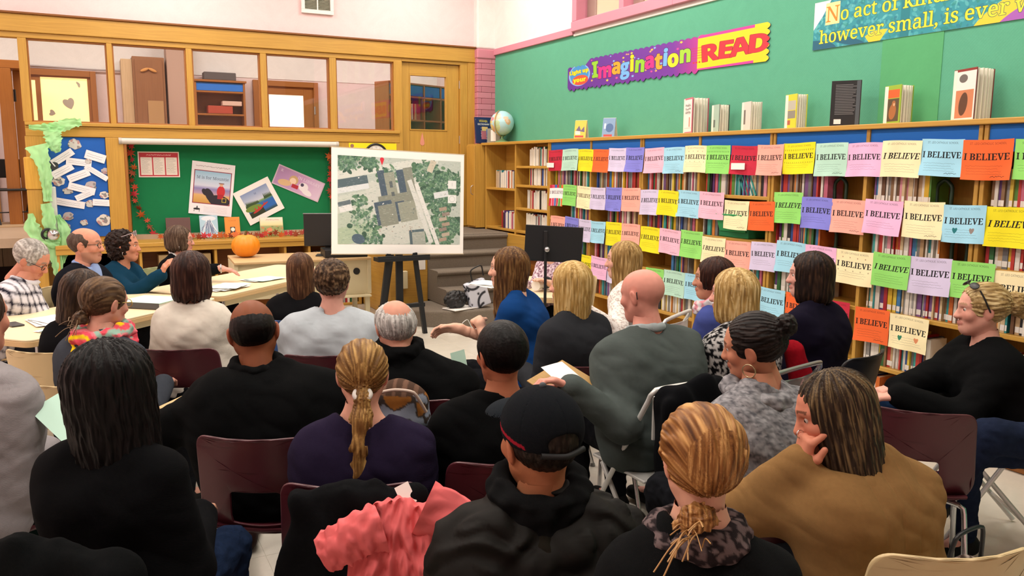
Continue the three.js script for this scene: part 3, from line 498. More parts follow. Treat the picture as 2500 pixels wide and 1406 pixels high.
  // teal books leaning over
  for (let i = 0; i < 8; i++) { const o = single('leaning_teal_book', bx(0, 0.17, 0, 0.24, -0.007, 0.007, 0.001), bm.teal[i % 2], `teal book, ${ord(i)} of the leaning row beside the top shelf upright`, 'book', [SX + 0.04, 1.476, -5.02 + i * 0.022 + (i > 2 ? i * 0.009 : 0)], [i > 2 ? -0.42 : 0, 0, 0], 'teal books on the top shelf'); if (i > 2) o.position.y = 1.479; }
}
// ------------------------------------------------------------------ books and globe on the bookcase top
{
  const Y = 1.976;
  const cover = (bg, f) => canvasTex(160, 220, (g, w, h) => { g.fillStyle = bg; g.fillRect(0, 0, w, h); f(g, w, h, rng(w)); });
  // a hardcover standing half open: two boards meeting at the spine, pages between
  const openBook = (label, z, h, w, spread, face, front, board, pagesN = 5, tint) => {
    const o = thing('standing_book', label, 'book', [4.69, Y, z - w * 0.5 - 0.09], -Math.PI / 2 + face, 'books standing on the bookcase top');
    part('back_cover', bx(0, w, 0, h, -0.002, 0.002, 0.001), board, o, [0, 0, 0], [0, spread * 0.5, 0]);
    const fc = part('front_cover', bx(0, w, 0, h, -0.002, 0.002, 0.001), board, o, [0, 0, 0], [0, -spread * 0.5, 0]);
    part('cover_print', new THREE.PlaneGeometry(w * 0.98, h * 0.99), std(0xffffff, 0.5, { map: front }), fc, [w / 2, h / 2, 0.0026]);
    for (let i = 0; i < pagesN; i++) part('pages', bx(0.003, w - 0.006, 0.004, h - 0.004, -0.005, 0.005, 0.001), tint || M.pages, o, [0, 0, 0], [0, (i / (pagesN - 1) - 0.5) * spread * 0.84, 0]);
  };
  const txt = (s, y, z, c) => (g, w) => ctxText(g, s, w / 2, y, z, 'sans-serif', c, 'center', true, w * 0.86);
  const a90 = -Math.PI / 2;
  openBook('large white book with pink border standing open on bookcase top', -5.62, 0.30, 0.22, 0.9, 0.1, cover('#d9778a', (g, w, h) => { g.fillStyle = '#f2ece8'; g.fillRect(10, 10, w - 20, h - 20); for (let i = 0; i < 3; i++) squiggle(g, rng(i + 3), 30, 46 + i * 22, 100, 40, '#8a8580', 4, 16); g.fillStyle = '#d98a78'; g.fillRect(100, 120, 20, 60); g.fillStyle = '#cfc8bf'; g.fillRect(20, 185, 120, 4); }), std(0xc96478, 0.5), 5);
  openBook('small grey green book standing open on bookcase top', -5.29, 0.225, 0.15, 0.8, 0.1, cover('#a9c4b4', (g, w, h) => { g.fillStyle = '#6a7a72'; g.fillRect(20, 120, 60, 60); }), std(0x3a3f3c, 0.5), 4);
  openBook('thin white book standing open left of yellow book', -4.93, 0.225, 0.16, 0.8, 0.1, cover('#d8d4cb', (g, w, h) => { g.fillStyle = '#7a7670'; g.fillRect(20, 60, 50, 110); }), std(0xbfbab0, 0.5), 5);
  openBook('yellow framed book with photo cover standing open', -4.47, 0.25, 0.16, 0.75, 0.1, cover('#d8d23a', (g, w, h) => { g.fillStyle = '#b9b7a9'; g.fillRect(12, 40, w - 24, 60); g.fillStyle = '#8c8a80'; g.fillRect(12, 104, w - 24, 50); g.fillStyle = '#b0604a'; g.fillRect(30, 165, 50, 30); }), std(0xcfd04a, 0.5), 5);
  openBook('green book with orange title and reddish animal cover', -3.6, 0.245, 0.17, 0.8, 0.1, cover('#98b83a', (g, w, h) => { g.fillStyle = '#e2622e'; g.fillRect(14, 24, w - 28, 48); g.fillStyle = '#5a4a34'; g.fillRect(14, 76, w - 28, 130); g.fillStyle = '#a86a3c'; g.beginPath(); g.ellipse(85, 150, 34, 46, 0.3, 0, 7); g.fill(); g.beginPath(); g.arc(95, 105, 18, 0, 7); g.fill(); g.fillStyle = '#d9b08a'; g.beginPath(); g.arc(98, 110, 9, 0, 7); g.fill(); }), std(0x8fb03c, 0.5), 5);
  openBook('tall white book with brown animal on cover', -3.1, 0.3, 0.21, 0.95, 0.1, cover('#e9e4de', (g, w, h) => { g.fillStyle = '#6a6460'; g.beginPath(); g.ellipse(70, 40, 30, 18, 0, 0, 7); g.fill(); g.fillStyle = '#c9805a'; g.fillRect(10, 90, w - 20, 120); g.fillStyle = '#5a3826'; g.beginPath(); g.ellipse(80, 150, 30, 50, 0.2, 0, 7); g.fill(); g.fillStyle = '#8a2a24'; g.fillRect(0, 0, w, 10); }), std(0x7a3a34, 0.5), 6);
  // black book showing its back cover
  { const o = thing('standing_book', 'black book showing its printed back cover', 'book', [4.66, Y, -3.94], Math.PI / 2 + 0.25, 'books standing on the bookcase top');
    const bt = cover('#141517', (g, w, h) => { const q = rng(9); for (let i = 0; i < 19; i++) { g.fillStyle = 'rgba(190,190,190,0.6)'; g.fillRect(22, 18 + i * 8, 90 + q() * 30, 3); } g.fillStyle = '#e8e6e0'; g.fillRect(20, 188, 40, 24); });
    const bc = part('back_cover', bx(0, 0.19, 0, 0.3, -0.002, 0.002, 0.001), std(0x16171a, 0.5), o, [0, 0, 0], [0, 0.3, 0]); part('cover_print', new THREE.PlaneGeometry(0.185, 0.296), std(0xffffff, 0.5, { map: bt }), bc, [0.095, 0.15, -0.0027], [0, Math.PI, 0]);
    part('front_cover', bx(0, 0.19, 0, 0.3, -0.002, 0.002, 0.001), std(0x6a2a34, 0.5), o, [0, 0, 0], [0, -0.45, 0]);
    for (let i = 0; i < 5; i++) part('pages', bx(0.003, 0.184, 0.004, 0.296, -0.005, 0.005, 0.001), i === 2 ? M.pages : std(0x4a5258, 0.6), o, [0, 0, 0], [0, -0.08 + (i - 2) * 0.15, 0]); }
  // small tented books
  const tent = (label, z, col, f) => { const o = thing('tented_book', label, 'book', [4.69, Y, z], -0.9, 'small tented books on the bookcase top'), m = std(col, 0.5);
    const c = part('front_cover', bx(-0.065, 0.065, 0, 0.2, -0.004, 0, 0.001), m, o, [0, 0.19, 0.0], [Math.PI - 0.24, 0, 0]); part('back_cover', bx(-0.065, 0.065, 0, 0.2, 0, 0.012, 0.001), M.pages, o, [0, 0.19, 0], [Math.PI + 0.3, 0, 0]);
    part('cover_print', new THREE.PlaneGeometry(0.128, 0.196), std(0xffffff, 0.5, { map: cover('#ffffff', f), side: THREE.DoubleSide }), c, [0, 0.1, -0.0046], [Math.PI, 0, 0]); };
  tent('small yellow tented book with stacked white books drawn on cover', -7.5, 0xc9b45a, (g, w, h) => { g.fillStyle = '#d8c04a'; g.fillRect(0, 0, w, h); g.fillStyle = '#6a5a7a'; g.beginPath(); g.moveTo(20, 120); g.lineTo(60, 60); g.lineTo(90, 120); g.lineTo(130, 70); g.lineTo(140, 140); g.fill(); g.fillStyle = '#eee'; g.fillRect(10, 130, 70, 16); g.fillRect(14, 152, 70, 16); g.fillStyle = '#c0453a'; g.fillRect(10, 180, 120, 24); });
  tent('small blue tented book with red base stripe', -6.97, 0x9ab0c4, (g, w, h) => { g.fillStyle = '#7f9cc0'; g.fillRect(0, 0, w, h); g.fillStyle = '#4a6a9a'; g.beginPath(); g.arc(90, 110, 50, 0, 7); g.fill(); g.fillStyle = '#eef'; g.fillRect(20, 60, 22, 60); g.fillStyle = '#c0453a'; g.fillRect(20, 185, 110, 24); });
  // visual dictionary leaning against the column
  const vd = thing('dictionary_book', 'dark blue visual dictionary leaning on rose column', 'book', [4.62, Y, -9.72], 0.12);
  part('cover', bx(-0.12, 0.12, 0, 0.33, -0.03, 0, 0.003), std(0x1b2a5a, 0.4), vd, [0, 0, 0], [-0.12, 0, 0]);
  part('cover_print', new THREE.PlaneGeometry(0.236, 0.326), std(0xffffff, 0.5, { map: cover('#1c2c5c', (g, w, h) => { ctxText(g, 'VISUAL', w / 2, 40, 26, 'sans-serif', '#d8c23a', 'center'); ctxText(g, 'DICTIONARY', w / 2, 66, 20, 'sans-serif', '#e8e6dd', 'center', true, w * 0.8); g.fillStyle = '#d8bb7a'; g.fillRect(60, 80, 60, 36); g.fillStyle = '#b06a7a'; g.fillRect(50, 118, 70, 70); g.fillStyle = '#5a86c8'; g.fillRect(104, 100, 44, 100); for (let i = 0; i < 12; i++) star(g, (i * 53) % 160, 20 + ((i * 71) % 190), 5, '#c8c8d8'); }) }), vd, [0, 0.163, -0.017], [-0.12, 0, 0]);
  const pd = thing('grey_ring_binder', 'grey binder standing between dictionary and globe', 'binder', [4.69, Y, -9.55], 0.5); part('cover', bx(-0.04, 0.04, 0, 0.18, -0.1, 0.1, 0.004), std(0x8d8c80, 0.6), pd); part('spine', bx(-0.045, -0.04, 0.02, 0.16, -0.04, 0.04, 0.001), M.paper, pd);
  // globe
  const gl = thing('globe', 'school globe with pale blue seas on bookcase corner', 'globe', [4.69, Y, -9.36]);
  const gt = canvasTex(1024, 512, (g, w, h) => { const r = rng(31); g.fillStyle = '#b4dbe4'; g.fillRect(0, 0, w, h); const cc = ['#e6d98a', '#e2b48a', '#d98a98', '#c9d8a0', '#e8c8b0', '#b8cfa0']; for (let i = 0; i < 26; i++) { const x = r() * w, y = 90 + r() * 300, n = 9 + Math.floor(r() * 6), R = 25 + r() * 55; g.fillStyle = cc[i % cc.length]; g.beginPath(); for (let k = 0; k < n; k++) { const a = (k / n) * TAU, q = R * (0.6 + 0.5 * r()); g.lineTo(x + Math.cos(a) * q, y + Math.sin(a) * q * 0.8); } g.fill(); } g.strokeStyle = 'rgba(90,130,150,0.5)'; for (let i = 1; i < 12; i++) { g.beginPath(); g.moveTo((i * w) / 12, 0); g.lineTo((i * w) / 12, h); g.stroke(); } for (let i = 1; i < 8; i++) { g.beginPath(); g.moveTo(0, (i * h) / 8); g.lineTo(w, (i * h) / 8); g.stroke(); } });
  part('ball', new THREE.SphereGeometry(0.15, 48, 32), std(0xffffff, 0.35, { map: gt }), gl, [0, 0.24, 0], [0, 1.2, -0.4]);
  part('meridian', new THREE.TorusGeometry(0.162, 0.006, 8, 40, Math.PI * 1.05), std(0xc9a86a, 0.35, { metalness: 0.6 }), gl, [0, 0.24, 0], [0, 0.5, Math.PI * 0.62]);
  part('foot', new THREE.LatheGeometry([[0.085, 0], [0.085, 0.012], [0.04, 0.03], [0.015, 0.05], [0.012, 0.085]].map((p) => new THREE.Vector2(...p)), 32), std(0x6f8f62, 0.5), gl);
}
// ------------------------------------------------------------------ boards, posters and the ledge on the partition
const onWall = (name, label, cat, tex, x, y, w, h, z, rot = 0, thick = 0.004, back, group) => {
  const o = thing(name, label, cat, [x, y, z], 0, group); o.rotation.z = rot;
  part('backing', bx(-w / 2, w / 2, -h / 2, h / 2, -thick, -0.0006, 0), back || M.paper, o); part('print', new THREE.PlaneGeometry(w, h), std(0xffffff, 0.7, { map: tex }), o); return o;
};
function leafGeo(s, seed) { const r = rng(seed), sh = new THREE.Shape(); for (let i = 0; i < 14; i++) { const a = (i / 14) * TAU, q = s * (i % 2 ? 0.45 : 1) * (0.8 + 0.4 * r()); i ? sh.lineTo(Math.cos(a) * q, Math.sin(a) * q) : sh.moveTo(q, 0); } const g = new THREE.ShapeGeometry(sh), p = g.attributes.position; for (let i = 0; i < p.count; i++) p.setZ(i, 0.25 * s * Math.sin(p.getX(i) * 40 + seed) + 0.006); g.computeVertexNormals(); return g; }
{
  const bb = thing('blue_bulletin_board', 'blue bulletin board with cut out paper strips', 'bulletin board', [-0.04, 1.435, -9.995]);
  part('backing', bx(-0.272, 0.272, -0.53, 0.525, 0, 0.012, 0.002), M.blueBoard, bb);
  const strip = canvasTex(200, 60, (g, w, h) => { g.fillStyle = '#eceaf0'; g.fillRect(0, 0, w, h); const r = rng(4); for (let i = 0; i < 2; i++) squiggle(g, r, 20, 24 + i * 16, 150, 30, 'rgba(90,90,110,0.6)', 2, 5); });
  const clip = [0, 1, 2].map((k) => canvasTex(96, 96, (g, w, h) => { const r = rng(60 + k); g.fillStyle = ['#c9c7c4', '#b8b0b4', '#d6d2cc'][k]; g.fillRect(0, 0, w, h); for (let i = 0; i < 16; i++) { g.fillStyle = ['#8a8486', '#a89a9c', '#6f7478', '#b98a8a'][i % 4]; g.beginPath(); g.ellipse(r() * w, r() * h, 5 + r() * 14, 4 + r() * 9, r() * 3, 0, 7); g.fill(); } }));
  const sm = std(0xffffff, 0.85, { map: strip, side: THREE.DoubleSide }), cm = clip.map((t) => std(0xffffff, 0.8, { map: t, side: THREE.DoubleSide }));
  const P = (n, x, y, w, h, rot, label) => { const g = new THREE.PlaneGeometry(w, h, 8, 2), p = g.attributes.position; for (let i = 0; i < p.count; i++) p.setZ(i, 0.008 + 0.012 * Math.abs(Math.sin(p.getX(i) * 11 + x * 30))); g.computeVertexNormals(); single(n, g, sm, label, 'paper', [x, y, -9.984], [0, 0, rot], 'paper strips on the blue board'); };
  const strips = [[-0.18, 1.75, 0.24, 0.075, 0.6, 'upper left slanting'], [0.13, 1.76, 0.2, 0.09, -0.32, 'upper right short'], [-0.03, 1.7, 0.24, 0.07, -0.13, 'upper middle long'], [-0.19, 1.61, 0.22, 0.08, 0.52, 'second slanting'], [0.13, 1.59, 0.25, 0.055, -0.6, 'thin falling'], [-0.04, 1.56, 0.22, 0.08, 0.38, 'middle rising'], [-0.02, 1.42, 0.26, 0.075, -0.28, 'central falling'], [0.0, 1.35, 0.18, 0.065, 0.42, 'lower rising'], [-0.15, 1.27, 0.3, 0.075, -0.2, 'lower left long'], [0.16, 1.27, 0.17, 0.07, -0.08, 'lower right short']];
  strips.forEach(([x, y, w, h, r, n]) => P('paper_strip', x, y, w, h, r, `${n} white paper strip on blue board`));
  const blob = (s, seed) => { const r = rng(seed), sh = new THREE.Shape(); for (let i = 0; i < 16; i++) { const a = (i / 16) * TAU, q = s * (0.85 + 0.3 * r()); i ? sh.lineTo(Math.cos(a) * q * 1.2, Math.sin(a) * q) : sh.moveTo(q, 0); } const g = new THREE.ShapeGeometry(sh), p = g.attributes.position, uv = g.attributes.uv; for (let i = 0; i < p.count; i++) uv.setXY(i, p.getX(i) / s / 2.6 + 0.5, p.getY(i) / s / 2.6 + 0.5); return g; };
  [[-0.06, 1.89, 0.055, 'top centre'], [0.22, 1.61, 0.035, 'right edge upper'], [-0.23, 1.5, 0.05, 'left edge'], [-0.15, 1.4, 0.04, 'left of central strip'], [0.07, 1.45, 0.05, 'right of central strip'], [0.19, 1.35, 0.04, 'right edge lower'], [0.05, 1.26, 0.038, 'middle lower'], [-0.17, 1.13, 0.045, 'lower left'], [0.17, 1.08, 0.06, 'lower right pale'], [-0.02, 1.06, 0.032, 'bottom middle'], [-0.2, 1.02, 0.045, 'bottom left'], [-0.27, 1.66, 0.045, 'dark left'], [0.06, 1.71, 0.028, 'beside the long strip']].forEach(([x, y, s, n], i) => single('paper_cutout', blob(s, i + 3), i === 11 ? std(0x3a3c40, 0.8, { side: THREE.DoubleSide }) : cm[i % 3], `${n} grey photo cutout on blue board`, 'paper', [x, y, -9.979 + 0.0006 * i], null, 'photo cutouts on the blue board'));

  const gb = thing('green_bulletin_board', 'green bulletin board set back in the oak recess', 'bulletin board', [1.59, 1.38, -10.2]);
  part('backing', bx(-1.13, 1.13, -0.55, 0.55, 0, 0.02, 0.002), M.greenBoard, gb); part('border', bx(-1.15, 1.15, -0.56, -0.545, 0, 0.026, 0.003), M.doorOak, gb);
  const rs = thing('roller_screen', 'white roller screen tube above green board', 'screen', [1.57, 1.93, -9.97]);
  part('tube', xf(new THREE.CylinderGeometry(0.034, 0.034, 2.36, 20), { r: [0, 0, Math.PI / 2] }), std(0xcfcac2, 0.5), rs); part('end_cap', xf(new THREE.CylinderGeometry(0.037, 0.037, 0.03, 20), { r: [0, 0, Math.PI / 2], t: [-1.19, 0, 0] }), std(0xb9b4ac, 0.5), rs); part('end_cap', xf(new THREE.CylinderGeometry(0.037, 0.037, 0.03, 20), { r: [0, 0, Math.PI / 2], t: [1.19, 0, 0] }), std(0xb9b4ac, 0.5), rs);
  const GZ = -10.172;
  onWall('notice_chart', 'white notice with red border and three columns on green board', 'poster', canvasTex(300, 200, (g, w, h) => { g.fillStyle = '#efe6dc'; g.fillRect(0, 0, w, h); g.fillStyle = '#c23a48'; g.fillRect(8, 8, w - 16, h - 16); g.fillStyle = '#efe6dc'; for (let i = 0; i < 3; i++) g.fillRect(18 + i * 91, 44, 82, 138); const r = rng(5); squiggle(g, r, 60, 26, 180, 60, '#f0c0c0', 3, 10); for (let i = 0; i < 3; i++) for (let k = 0; k < 12; k++) squiggle(g, r, 24 + i * 91, 56 + k * 10, 40 + r() * 30, 12, 'rgba(70,70,70,0.6)', 1.5, 3); }), 0.77, 1.68, 0.43, 0.285, GZ);
  onWall('rider_poster', 'large white poster with red coated rider on black horse', 'poster', canvasTex(440, 560, (g, w, h) => {
    g.fillStyle = '#ece9ee'; g.fillRect(0, 0, w, h); const r = rng(8); squiggle(g, r, 40, 46, 350, 70, 'rgba(110,90,100,0.7)', 3, 14);
    g.fillStyle = '#8c2a44'; g.fillRect(28, 88, 384, 356); const s = g.createLinearGradient(0, 96, 0, 436); s.addColorStop(0, '#9cc8e4'); s.addColorStop(0.45, '#cfd4e6'); s.addColorStop(0.55, '#8a84b8'); s.addColorStop(0.7, '#b89ab0'); s.addColorStop(0.75, '#d8ae72'); s.addColorStop(1, '#c8964a'); g.fillStyle = s; g.fillRect(36, 96, 368, 340);
    ctxText(g, 'M is for Mountie', 220, 180, 44, 'serif', '#4a5a78', 'center', false, 330);
    g.fillStyle = '#2a2430'; g.beginPath(); g.ellipse(300, 400, 110, 60, 0.1, 0, 7); g.fill(); g.beginPath(); g.ellipse(200, 350, 40, 80, -0.5, 0, 7); g.fill(); g.beginPath(); g.ellipse(150, 320, 42, 26, 0.9, 0, 7); g.fill(); g.fillRect(36, 436, 368, 0);
    g.fillStyle = '#c42a34'; g.beginPath(); g.ellipse(312, 300, 42, 62, 0, 0, 7); g.fill(); g.fillStyle = '#a82430'; g.fillRect(280, 330, 60, 50); g.fillStyle = '#d8a88a'; g.beginPath(); g.arc(312, 228, 18, 0, 7); g.fill(); g.fillStyle = '#7a4a3a'; g.fillRect(286, 208, 54, 9); g.strokeStyle = '#d8c83a'; g.lineWidth = 5; g.strokeRect(330, 370, 40, 40);
    g.fillStyle = '#ece9ee'; g.fillRect(0, 445, w, 120); g.fillStyle = '#2a2a30'; g.beginPath(); g.ellipse(80, 505, 34, 11, 0, 0, 7); g.fill(); g.beginPath(); g.ellipse(82, 488, 6, 16, 0, 0, 7); g.fill(); g.fillRect(52, 508, 5, 26); g.fillRect(104, 508, 5, 26); for (let i = 0; i < 5; i++) squiggle(g, r, 150, 475 + i * 14, 240, 50, 'rgba(150,110,120,0.5)', 2, 5); g.fillStyle = '#8c2a44'; g.fillRect(28, 440, 384, 5); }), 1.325, 1.4, 0.475, 0.605, GZ + 0.003, -0.12);
  onWall('lake_poster', 'white framed poster of red canoes on blue lake', 'poster', canvasTex(400, 380, (g, w, h) => {
    g.fillStyle = '#efece8'; g.fillRect(0, 0, w, h); const s = g.createLinearGradient(0, 50, 0, 330); s.addColorStop(0, '#7f92bc'); s.addColorStop(0.45, '#c4cadb'); s.addColorStop(0.5, '#7a9a5a'); s.addColorStop(0.6, '#2a66b4'); s.addColorStop(0.85, '#2a66b4'); s.addColorStop(1, '#2c3a2a'); g.fillStyle = s; g.fillRect(50, 55, 300, 270);
    g.fillStyle = '#38502c'; for (let i = 0; i < 12; i++) { const x = 55 + i * 12, k = 24 + ((i * 37) % 40); g.beginPath(); g.moveTo(x, 200 - k); g.lineTo(x + 12, 205); g.lineTo(x - 12, 205); g.fill(); } for (let i = 0; i < 6; i++) { const x = 270 + i * 14; g.beginPath(); g.moveTo(x, 130 + i * 3); g.lineTo(x + 11, 195); g.lineTo(x - 11, 195); g.fill(); } g.fillStyle = '#6f8a3a'; g.beginPath(); g.ellipse(120, 235, 90, 34, 0.1, 0, 7); g.fill(); g.fillStyle = '#2c3420'; g.fillRect(50, 265, 160, 60);
    g.fillStyle = '#b8342c'; g.beginPath(); g.ellipse(150, 270, 62, 13, -0.2, 0, 7); g.fill(); g.beginPath(); g.ellipse(235, 245, 44, 9, -0.2, 0, 7); g.fill(); g.fillRect(120, 238, 12, 26); g.fillRect(160, 234, 12, 26); g.fillRect(230, 222, 9, 20); ctxText(g, 'M', 200, 110, 28, 'serif', '#5a6a94', 'center', false); }), 1.85, 1.255, 0.455, 0.425, GZ + 0.006, 0.46);
  onWall('library_poster', 'tilted mauve strip poster of child and white dog', 'poster', canvasTex(520, 220, (g, w, h) => {
    g.fillStyle = '#c9b8c8'; g.fillRect(0, 0, w, h); const s = g.createLinearGradient(0, 0, w, h); s.addColorStop(0, '#a985b4'); s.addColorStop(0.5, '#c39ac4'); s.addColorStop(1, '#e0cfe2'); g.fillStyle = s; g.fillRect(12, 12, w - 24, h - 24);
    g.globalAlpha = 0.85; ctxText(g, 'K', 40, 60, 38, 'serif', '#e8dcec', 'left', false); ctxText(g, 'IN LIBRARY', 230, 70, 44, 'serif', '#e8dcec', 'left', false, 260); g.globalAlpha = 1;
    g.fillStyle = '#c8a878'; g.beginPath(); g.arc(200, 100, 48, 0, 7); g.fill(); g.fillStyle = '#ecd2b8'; g.beginPath(); g.arc(196, 112, 34, 0, 7); g.fill(); g.fillStyle = '#d8b48a'; g.beginPath(); g.ellipse(120, 160, 70, 34, -0.2, 0, 7); g.fill(); g.fillStyle = '#b02a3c'; g.fillRect(200, 138, 70, 40); g.fillStyle = '#eae4ea'; g.beginPath(); g.ellipse(320, 130, 52, 46, 0, 0, 7); g.fill(); g.beginPath(); g.ellipse(370, 170, 60, 30, 0.2, 0, 7); g.fill(); g.fillStyle = '#4a4260'; g.beginPath(); g.arc(300, 112, 18, 0, 7); g.fill(); }), 2.33, 1.462, 0.6, 0.25, GZ, -0.41);
  // yellow poster and wall clock
  const yp = single('yellow_poster', bx(2.905, 3.515, 1.5, 1.955, -9.972, -9.968, 0), std(0xf0e010, 0.7), 'bright yellow poster behind the wall clock', 'poster');
  const ys = single('round_sticker', xf(new THREE.CylinderGeometry(0.022, 0.022, 0.002, 16), { r: [Math.PI / 2, 0, 0] }), std(0x9a6a5a, 0.7), 'small brown sticker on yellow poster corner', 'sticker', [2.945, 1.92, -9.965]);
  const ck = thing('wall_clock', 'round black rimmed wall clock over the map', 'clock', [3.244, 1.8, -9.955]);
  part('rim', new THREE.TorusGeometry(0.142, 0.014, 10, 48), M.blackPlastic, ck);
  part('dial', xf(new THREE.CylinderGeometry(0.14, 0.14, 0.01, 48), { r: [Math.PI / 2, 0, 0], t: [0, 0, -0.005] }), std(0xffffff, 0.6), ck);
  part('dial_print', new THREE.CircleGeometry(0.138, 48), std(0xffffff, 0.6, { map: canvasTex(256, 256, (g, w) => { g.fillStyle = '#e8e6e2'; g.fillRect(0, 0, w, w); for (let i = 1; i <= 12; i++) { const a = (i / 12) * TAU; ctxText(g, String(i), 128 + Math.sin(a) * 96, 136 - Math.cos(a) * 96, 26, 'sans-serif', '#333', 'center', false); } }) }), ck, [0, 0, 0.001]);
  part('hand', [bx(-0.004, 0.004, -0.02, 0.07, 0.003, 0.005, 0)], M.blackPlastic, ck, null, [0, 0, 0.9]); part('hand', [bx(-0.003, 0.003, -0.02, 0.1, 0.006, 0.008, 0)], M.blackPlastic, ck, null, [0, 0, -2]);
  // ledge with shelves below
  const lg = thing('ledge_shelf_unit', 'long oak ledge with open shelves under the green board', 'shelf', [0, 0, 0]);
  part('ledge', bx(-0.3, 2.95, 0.8, 0.845, -10.16, -9.66, 0.008), M.oak, lg); part('fascia', bx(-0.3, 2.95, 0.745, 0.8, -9.7, -9.67, 0.004), M.oak, lg);
  for (const x of [-0.28, 0.5, 1.27, 2.04, 2.32, 2.93]) part('divider', bx(x - 0.014, x + 0.014, 0, 0.8, -10.0, -9.69), M.oak, lg);
  part('shelf', bx(-0.28, 2.93, 0.39, 0.415, -10, -9.7), M.oak, lg); part('bottom', bx(-0.28, 2.93, 0, 0.03, -10, -9.7), M.oak, lg); part('back_board', bx(-0.28, 2.93, 0.03, 0.8, -10.015, -10.0, 0), M.oakDark, lg);
  // books leaning on the board
  const lean = (label, x, w, h, tex, col) => { const o = thing('display_book', label, 'book', [x, 0.847, -10.05], 0, 'books leaning below the green board'); part('cover', bx(-w / 2, w / 2, 0, h, -0.02, 0, 0.002), std(col, 0.5), o, null, [-0.22, 0, 0]); part('cover_print', new THREE.PlaneGeometry(w * 0.98, h * 0.98), std(0xffffff, 0.5, { map: tex }), o, [0, h / 2 * 0.976, 0.002 - 0.5 * h * 0.218], [-0.22, 0, 0]); return o; };
  lean('brown book standing on ledge behind grey haired woman', 0.93, 0.26, 0.24, canvasTex(64, 64, (g) => { g.fillStyle = '#5a3a34'; g.fillRect(0, 0, 64, 64); }), 0x7a4a44);
  lean('pale blue book with mountain picture on ledge', 1.26, 0.2, 0.26, canvasTex(180, 220, (g, w, h) => { const r = rng(3); g.fillStyle = '#a8c8d8'; g.fillRect(0, 0, w, h); g.fillStyle = '#d8dfe8'; g.beginPath(); g.ellipse(90, 30, 74, 24, 0, 0, 7); g.fill(); for (let i = 0; i < 70; i++) { g.strokeStyle = ['#5a6a8a', '#7f8ca8', '#dfe6ee'][i % 3]; g.lineWidth = 4; const x = 90 + (r() - 0.5) * 40, y = 40; g.beginPath(); g.moveTo(x, y + r() * 40); g.lineTo(90 + (x - 90) * 4, 120 + r() * 80); g.stroke(); } }), 0x9ab8cc);
  lean('orange book with black cat face on ledge', 1.52, 0.17, 0.235, canvasTex(160, 220, (g, w, h) => { g.fillStyle = '#e08a2e'; g.fillRect(0, 0, w, h); squiggle(g, rng(2), 40, 40, 80, 20, '#c87020', 4, 10); g.fillStyle = '#2c2420'; g.fillRect(54, 110, 54, 66); g.fillStyle = '#efe4d4'; g.beginPath(); g.arc(82, 138, 22, 0, 7); g.fill(); g.fillStyle = '#b87a4a'; g.fillRect(30, 190, 100, 20); }), 0xd98a3a);
  lean('wide book with autumn field picture on ledge', 1.97, 0.27, 0.22, canvasTex(240, 190, (g, w, h) => { const r = rng(6); const s = g.createLinearGradient(0, 0, 0, h); s.addColorStop(0, '#e8e0d4'); s.addColorStop(0.4, '#ead9a0'); s.addColorStop(0.5, '#9aa068'); s.addColorStop(1, '#7a8a4c'); g.fillStyle = s; g.fillRect(0, 0, w, h); for (let i = 0; i < 60; i++) { g.fillStyle = ['#6a7a3c', '#8a9a5a', '#c87a4a', '#a89a6a'][i % 4]; g.beginPath(); g.ellipse(r() * w, 95 + r() * 90, 4 + r() * 12, 3 + r() * 7, 0, 0, 7); g.fill(); } g.fillStyle = '#d8845a'; g.beginPath(); g.ellipse(96, 130, 30, 20, 0, 0, 7); g.fill(); squiggle(g, r, 60, 24, 140, 40, '#b8788a', 3, 9); }), 0xcfc4a0);
  // garland of paper leaves
  const lm = [std(0xb0391f, 0.8, { side: THREE.DoubleSide }), std(0x8a3a1e, 0.8, { side: THREE.DoubleSide }), std(0xc4602a, 0.8, { side: THREE.DoubleSide }), std(0xb8303a, 0.8, { side: THREE.DoubleSide })], LG = [leafGeo(0.045, 1), leafGeo(0.055, 2), leafGeo(0.04, 3)], r = rng(12);
  const lv = thing('leaf_garland', 'autumn leaf garland hanging round green board and ledge', 'garland');
  part('string', [tube([[0.5, 1.9, -10.15], [0.47, 1.65, -10.15], [0.5, 1.4, -10.15], [0.56, 1.15, -10.15], [0.7, 0.92, -10.1], [0.9, 0.86, -9.95], [1.3, 0.855, -9.85], [1.8, 0.855, -9.85], [2.3, 0.86, -9.9], [2.66, 0.9, -10.1], [2.7, 1.3, -10.14], [2.71, 1.85, -10.15]], 0.003, 80, 5)], std(0x4a6a34, 0.8), lv);
  const spots = []; for (let i = 0; i < 14; i++) spots.push([0.48 + 0.03 * r() + (i > 8 ? (i - 8) * 0.035 : 0), 1.88 - i * 0.075, -10.14]); for (let i = 0; i < 34; i++) spots.push([0.72 + i * 0.057, 0.872 + r() * 0.03, -9.86 + (r() - 0.5) * 0.08]); for (let i = 0; i < 8; i++) spots.push([2.69 + 0.03 * r(), 1.3 + i * 0.07, -10.13]);
  spots.forEach(([x, y, z], i) => part('leaf', LG[i % 3], lm[Math.floor(r() * 4)], lv, [x, y, z], [(r() - 0.5) * 1, (r() - 0.5) * 1, r() * 6]));
}
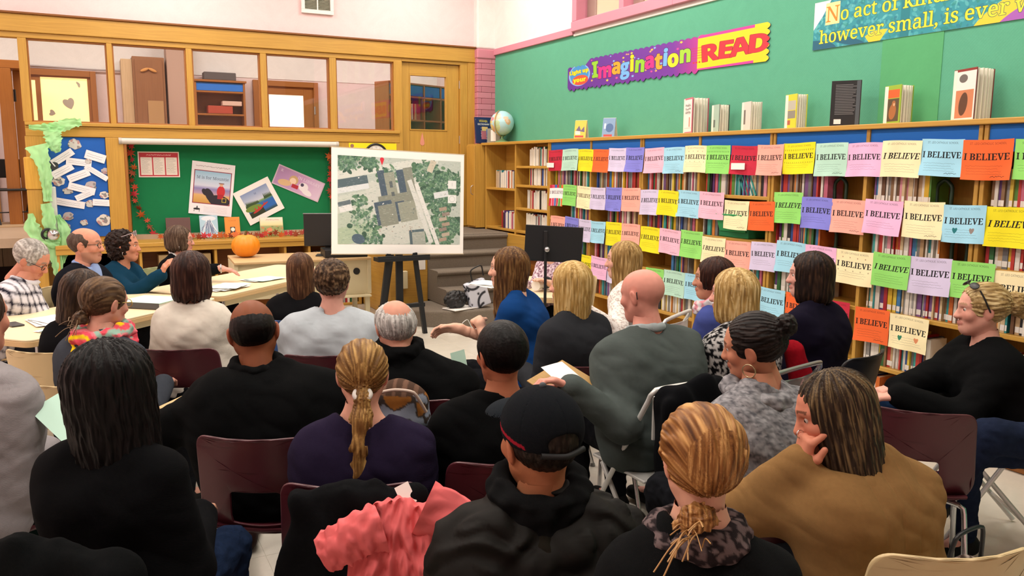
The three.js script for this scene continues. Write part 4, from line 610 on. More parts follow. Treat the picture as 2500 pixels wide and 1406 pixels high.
// ------------------------------------------------------------------ left end: newel post, cloth, riser, folding chair
{
  const np = thing('newel_post', 'square oak newel post wrapped in green cloth', 'post', [-0.45, 0, -9.84]);
  part('post', bx(-0.07, 0.07, 0, 1.42, -0.07, 0.07, 0.012), M.oak, np); part('cap', bx(-0.078, 0.078, 1.42, 1.75, -0.078, 0.078, 0.014), std(0xe0ad4a, 0.25, { map: woodTex }), np);  // upper post in paler oak: the lit highlight there is put into the colour
  const pb = std(0x8fdc86, 0.9);
  const cl = thing('green_gauze_cloth', 'ragged pale green gauze draped round the newel post', 'cloth');
  const gauze = new THREE.MeshPhysicalMaterial({ color: 0xb4f0aa, roughness: 0.95, transmission: 0.35, thickness: 0, side: THREE.DoubleSide });
  const ribbon = (n, pts, seed) => { // pts: x, y, z, half width
    const segs = 40, cols = 8, pos = [], idx = [], P = new THREE.CatmullRomCurve3(pts.map((p) => V(p[0], p[1], p[2]))), Wd = (t) => { const k = Math.min(t * (pts.length - 1), pts.length - 1.001), i = Math.floor(k); return pts[i][3] + (pts[i + 1][3] - pts[i][3]) * (k - i); };
    for (let i = 0; i <= segs; i++) { const t = i / segs, c = P.getPoint(t), tg = P.getTangent(t), sd = V(-tg.y, tg.x, 0).normalize(); for (let j = 0; j <= cols; j++) { const s = (j / cols) * 2 - 1, w = Wd(t) * (1 + 0.25 * noise3(t * 9, s > 0 ? 3 : 9, seed)); pos.push(c.x + sd.x * w * s, c.y + sd.y * w * s, c.z + 0.02 + 0.014 * Math.sin(s * 7 + noise3(t * 3, s, seed) * 3)); } }
    for (let i = 0; i < segs; i++) for (let j = 0; j < cols; j++) { const a = i * (cols + 1) + j; idx.push(a, a + 1, a + cols + 1, a + 1, a + cols + 2, a + cols + 1); }
    const g = new THREE.BufferGeometry(); g.setAttribute('position', new THREE.Float32BufferAttribute(pos, 3)); g.setIndex(idx); g.computeVertexNormals(); part(n, g, gauze, cl);
  };
  ribbon('swag', [[-0.46, 2.05, -9.86, 0.02], [-0.32, 2.05, -9.84, 0.04], [-0.2, 2.06, -9.84, 0.06], [-0.08, 2.1, -9.85, 0.05], [0.02, 2.11, -9.86, 0.035]], 1);
  ribbon('fold', [[-0.24, 2.08, -9.83, 0.1], [-0.25, 1.98, -9.82, 0.085], [-0.24, 1.88, -9.8, 0.07], [-0.21, 1.8, -9.8, 0.03]], 2);
  ribbon('fold', [[-0.4, 1.87, -9.8, 0.1], [-0.37, 1.75, -9.76, 0.075], [-0.34, 1.6, -9.74, 0.06], [-0.34, 1.45, -9.74, 0.045], [-0.33, 1.3, -9.74, 0.04]], 3);
  ribbon('fold', [[-0.36, 1.28, -9.73, 0.045], [-0.34, 1.15, -9.72, 0.06], [-0.33, 1.0, -9.72, 0.055], [-0.31, 0.85, -9.72, 0.07], [-0.3, 0.65, -9.72, 0.05], [-0.29, 0.5, -9.72, 0.03]], 4);
  ribbon('fold', [[-0.5, 1.18, -9.74, 0.02], [-0.49, 1.03, -9.72, 0.07], [-0.42, 0.93, -9.7, 0.06], [-0.34, 0.88, -9.69, 0.05], [-0.26, 0.86, -9.7, 0.05]], 5);
  ribbon('fold', [[-0.26, 1.16, -9.76, 0.02], [-0.21, 1.02, -9.74, 0.05], [-0.2, 0.9, -9.74, 0.06], [-0.23, 0.76, -9.74, 0.04], [-0.25, 0.66, -9.74, 0.02]], 6);
  const pl = thing('pole_speaker', 'white pole with chrome dome lamp beside the post', 'lamp', [-0.29, 0, -9.78]);
  part('pole', bx(-0.032, 0.032, 0, 1.45, -0.03, 0.03, 0.012), std(0xc9cdc9, 0.5), pl); part('dome', xf(new THREE.SphereGeometry(0.065, 24, 16, 0, TAU, 0, Math.PI * 0.6), { r: [1.3, 0, 0.4], t: [-0.02, 0.96, 0.1] }), M.chrome, pl); part('ring', xf(new THREE.TorusGeometry(0.05, 0.014, 8, 28), { r: [0.2, 0.5, 0], t: [-0.075, 0.97, 0.1] }), M.blackPlastic, pl); part('bracket', rod([0, 0.97, 0.02], [-0.02, 0.97, 0.08], 0.012), M.blackPlastic, pl);
  const rp = thing('riser_platform', 'pale boarded platform front in the left opening', 'platform');
  part('side_base', bx(-2.2, -0.52, 0, 0.5, -12.2, -11.85, 0), std(0x3a2f28, 0.9), rp);
  for (let i = 0; i < 12; i++) part('board', bx(-2.2 + i * 0.14, -2.2 + i * 0.14 + 0.136, 0.42, 0.9, -11.86, -11.84, 0.004, 'y'), std([0xc8ab86, 0xc2a47e, 0xcdb08c][i % 3], 0.6, { map: woodTex }), rp);
  part('deck', bx(-2.2, -0.52, 0.895, 0.915, -12.6, -11.84, 0.004), std(0xc2a682, 0.6, { map: woodTex }), rp);
  const fc = thing('folding_chair', 'black folding chair in the corridor opening', 'chair', [-0.82, 0.915, -12.35], 0.3);
  part('seat', bx(-0.2, 0.2, 0.42, 0.45, -0.2, 0.2, 0.012), M.blackPlastic, fc); part('backrest', bx(-0.2, 0.2, 0.58, 0.82, -0.235, -0.21, 0.05), M.blackPlastic, fc);
  for (const s of [-1, 1]) { part('leg', tube([[s * 0.2, 0.8, -0.22], [s * 0.2, 0.44, -0.1], [s * 0.2, 0.0, 0.2]], 0.011, 16), M.blackMetal, fc); part('leg', rod([s * 0.18, 0.43, 0.12], [s * 0.18, 0, -0.22], 0.011), M.blackMetal, fc); }
  part('stretcher', rod([-0.2, 0.15, 0.1], [0.2, 0.15, 0.1], 0.008), M.blackMetal, fc);
}
// ------------------------------------------------------------------ carpeted steps and landing
{
  const st = thing('carpeted_steps', 'grey carpeted steps with rounded bottom step by the map', 'stairs');
  const stepGeo = (x0, x1, y0, y1, z0, z1) => { const s = new THREE.Shape(), r = 0.035, h = y1 - y0, d = z1 - z0; s.moveTo(0, 0); s.lineTo(d - 0.02, 0); s.lineTo(d - 0.02, h - 0.06); s.quadraticCurveTo(d + 0.012, h - 0.045, d + 0.01, h - 0.02); s.quadraticCurveTo(d, h, d - 0.03, h); s.lineTo(0, h); const g = new THREE.ExtrudeGeometry(s, { depth: x1 - x0, bevelEnabled: false, curveSegments: 6 }); g.rotateY(-Math.PI / 2); g.translate(x1, y0, z0); return uvBox(g, 'x', 3); };
  const rise = 0.176, noses = [-7.95, -8.16, -8.4, -8.64, -8.88];
  for (let i = 1; i < 4; i++) part('step', stepGeo(3.42, 4.56, i * rise, (i + 1) * rise, -9.4, noses[i]), M.carpet, st);
  // rounded bottom step
  { const s = new THREE.Shape(); s.moveTo(3.5, 9.4); s.lineTo(4.56, 9.4); s.lineTo(4.56, 7.85); s.lineTo(3.75, 7.85); s.quadraticCurveTo(3.1, 7.85, 3.0, 8.25); s.quadraticCurveTo(3.0, 8.62, 3.5, 8.62); const g = new THREE.ExtrudeGeometry(s, { depth: rise - 0.03, bevelEnabled: true, bevelSize: 0.02, bevelThickness: 0.025, bevelSegments: 3, curveSegments: 20 }); g.rotateX(-Math.PI / 2); part('bottom_step', uvBox(g.toNonIndexed(), 'x', 3), M.carpet, st); }
  part('landing', stepGeo(3.42, 4.56, 4 * rise, 0.88, -9.98, noses[4]), M.carpet, st); part('landing_top', bx(3.42, 4.56, 0.878, 0.886, -9.98, -8.9, 0.003), M.carpet, st);
  const sp = thing('stair_side_panel', 'oak panel box between low shelves and steps', 'panel', [0, 0, 0]);
  part('panel', bx(2.97, 3.42, 0, 0.9, -9.96, -8.7, 0.006), M.oak, sp); part('rail', bx(2.95, 3.44, 0.88, 0.92, -9.96, -8.68, 0.008), M.oak, sp);
  const ob = thing('outlet_box', 'cream electrical outlet box on oak stair panel', 'outlet', [3.1, 0.42, -8.69]); part('box', bx(-0.05, 0.06, -0.1, 0.1, -0.005, 0.05, 0.008), M.cream, ob); part('conduit', rod([-0.02, -0.1, 0.02], [-0.02, -0.42, 0.02], 0.012), M.cream, ob);
  single('white_notice', bx(3.27, 3.39, 0.52, 0.83, -8.697, -8.694, 0), M.paper, 'white sheet taped on oak stair panel', 'paper');
  const ps = thing('power_strip', 'small white power adapter on floor with cord', 'adapter', [3.27, 0, -7.62]); part('block', bx(-0.05, 0.05, 0, 0.05, -0.03, 0.03, 0.008), M.whiteMetal, ps); part('cord', tube([[0.05, 0.02, 0], [0.1, 0.1, 0.02], [0.16, 0.12, 0.0], [0.2, 0.05, 0], [0.23, 0.004, 0.02], [0.35, 0.004, 0.1]], 0.004, 40, 6), M.whiteMetal, ps);
}
// ------------------------------------------------------------------ map board on the easel
{
  const tex = canvasTex(1200, 820, (g, w, h) => {
    const r = rng(90); g.fillStyle = '#b9c4bd'; g.fillRect(0, 0, w, h);
    const patch = (x, y, a, b, c, rot = 0) => { g.save(); g.translate(x, y); g.rotate(rot); g.fillStyle = c; g.fillRect(-a / 2, -b / 2, a, b); g.restore(); };
    const tree = (x, y, s, n) => { for (let i = 0; i < n * 1.3; i++) { g.fillStyle = ['#3f6450', '#4d7358', '#355646', '#5f8668'][Math.floor(r() * 4)]; const a = r() * TAU, q = Math.sqrt(r()) * s * 1.15; g.beginPath(); g.ellipse(x + Math.cos(a) * q * 1.2, y + Math.sin(a) * q * 0.9, 9 + r() * 26, 7 + r() * 17, r() * 3, 0, 7); g.fill(); } for (let i = 0; i < n * 9; i++) { g.globalAlpha = 0.5; g.fillStyle = ['#4f7a5e', '#5d8a66', '#3c6350', '#7fa382', '#446c5c', '#2e4f48', '#93b096'][Math.floor(r() * 7)]; const a = r() * TAU, q = Math.sqrt(r()) * s; g.beginPath(); g.ellipse(x + Math.cos(a) * q, y + Math.sin(a) * q * 0.8, 3 + r() * 13, 3 + r() * 9, r() * 3, 0, 7); g.fill(); } g.globalAlpha = 1; };
    patch(170, 420, 420, 160, '#c6cfc6', -0.22); patch(250, 560, 520, 150, '#b6c3b4', -0.22); patch(180, 720, 420, 160, '#a9bda4', -0.2); patch(560, 500, 520, 640, '#c9cfc8', -0.2); patch(470, 90, 1000, 70, '#d3d8d2', -0.2); patch(120, 30, 300, 80, '#9aa69a', -0.2);
    tree(90, 60, 90, 26); tree(300, 60, 60, 18); tree(480, 160, 90, 16); tree(860, 130, 130, 60); tree(1060, 220, 130, 70); tree(880, 330, 80, 40); tree(1000, 420, 110, 50); tree(1120, 640, 90, 60); tree(960, 600, 60, 30); tree(1010, 760, 90, 40); tree(840, 740, 60, 16); tree(250, 590, 130, 20); tree(330, 780, 90, 16); tree(200, 420, 60, 10);
    patch(130, 240, 300, 80, '#51656e', -0.2); patch(140, 300, 300, 50, '#d9e0e4', -0.2); patch(70, 470, 120, 90, '#dfe3e4', -0.25); patch(60, 440, 120, 40, '#5c6c74', -0.25); g.fillStyle = '#4a6072'; g.beginPath(); g.ellipse(190, 770, 62, 46, 0.3, 0, 7); g.fill();
    // the school roofs
    const sh = '#46586a', rf = '#868c80', rf2 = '#969b8e'; patch(420, 250, 70, 260, sh, -0.2); patch(500, 260, 100, 250, rf2, -0.2); patch(610, 240, 80, 270, sh, -0.2); patch(680, 210, 90, 260, rf, -0.2); patch(560, 385, 360, 100, rf, -0.2); patch(440, 520, 170, 220, sh, -0.2); patch(475, 540, 170, 200, rf, -0.2); patch(600, 500, 90, 190, sh, -0.2); patch(665, 500, 170, 190, rf2, -0.2); patch(500, 250, 30, 60, '#5a6468', -0.2); patch(520, 340, 30, 40, '#5a6468', -0.2);
    patch(790, 500, 46, 640, '#d5d9d6', -0.36); patch(870, 560, 40, 700, '#dfe2e0', -0.36); patch(760, 760, 150, 170, '#51656e', -0.1); patch(778, 772, 130, 150, '#a3aaa2', -0.1); for (let i = 0; i < 7; i++) { patch(1020 + (i % 2) * 30, 470 + i * 50, 80, 34, ['#a89484', '#8f8078', '#b6a898'][i % 3], -0.2); } for (let i = 0; i < 14; i++) patch(380 + r() * 420, 640 + r() * 60, 14, 8, '#b0a49a', r() * 3); patch(900, 60, 60, 120, '#c9c2b0', 0.4); patch(1000, 330, 150, 60, '#d9e0e4', -0.2); for (let i = 0; i < 50; i++) patch(r() * w, r() * h, 6 + r() * 14, 5 + r() * 8, ['#dfe3e2', '#8f9a96', '#55676a'][i % 3], r() * 3);
    for (let i = 0; i < 2600; i++) { g.globalAlpha = 0.16; g.fillStyle = ['#ffffff', '#55706a', '#d8e6de', '#3a5a58'][i % 4]; g.fillRect(r() * w, r() * h, 3 + r() * 22, 2 + r() * 7); } g.globalAlpha = 0.05; g.fillStyle = '#e6f0ea'; g.fillRect(0, 0, w, h); g.globalAlpha = 1;
    for (const y of [190, 330]) { g.fillStyle = '#e8ecec'; g.fillRect(1070, y, 86, 80); g.strokeStyle = '#aab4b4'; g.lineWidth = 3; if (y > 200) { g.beginPath(); g.arc(1113, y + 40, 28, 0, 7); g.stroke(); } else { g.beginPath(); g.moveTo(1113, y + 20); g.lineTo(1113, y + 55); g.stroke(); } }
    g.fillStyle = '#d82c40'; g.beginPath(); g.moveTo(412, 76); g.lineTo(392, 20); g.arc(412, 20, 20, Math.PI, 0); g.lineTo(412, 76); g.fill();
  });
  const mb = thing('map_board', 'large white bordered aerial photo board on easel', 'map', [2.755, 1.325, -7.72]); mb.rotation.set(-0.06, 0.02, -0.042);
  part('panel', bx(-0.685, 0.685, -0.5, 0.505, -0.022, 0, 0.002), std(0xf4f3f0, 0.6), mb);
  part('print', new THREE.PlaneGeometry(1.275, 0.84), std(0xffffff, 0.45, { map: tex }), mb, [0.008, 0.012, 0.0015]);
  part('edge_band', bx(-0.688, 0.688, 0.503, 0.51, -0.026, 0.002, 0), std(0xc9b89a, 0.6), mb); part('edge_band', bx(-0.688, 0.688, -0.507, -0.5, -0.026, 0.002, 0), std(0xc9b89a, 0.6), mb);
  const ea = thing('easel', 'black wooden easel holding the aerial map', 'easel', [2.75, 0, -7.7]);
  part('tray', bx(-0.27, 0.27, 0.76, 0.8, -0.06, 0.09, 0.006), M.blackMetal, ea); part('lip', bx(-0.27, 0.27, 0.8, 0.815, 0.075, 0.09, 0.003), M.blackMetal, ea);
  part('mast', bx(-0.035, 0.035, 0.3, 1.72, -0.09, -0.05, 0.005), M.blackMetal, ea);
  for (const s of [-1, 1]) part('leg', xf(bx(-0.022, 0.022, -0.42, 0.42, -0.022, 0.022, 0.004), { r: [0.02, 0, s * 0.13], t: [s * 0.19, 0.415, 0] }), M.blackMetal, ea);
  part('leg', rod([0, 1.2, -0.1], [0, 0, -0.62], 0.02), M.blackMetal, ea); part('crossbar', bx(-0.24, 0.24, 0.28, 0.32, -0.02, 0.02, 0.004), M.blackMetal, ea);
}
// ------------------------------------------------------------------ desk with pumpkin, monitor and printer
{
  const dk = thing('computer_desk', 'cream computer desk below the green board', 'desk', [1.95, 0, -8.6], -0.06);
  part('top', bx(-0.68, 0.68, 0.72, 0.745, -0.36, 0.36, 0.006), M.lamEdge, dk); part('modesty_panel', bx(-0.66, 0.66, 0.36, 0.72, 0.28, 0.3, 0.004), M.cream, dk);
  for (const s of [-1, 1]) { part('end_panel', bx(s * 0.66 - 0.02, s * 0.66 + 0.02, 0.36, 0.72, -0.3, 0.32, 0.004), M.cream, dk); part('leg', bx(s * 0.64 - 0.025, s * 0.64 + 0.025, 0, 0.4, 0.26, 0.31, 0.006), M.cream, dk); part('leg', bx(s * 0.64 - 0.025, s * 0.64 + 0.025, 0, 0.4, -0.31, -0.26, 0.006), M.cream, dk); }
  for (const x of [-0.3, 0.53]) part('grommet', xf(new THREE.CylinderGeometry(0.035, 0.035, 0.006, 20), { r: [Math.PI / 2, 0, 0], t: [x, 0.6, 0.302] }), M.rubber, dk);
  part('keyboard_shelf', bx(-0.1, 0.66, 0.34, 0.36, 0, 0.4, 0.004), M.cream, dk);
  // pumpkin
  const pk = thing('pumpkin', 'round orange pumpkin on the cream desk', 'pumpkin', [1.44, 0.745, -8.74]);
  part('body', (() => { const g = new THREE.SphereGeometry(1, 72, 36), p = g.attributes.position; for (let i = 0; i < p.count; i++) { const x = p.getX(i), y = p.getY(i), z = p.getZ(i), a = Math.atan2(z, x), rr = Math.hypot(x, z), k = 1 - 0.045 * Math.pow(Math.abs(Math.cos(a * 6.5)), 6) * rr, dip = 0.16 * Math.exp(-rr * rr * 10); p.setXYZ(i, x * k * 0.142, (y - Math.sign(y) * dip) * 0.125 + 0.118, z * k * 0.142); } g.computeVertexNormals(); return g; })(), std(0xe58a14, 0.45), pk);
  part('stem', xf(tube([[0, 0, 0], [0.004, 0.03, 0.004], [0.016, 0.05, 0.01]], 0.013, 10, 7), { t: [0, 0.218, 0] }), std(0x6a5a30, 0.8), pk);
  const mo = thing('computer_monitor', 'black computer monitor partly behind the map', 'monitor', [2.24, 0.745, -8.55], -0.35);
  part('screen', bx(-0.24, 0.24, 0.1, 0.44, -0.02, 0.02, 0.01), M.blackPlastic, mo); part('stand', bx(-0.03, 0.03, 0, 0.2, -0.05, -0.02, 0.005), M.blackPlastic, mo); part('foot', bx(-0.12, 0.12, 0, 0.012, -0.09, 0.09, 0.005), M.blackPlastic, mo); part('bezel', bx(-0.245, 0.245, 0.436, 0.444, -0.022, 0.024, 0.003), std(0x777a7c, 0.4), mo);
  const pr = thing('desktop_computer', 'flat black desktop computer on the desk end', 'computer', [2.36, 0.745, -8.46], -0.1); part('case', bx(-0.2, 0.24, 0, 0.085, -0.12, 0.18, 0.008), M.blackPlastic, pr); part('front', bx(-0.19, 0.23, 0.015, 0.07, 0.18, 0.184, 0.002), M.rubber, pr);
  for (let i = 0; i < 4; i++) single('stacked_book', bx(-0.09 + i * 0.003, 0.09 - i * 0.004, i * 0.026, i * 0.026 + 0.024, -0.07, 0.07, 0.003), std([0x8f8a94, 0xb9b2b4, 0xd8d2cc, 0x9a8f88][i], 0.7), `${['lowest', 'second lowest', 'third', 'topmost'][i]} grey book of small stack under ledge`, 'book', [2.16, 0.416, -9.78], null, 'books stacked under the ledge');
  const cr = single('cardboard_box', bx(0.68, 1.22, 0.42, 0.7, -9.95, -9.72, 0.006), std(0xa58c62, 0.8), 'low tan cardboard box on shelf behind pumpkin', 'box');
  single('blue_book', bx(2.4, 2.62, 0.6, 0.64, -9.92, -9.74, 0.003), std(0x2a4a8c, 0.6), 'flat dark blue book under the ledge', 'book');
}
// ------------------------------------------------------------------ meeting tables on the left
function foldTable(label, cx, cz, turn, L, Wd, top = M.laminate) {
  const t = thing('meeting_table', label, 'table', [cx, 0, cz], turn, 'laminate meeting tables');
  const s = new THREE.Shape(), a = L / 2, b = Wd / 2, r = 0.06; s.moveTo(-a + r, -b); s.lineTo(a - r, -b); s.quadraticCurveTo(a, -b, a, -b + r); s.lineTo(a, b - r); s.quadraticCurveTo(a, b, a - r, b); s.lineTo(-a + r, b); s.quadraticCurveTo(-a, b, -a, b - r); s.lineTo(-a, -b + r); s.quadraticCurveTo(-a, -b, -a + r, -b);
  const g = new THREE.ExtrudeGeometry(s, { depth: 0.006, bevelEnabled: true, bevelSize: 0.002, bevelThickness: 0.002, bevelSegments: 1 }); g.rotateX(-Math.PI / 2); g.translate(0, 0.732, 0); part('top', g, top, t);
  const e = new THREE.ExtrudeGeometry(s, { depth: 0.026, bevelEnabled: true, bevelSize: 0.004, bevelThickness: 0.003, bevelSegments: 1 }); e.rotateX(-Math.PI / 2); e.translate(0, 0.7, 0); part('edge_band', e, M.lamEdge, t);
  for (const x of [-1, 1]) for (const z of [-1, 1]) part('leg', rod([x * (a - 0.12), 0, z * (b - 0.08)], [x * (a - 0.12), 0.7, z * (b - 0.08)], 0.014), M.steel, t);
  part('apron', [bx(-a + 0.12, a - 0.12, 0.64, 0.698, -b + 0.07, -b + 0.09), bx(-a + 0.12, a - 0.12, 0.64, 0.698, b - 0.09, b - 0.07)], M.cream, t); return t;
}
const TBL = Math.atan2(0.69, 0.72);
{
  foldTable('near left cream meeting table below the plaid shirt man', -0.02, -5.9, TBL, 1.55, 0.76); foldTable('far cream meeting table reaching towards the easel', 1.22, -7.13, TBL, 1.78, 0.76);
  foldTable('small cream table beside the music stand', 3.2, -5.72, 1.0, 1.15, 0.6);
  const pap = (label, x, z, w, d, turn, m = M.paper, n = 3) => { const o = thing('paper_stack', label, 'papers', [x, 0.743, z], turn); for (let i = 0; i < n; i++) { const g = new THREE.PlaneGeometry(w, d, 6, 4), p = g.attributes.position; for (let k = 0; k < p.count; k++) p.setZ(k, 0.004 * (1 + noise3(p.getX(k) * 9 + x * 7, p.getY(k) * 9, i)) ); g.rotateX(-Math.PI / 2); g.computeVertexNormals(); part('sheet', g, i === n - 1 ? m : M.paper, o, [(i - 1) * 0.02, 0.004 * i, (i % 2) * 0.02], [0, (i - 1) * 0.15, 0]); } return o; };
  pap('white papers in front of plaid shirt man', -0.2, -5.65, 0.24, 0.3, 0.4); pap('mint sheet with pen at near table corner', -0.12, -5.32, 0.22, 0.28, 0.9, M.mint, 2); pap('loose white papers on far table behind bottle', 0.92, -6.62, 0.3, 0.22, 0.7, M.paper, 4); pap('mint sheets on the far table', 1.28, -7.0, 0.28, 0.22, 0.6, M.mint, 2);
  pap('white papers on small table by the music stand', 2.86, -5.92, 0.24, 0.3, 0.5); pap('mint sheets on small table edge', 3.3, -5.4, 0.22, 0.3, 1.0, M.mint, 2);
  const bn = thing('ring_binder', 'thick white binder of papers on near table', 'binder', [0.36, 0.744, -6.02], TBL + 0.1); part('cover', bx(-0.14, 0.14, 0, 0.006, -0.16, 0.16, 0.002), std(0xd8d8d6, 0.5), bn); part('pages', bx(-0.13, 0.135, 0.006, 0.034, -0.15, 0.15, 0.003), M.paper, bn); part('cover', bx(-0.14, 0.14, 0.034, 0.04, -0.16, 0.16, 0.002), M.mint, bn); part('spine', bx(-0.145, -0.138, 0, 0.04, -0.16, 0.16, 0.002), std(0x4a4a4c, 0.5), bn);
  for (const [x, z, a, l] of [[-0.42, -5.62, 0.4, 'dark phone at left picture edge'], [-0.03, -5.5, 1.2, 'grey phone near the white papers']]) single('mobile_phone', xf(bx(-0.035, 0.035, 0, 0.009, -0.07, 0.07, 0.003), { r: [0, a, 0] }), std(0x3a3a3c, 0.35), l, 'phone', [x, 0.742, z]);
  single('pen', xf(rod([-0.06, 0.006, 0], [0.06, 0.006, 0], 0.005), { r: [0, 0.5, 0] }), std(0x3a4444, 0.4), 'dark pen lying on mint sheet', 'pen', [-0.14, 0.75, -5.27]);
  const bo = thing('water_bottle', 'clear plastic water bottle on the table', 'bottle', [0.78, 0.742, -6.5]);
  part('bottle', new THREE.LatheGeometry([[0.001, 0], [0.03, 0], [0.033, 0.01], [0.031, 0.05], [0.033, 0.055], [0.033, 0.13], [0.025, 0.165], [0.013, 0.19], [0.013, 0.205]].map((p) => new THREE.Vector2(...p)), 28), M.clear, bo); part('cap', xf(new THREE.CylinderGeometry(0.015, 0.015, 0.018, 18), { t: [0, 0.21, 0] }), M.whiteMetal, bo); part('wrap', new THREE.LatheGeometry([[0.0335, 0.07], [0.034, 0.072], [0.034, 0.125], [0.0335, 0.127]].map((p) => new THREE.Vector2(...p)), 28), std(0xd6dde6, 0.5), bo);
  // camera with pale lens on the small table
  const cm = thing('camera', 'camera with white lens lying on small table', 'camera', [3.1, 0.744, -5.5], 0.6);
  part('lens', xf(new THREE.CylinderGeometry(0.038, 0.034, 0.13, 24), { r: [0, 0, Math.PI / 2], t: [-0.03, 0.045, 0] }), std(0xe9e8e4, 0.35), cm); part('ring', xf(new THREE.CylinderGeometry(0.041, 0.041, 0.05, 24), { r: [0, 0, Math.PI / 2], t: [0.05, 0.045, 0] }), M.blackPlastic, cm); part('ring', xf(new THREE.CylinderGeometry(0.045, 0.045, 0.03, 24), { r: [0, 0, Math.PI / 2], t: [0.1, 0.045, 0] }), M.rubber, cm);
  // music stand
  const ms = thing('music_stand', 'black music stand with solid tilted desk', 'music stand', [2.89, 0, -5.07], -0.47);
  part('desk', bx(-0.205, 0.205, 1.02, 1.275, -0.008, 0.0, 0.006), M.blackMetal, ms, null, [0, 0, -0.05]); part('lip', bx(-0.2, 0.2, 1.02, 1.028, -0.06, 0, 0.002), M.blackMetal, ms, null, [0, 0, -0.05]); part('spine', bx(-0.014, 0.014, 1.1, 1.24, 0.0, 0.014, 0.004), M.blackPlastic, ms); part('knob', xf(new THREE.SphereGeometry(0.02, 16, 12), { t: [0.01, 1.11, 0.03] }), M.steel, ms); part('pole', rod([0, 0.03, 0.01], [0, 1.11, 0.02], 0.011), M.blackMetal, ms);
  for (let i = 0; i < 3; i++) part('leg', tube([[0, 0.12, 0], [Math.cos(i * 2.09) * 0.12, 0.06, Math.sin(i * 2.09) * 0.12], [Math.cos(i * 2.09) * 0.26, 0.008, Math.sin(i * 2.09) * 0.26]], 0.009, 14, 6), M.blackMetal, ms);
  // bags on the bottom step
  single('black_shoulder_bag', bagGeo(0.13, 0.17, 0.08, 8), M.blackPlastic, 'black soft bag on the carpeted bottom step', 'bag', [3.45, 0.19, -7.98]);
  const pbg = thing('patterned_bag', 'black and white patterned bag beside black bag', 'bag', [3.74, 0.18, -7.96]);
  part('body', bx(-0.12, 0.12, 0, 0.3, -0.05, 0.05, 0.02), std(0xffffff, 0.8, { map: canvasTex(128, 128, (g) => { const r = rng(44); g.fillStyle = '#c8ccd8'; g.fillRect(0, 0, 128, 128); for (let i = 0; i < 40; i++) { g.strokeStyle = '#23252c'; g.lineWidth = 3; g.beginPath(); g.arc(r() * 128, r() * 128, 5 + r() * 12, 0, r() * 6); g.stroke(); } }, true) }), pbg, null, [0, 0, 0.3]);
  part('strap', tube([[-0.1, 0.28, 0], [-0.12, 0.4, 0], [0.0, 0.45, 0], [0.03, 0.34, 0]], 0.008, 20, 6), M.blackPlastic, pbg);
  single('white_folder', xf(bx(-0.16, 0.16, 0, 0.01, -0.11, 0.11, 0.002), { r: [0, 0.3, 0] }), M.paper, 'white papers under the black bag on step', 'papers', [3.5, 0.177, -7.97]);
}
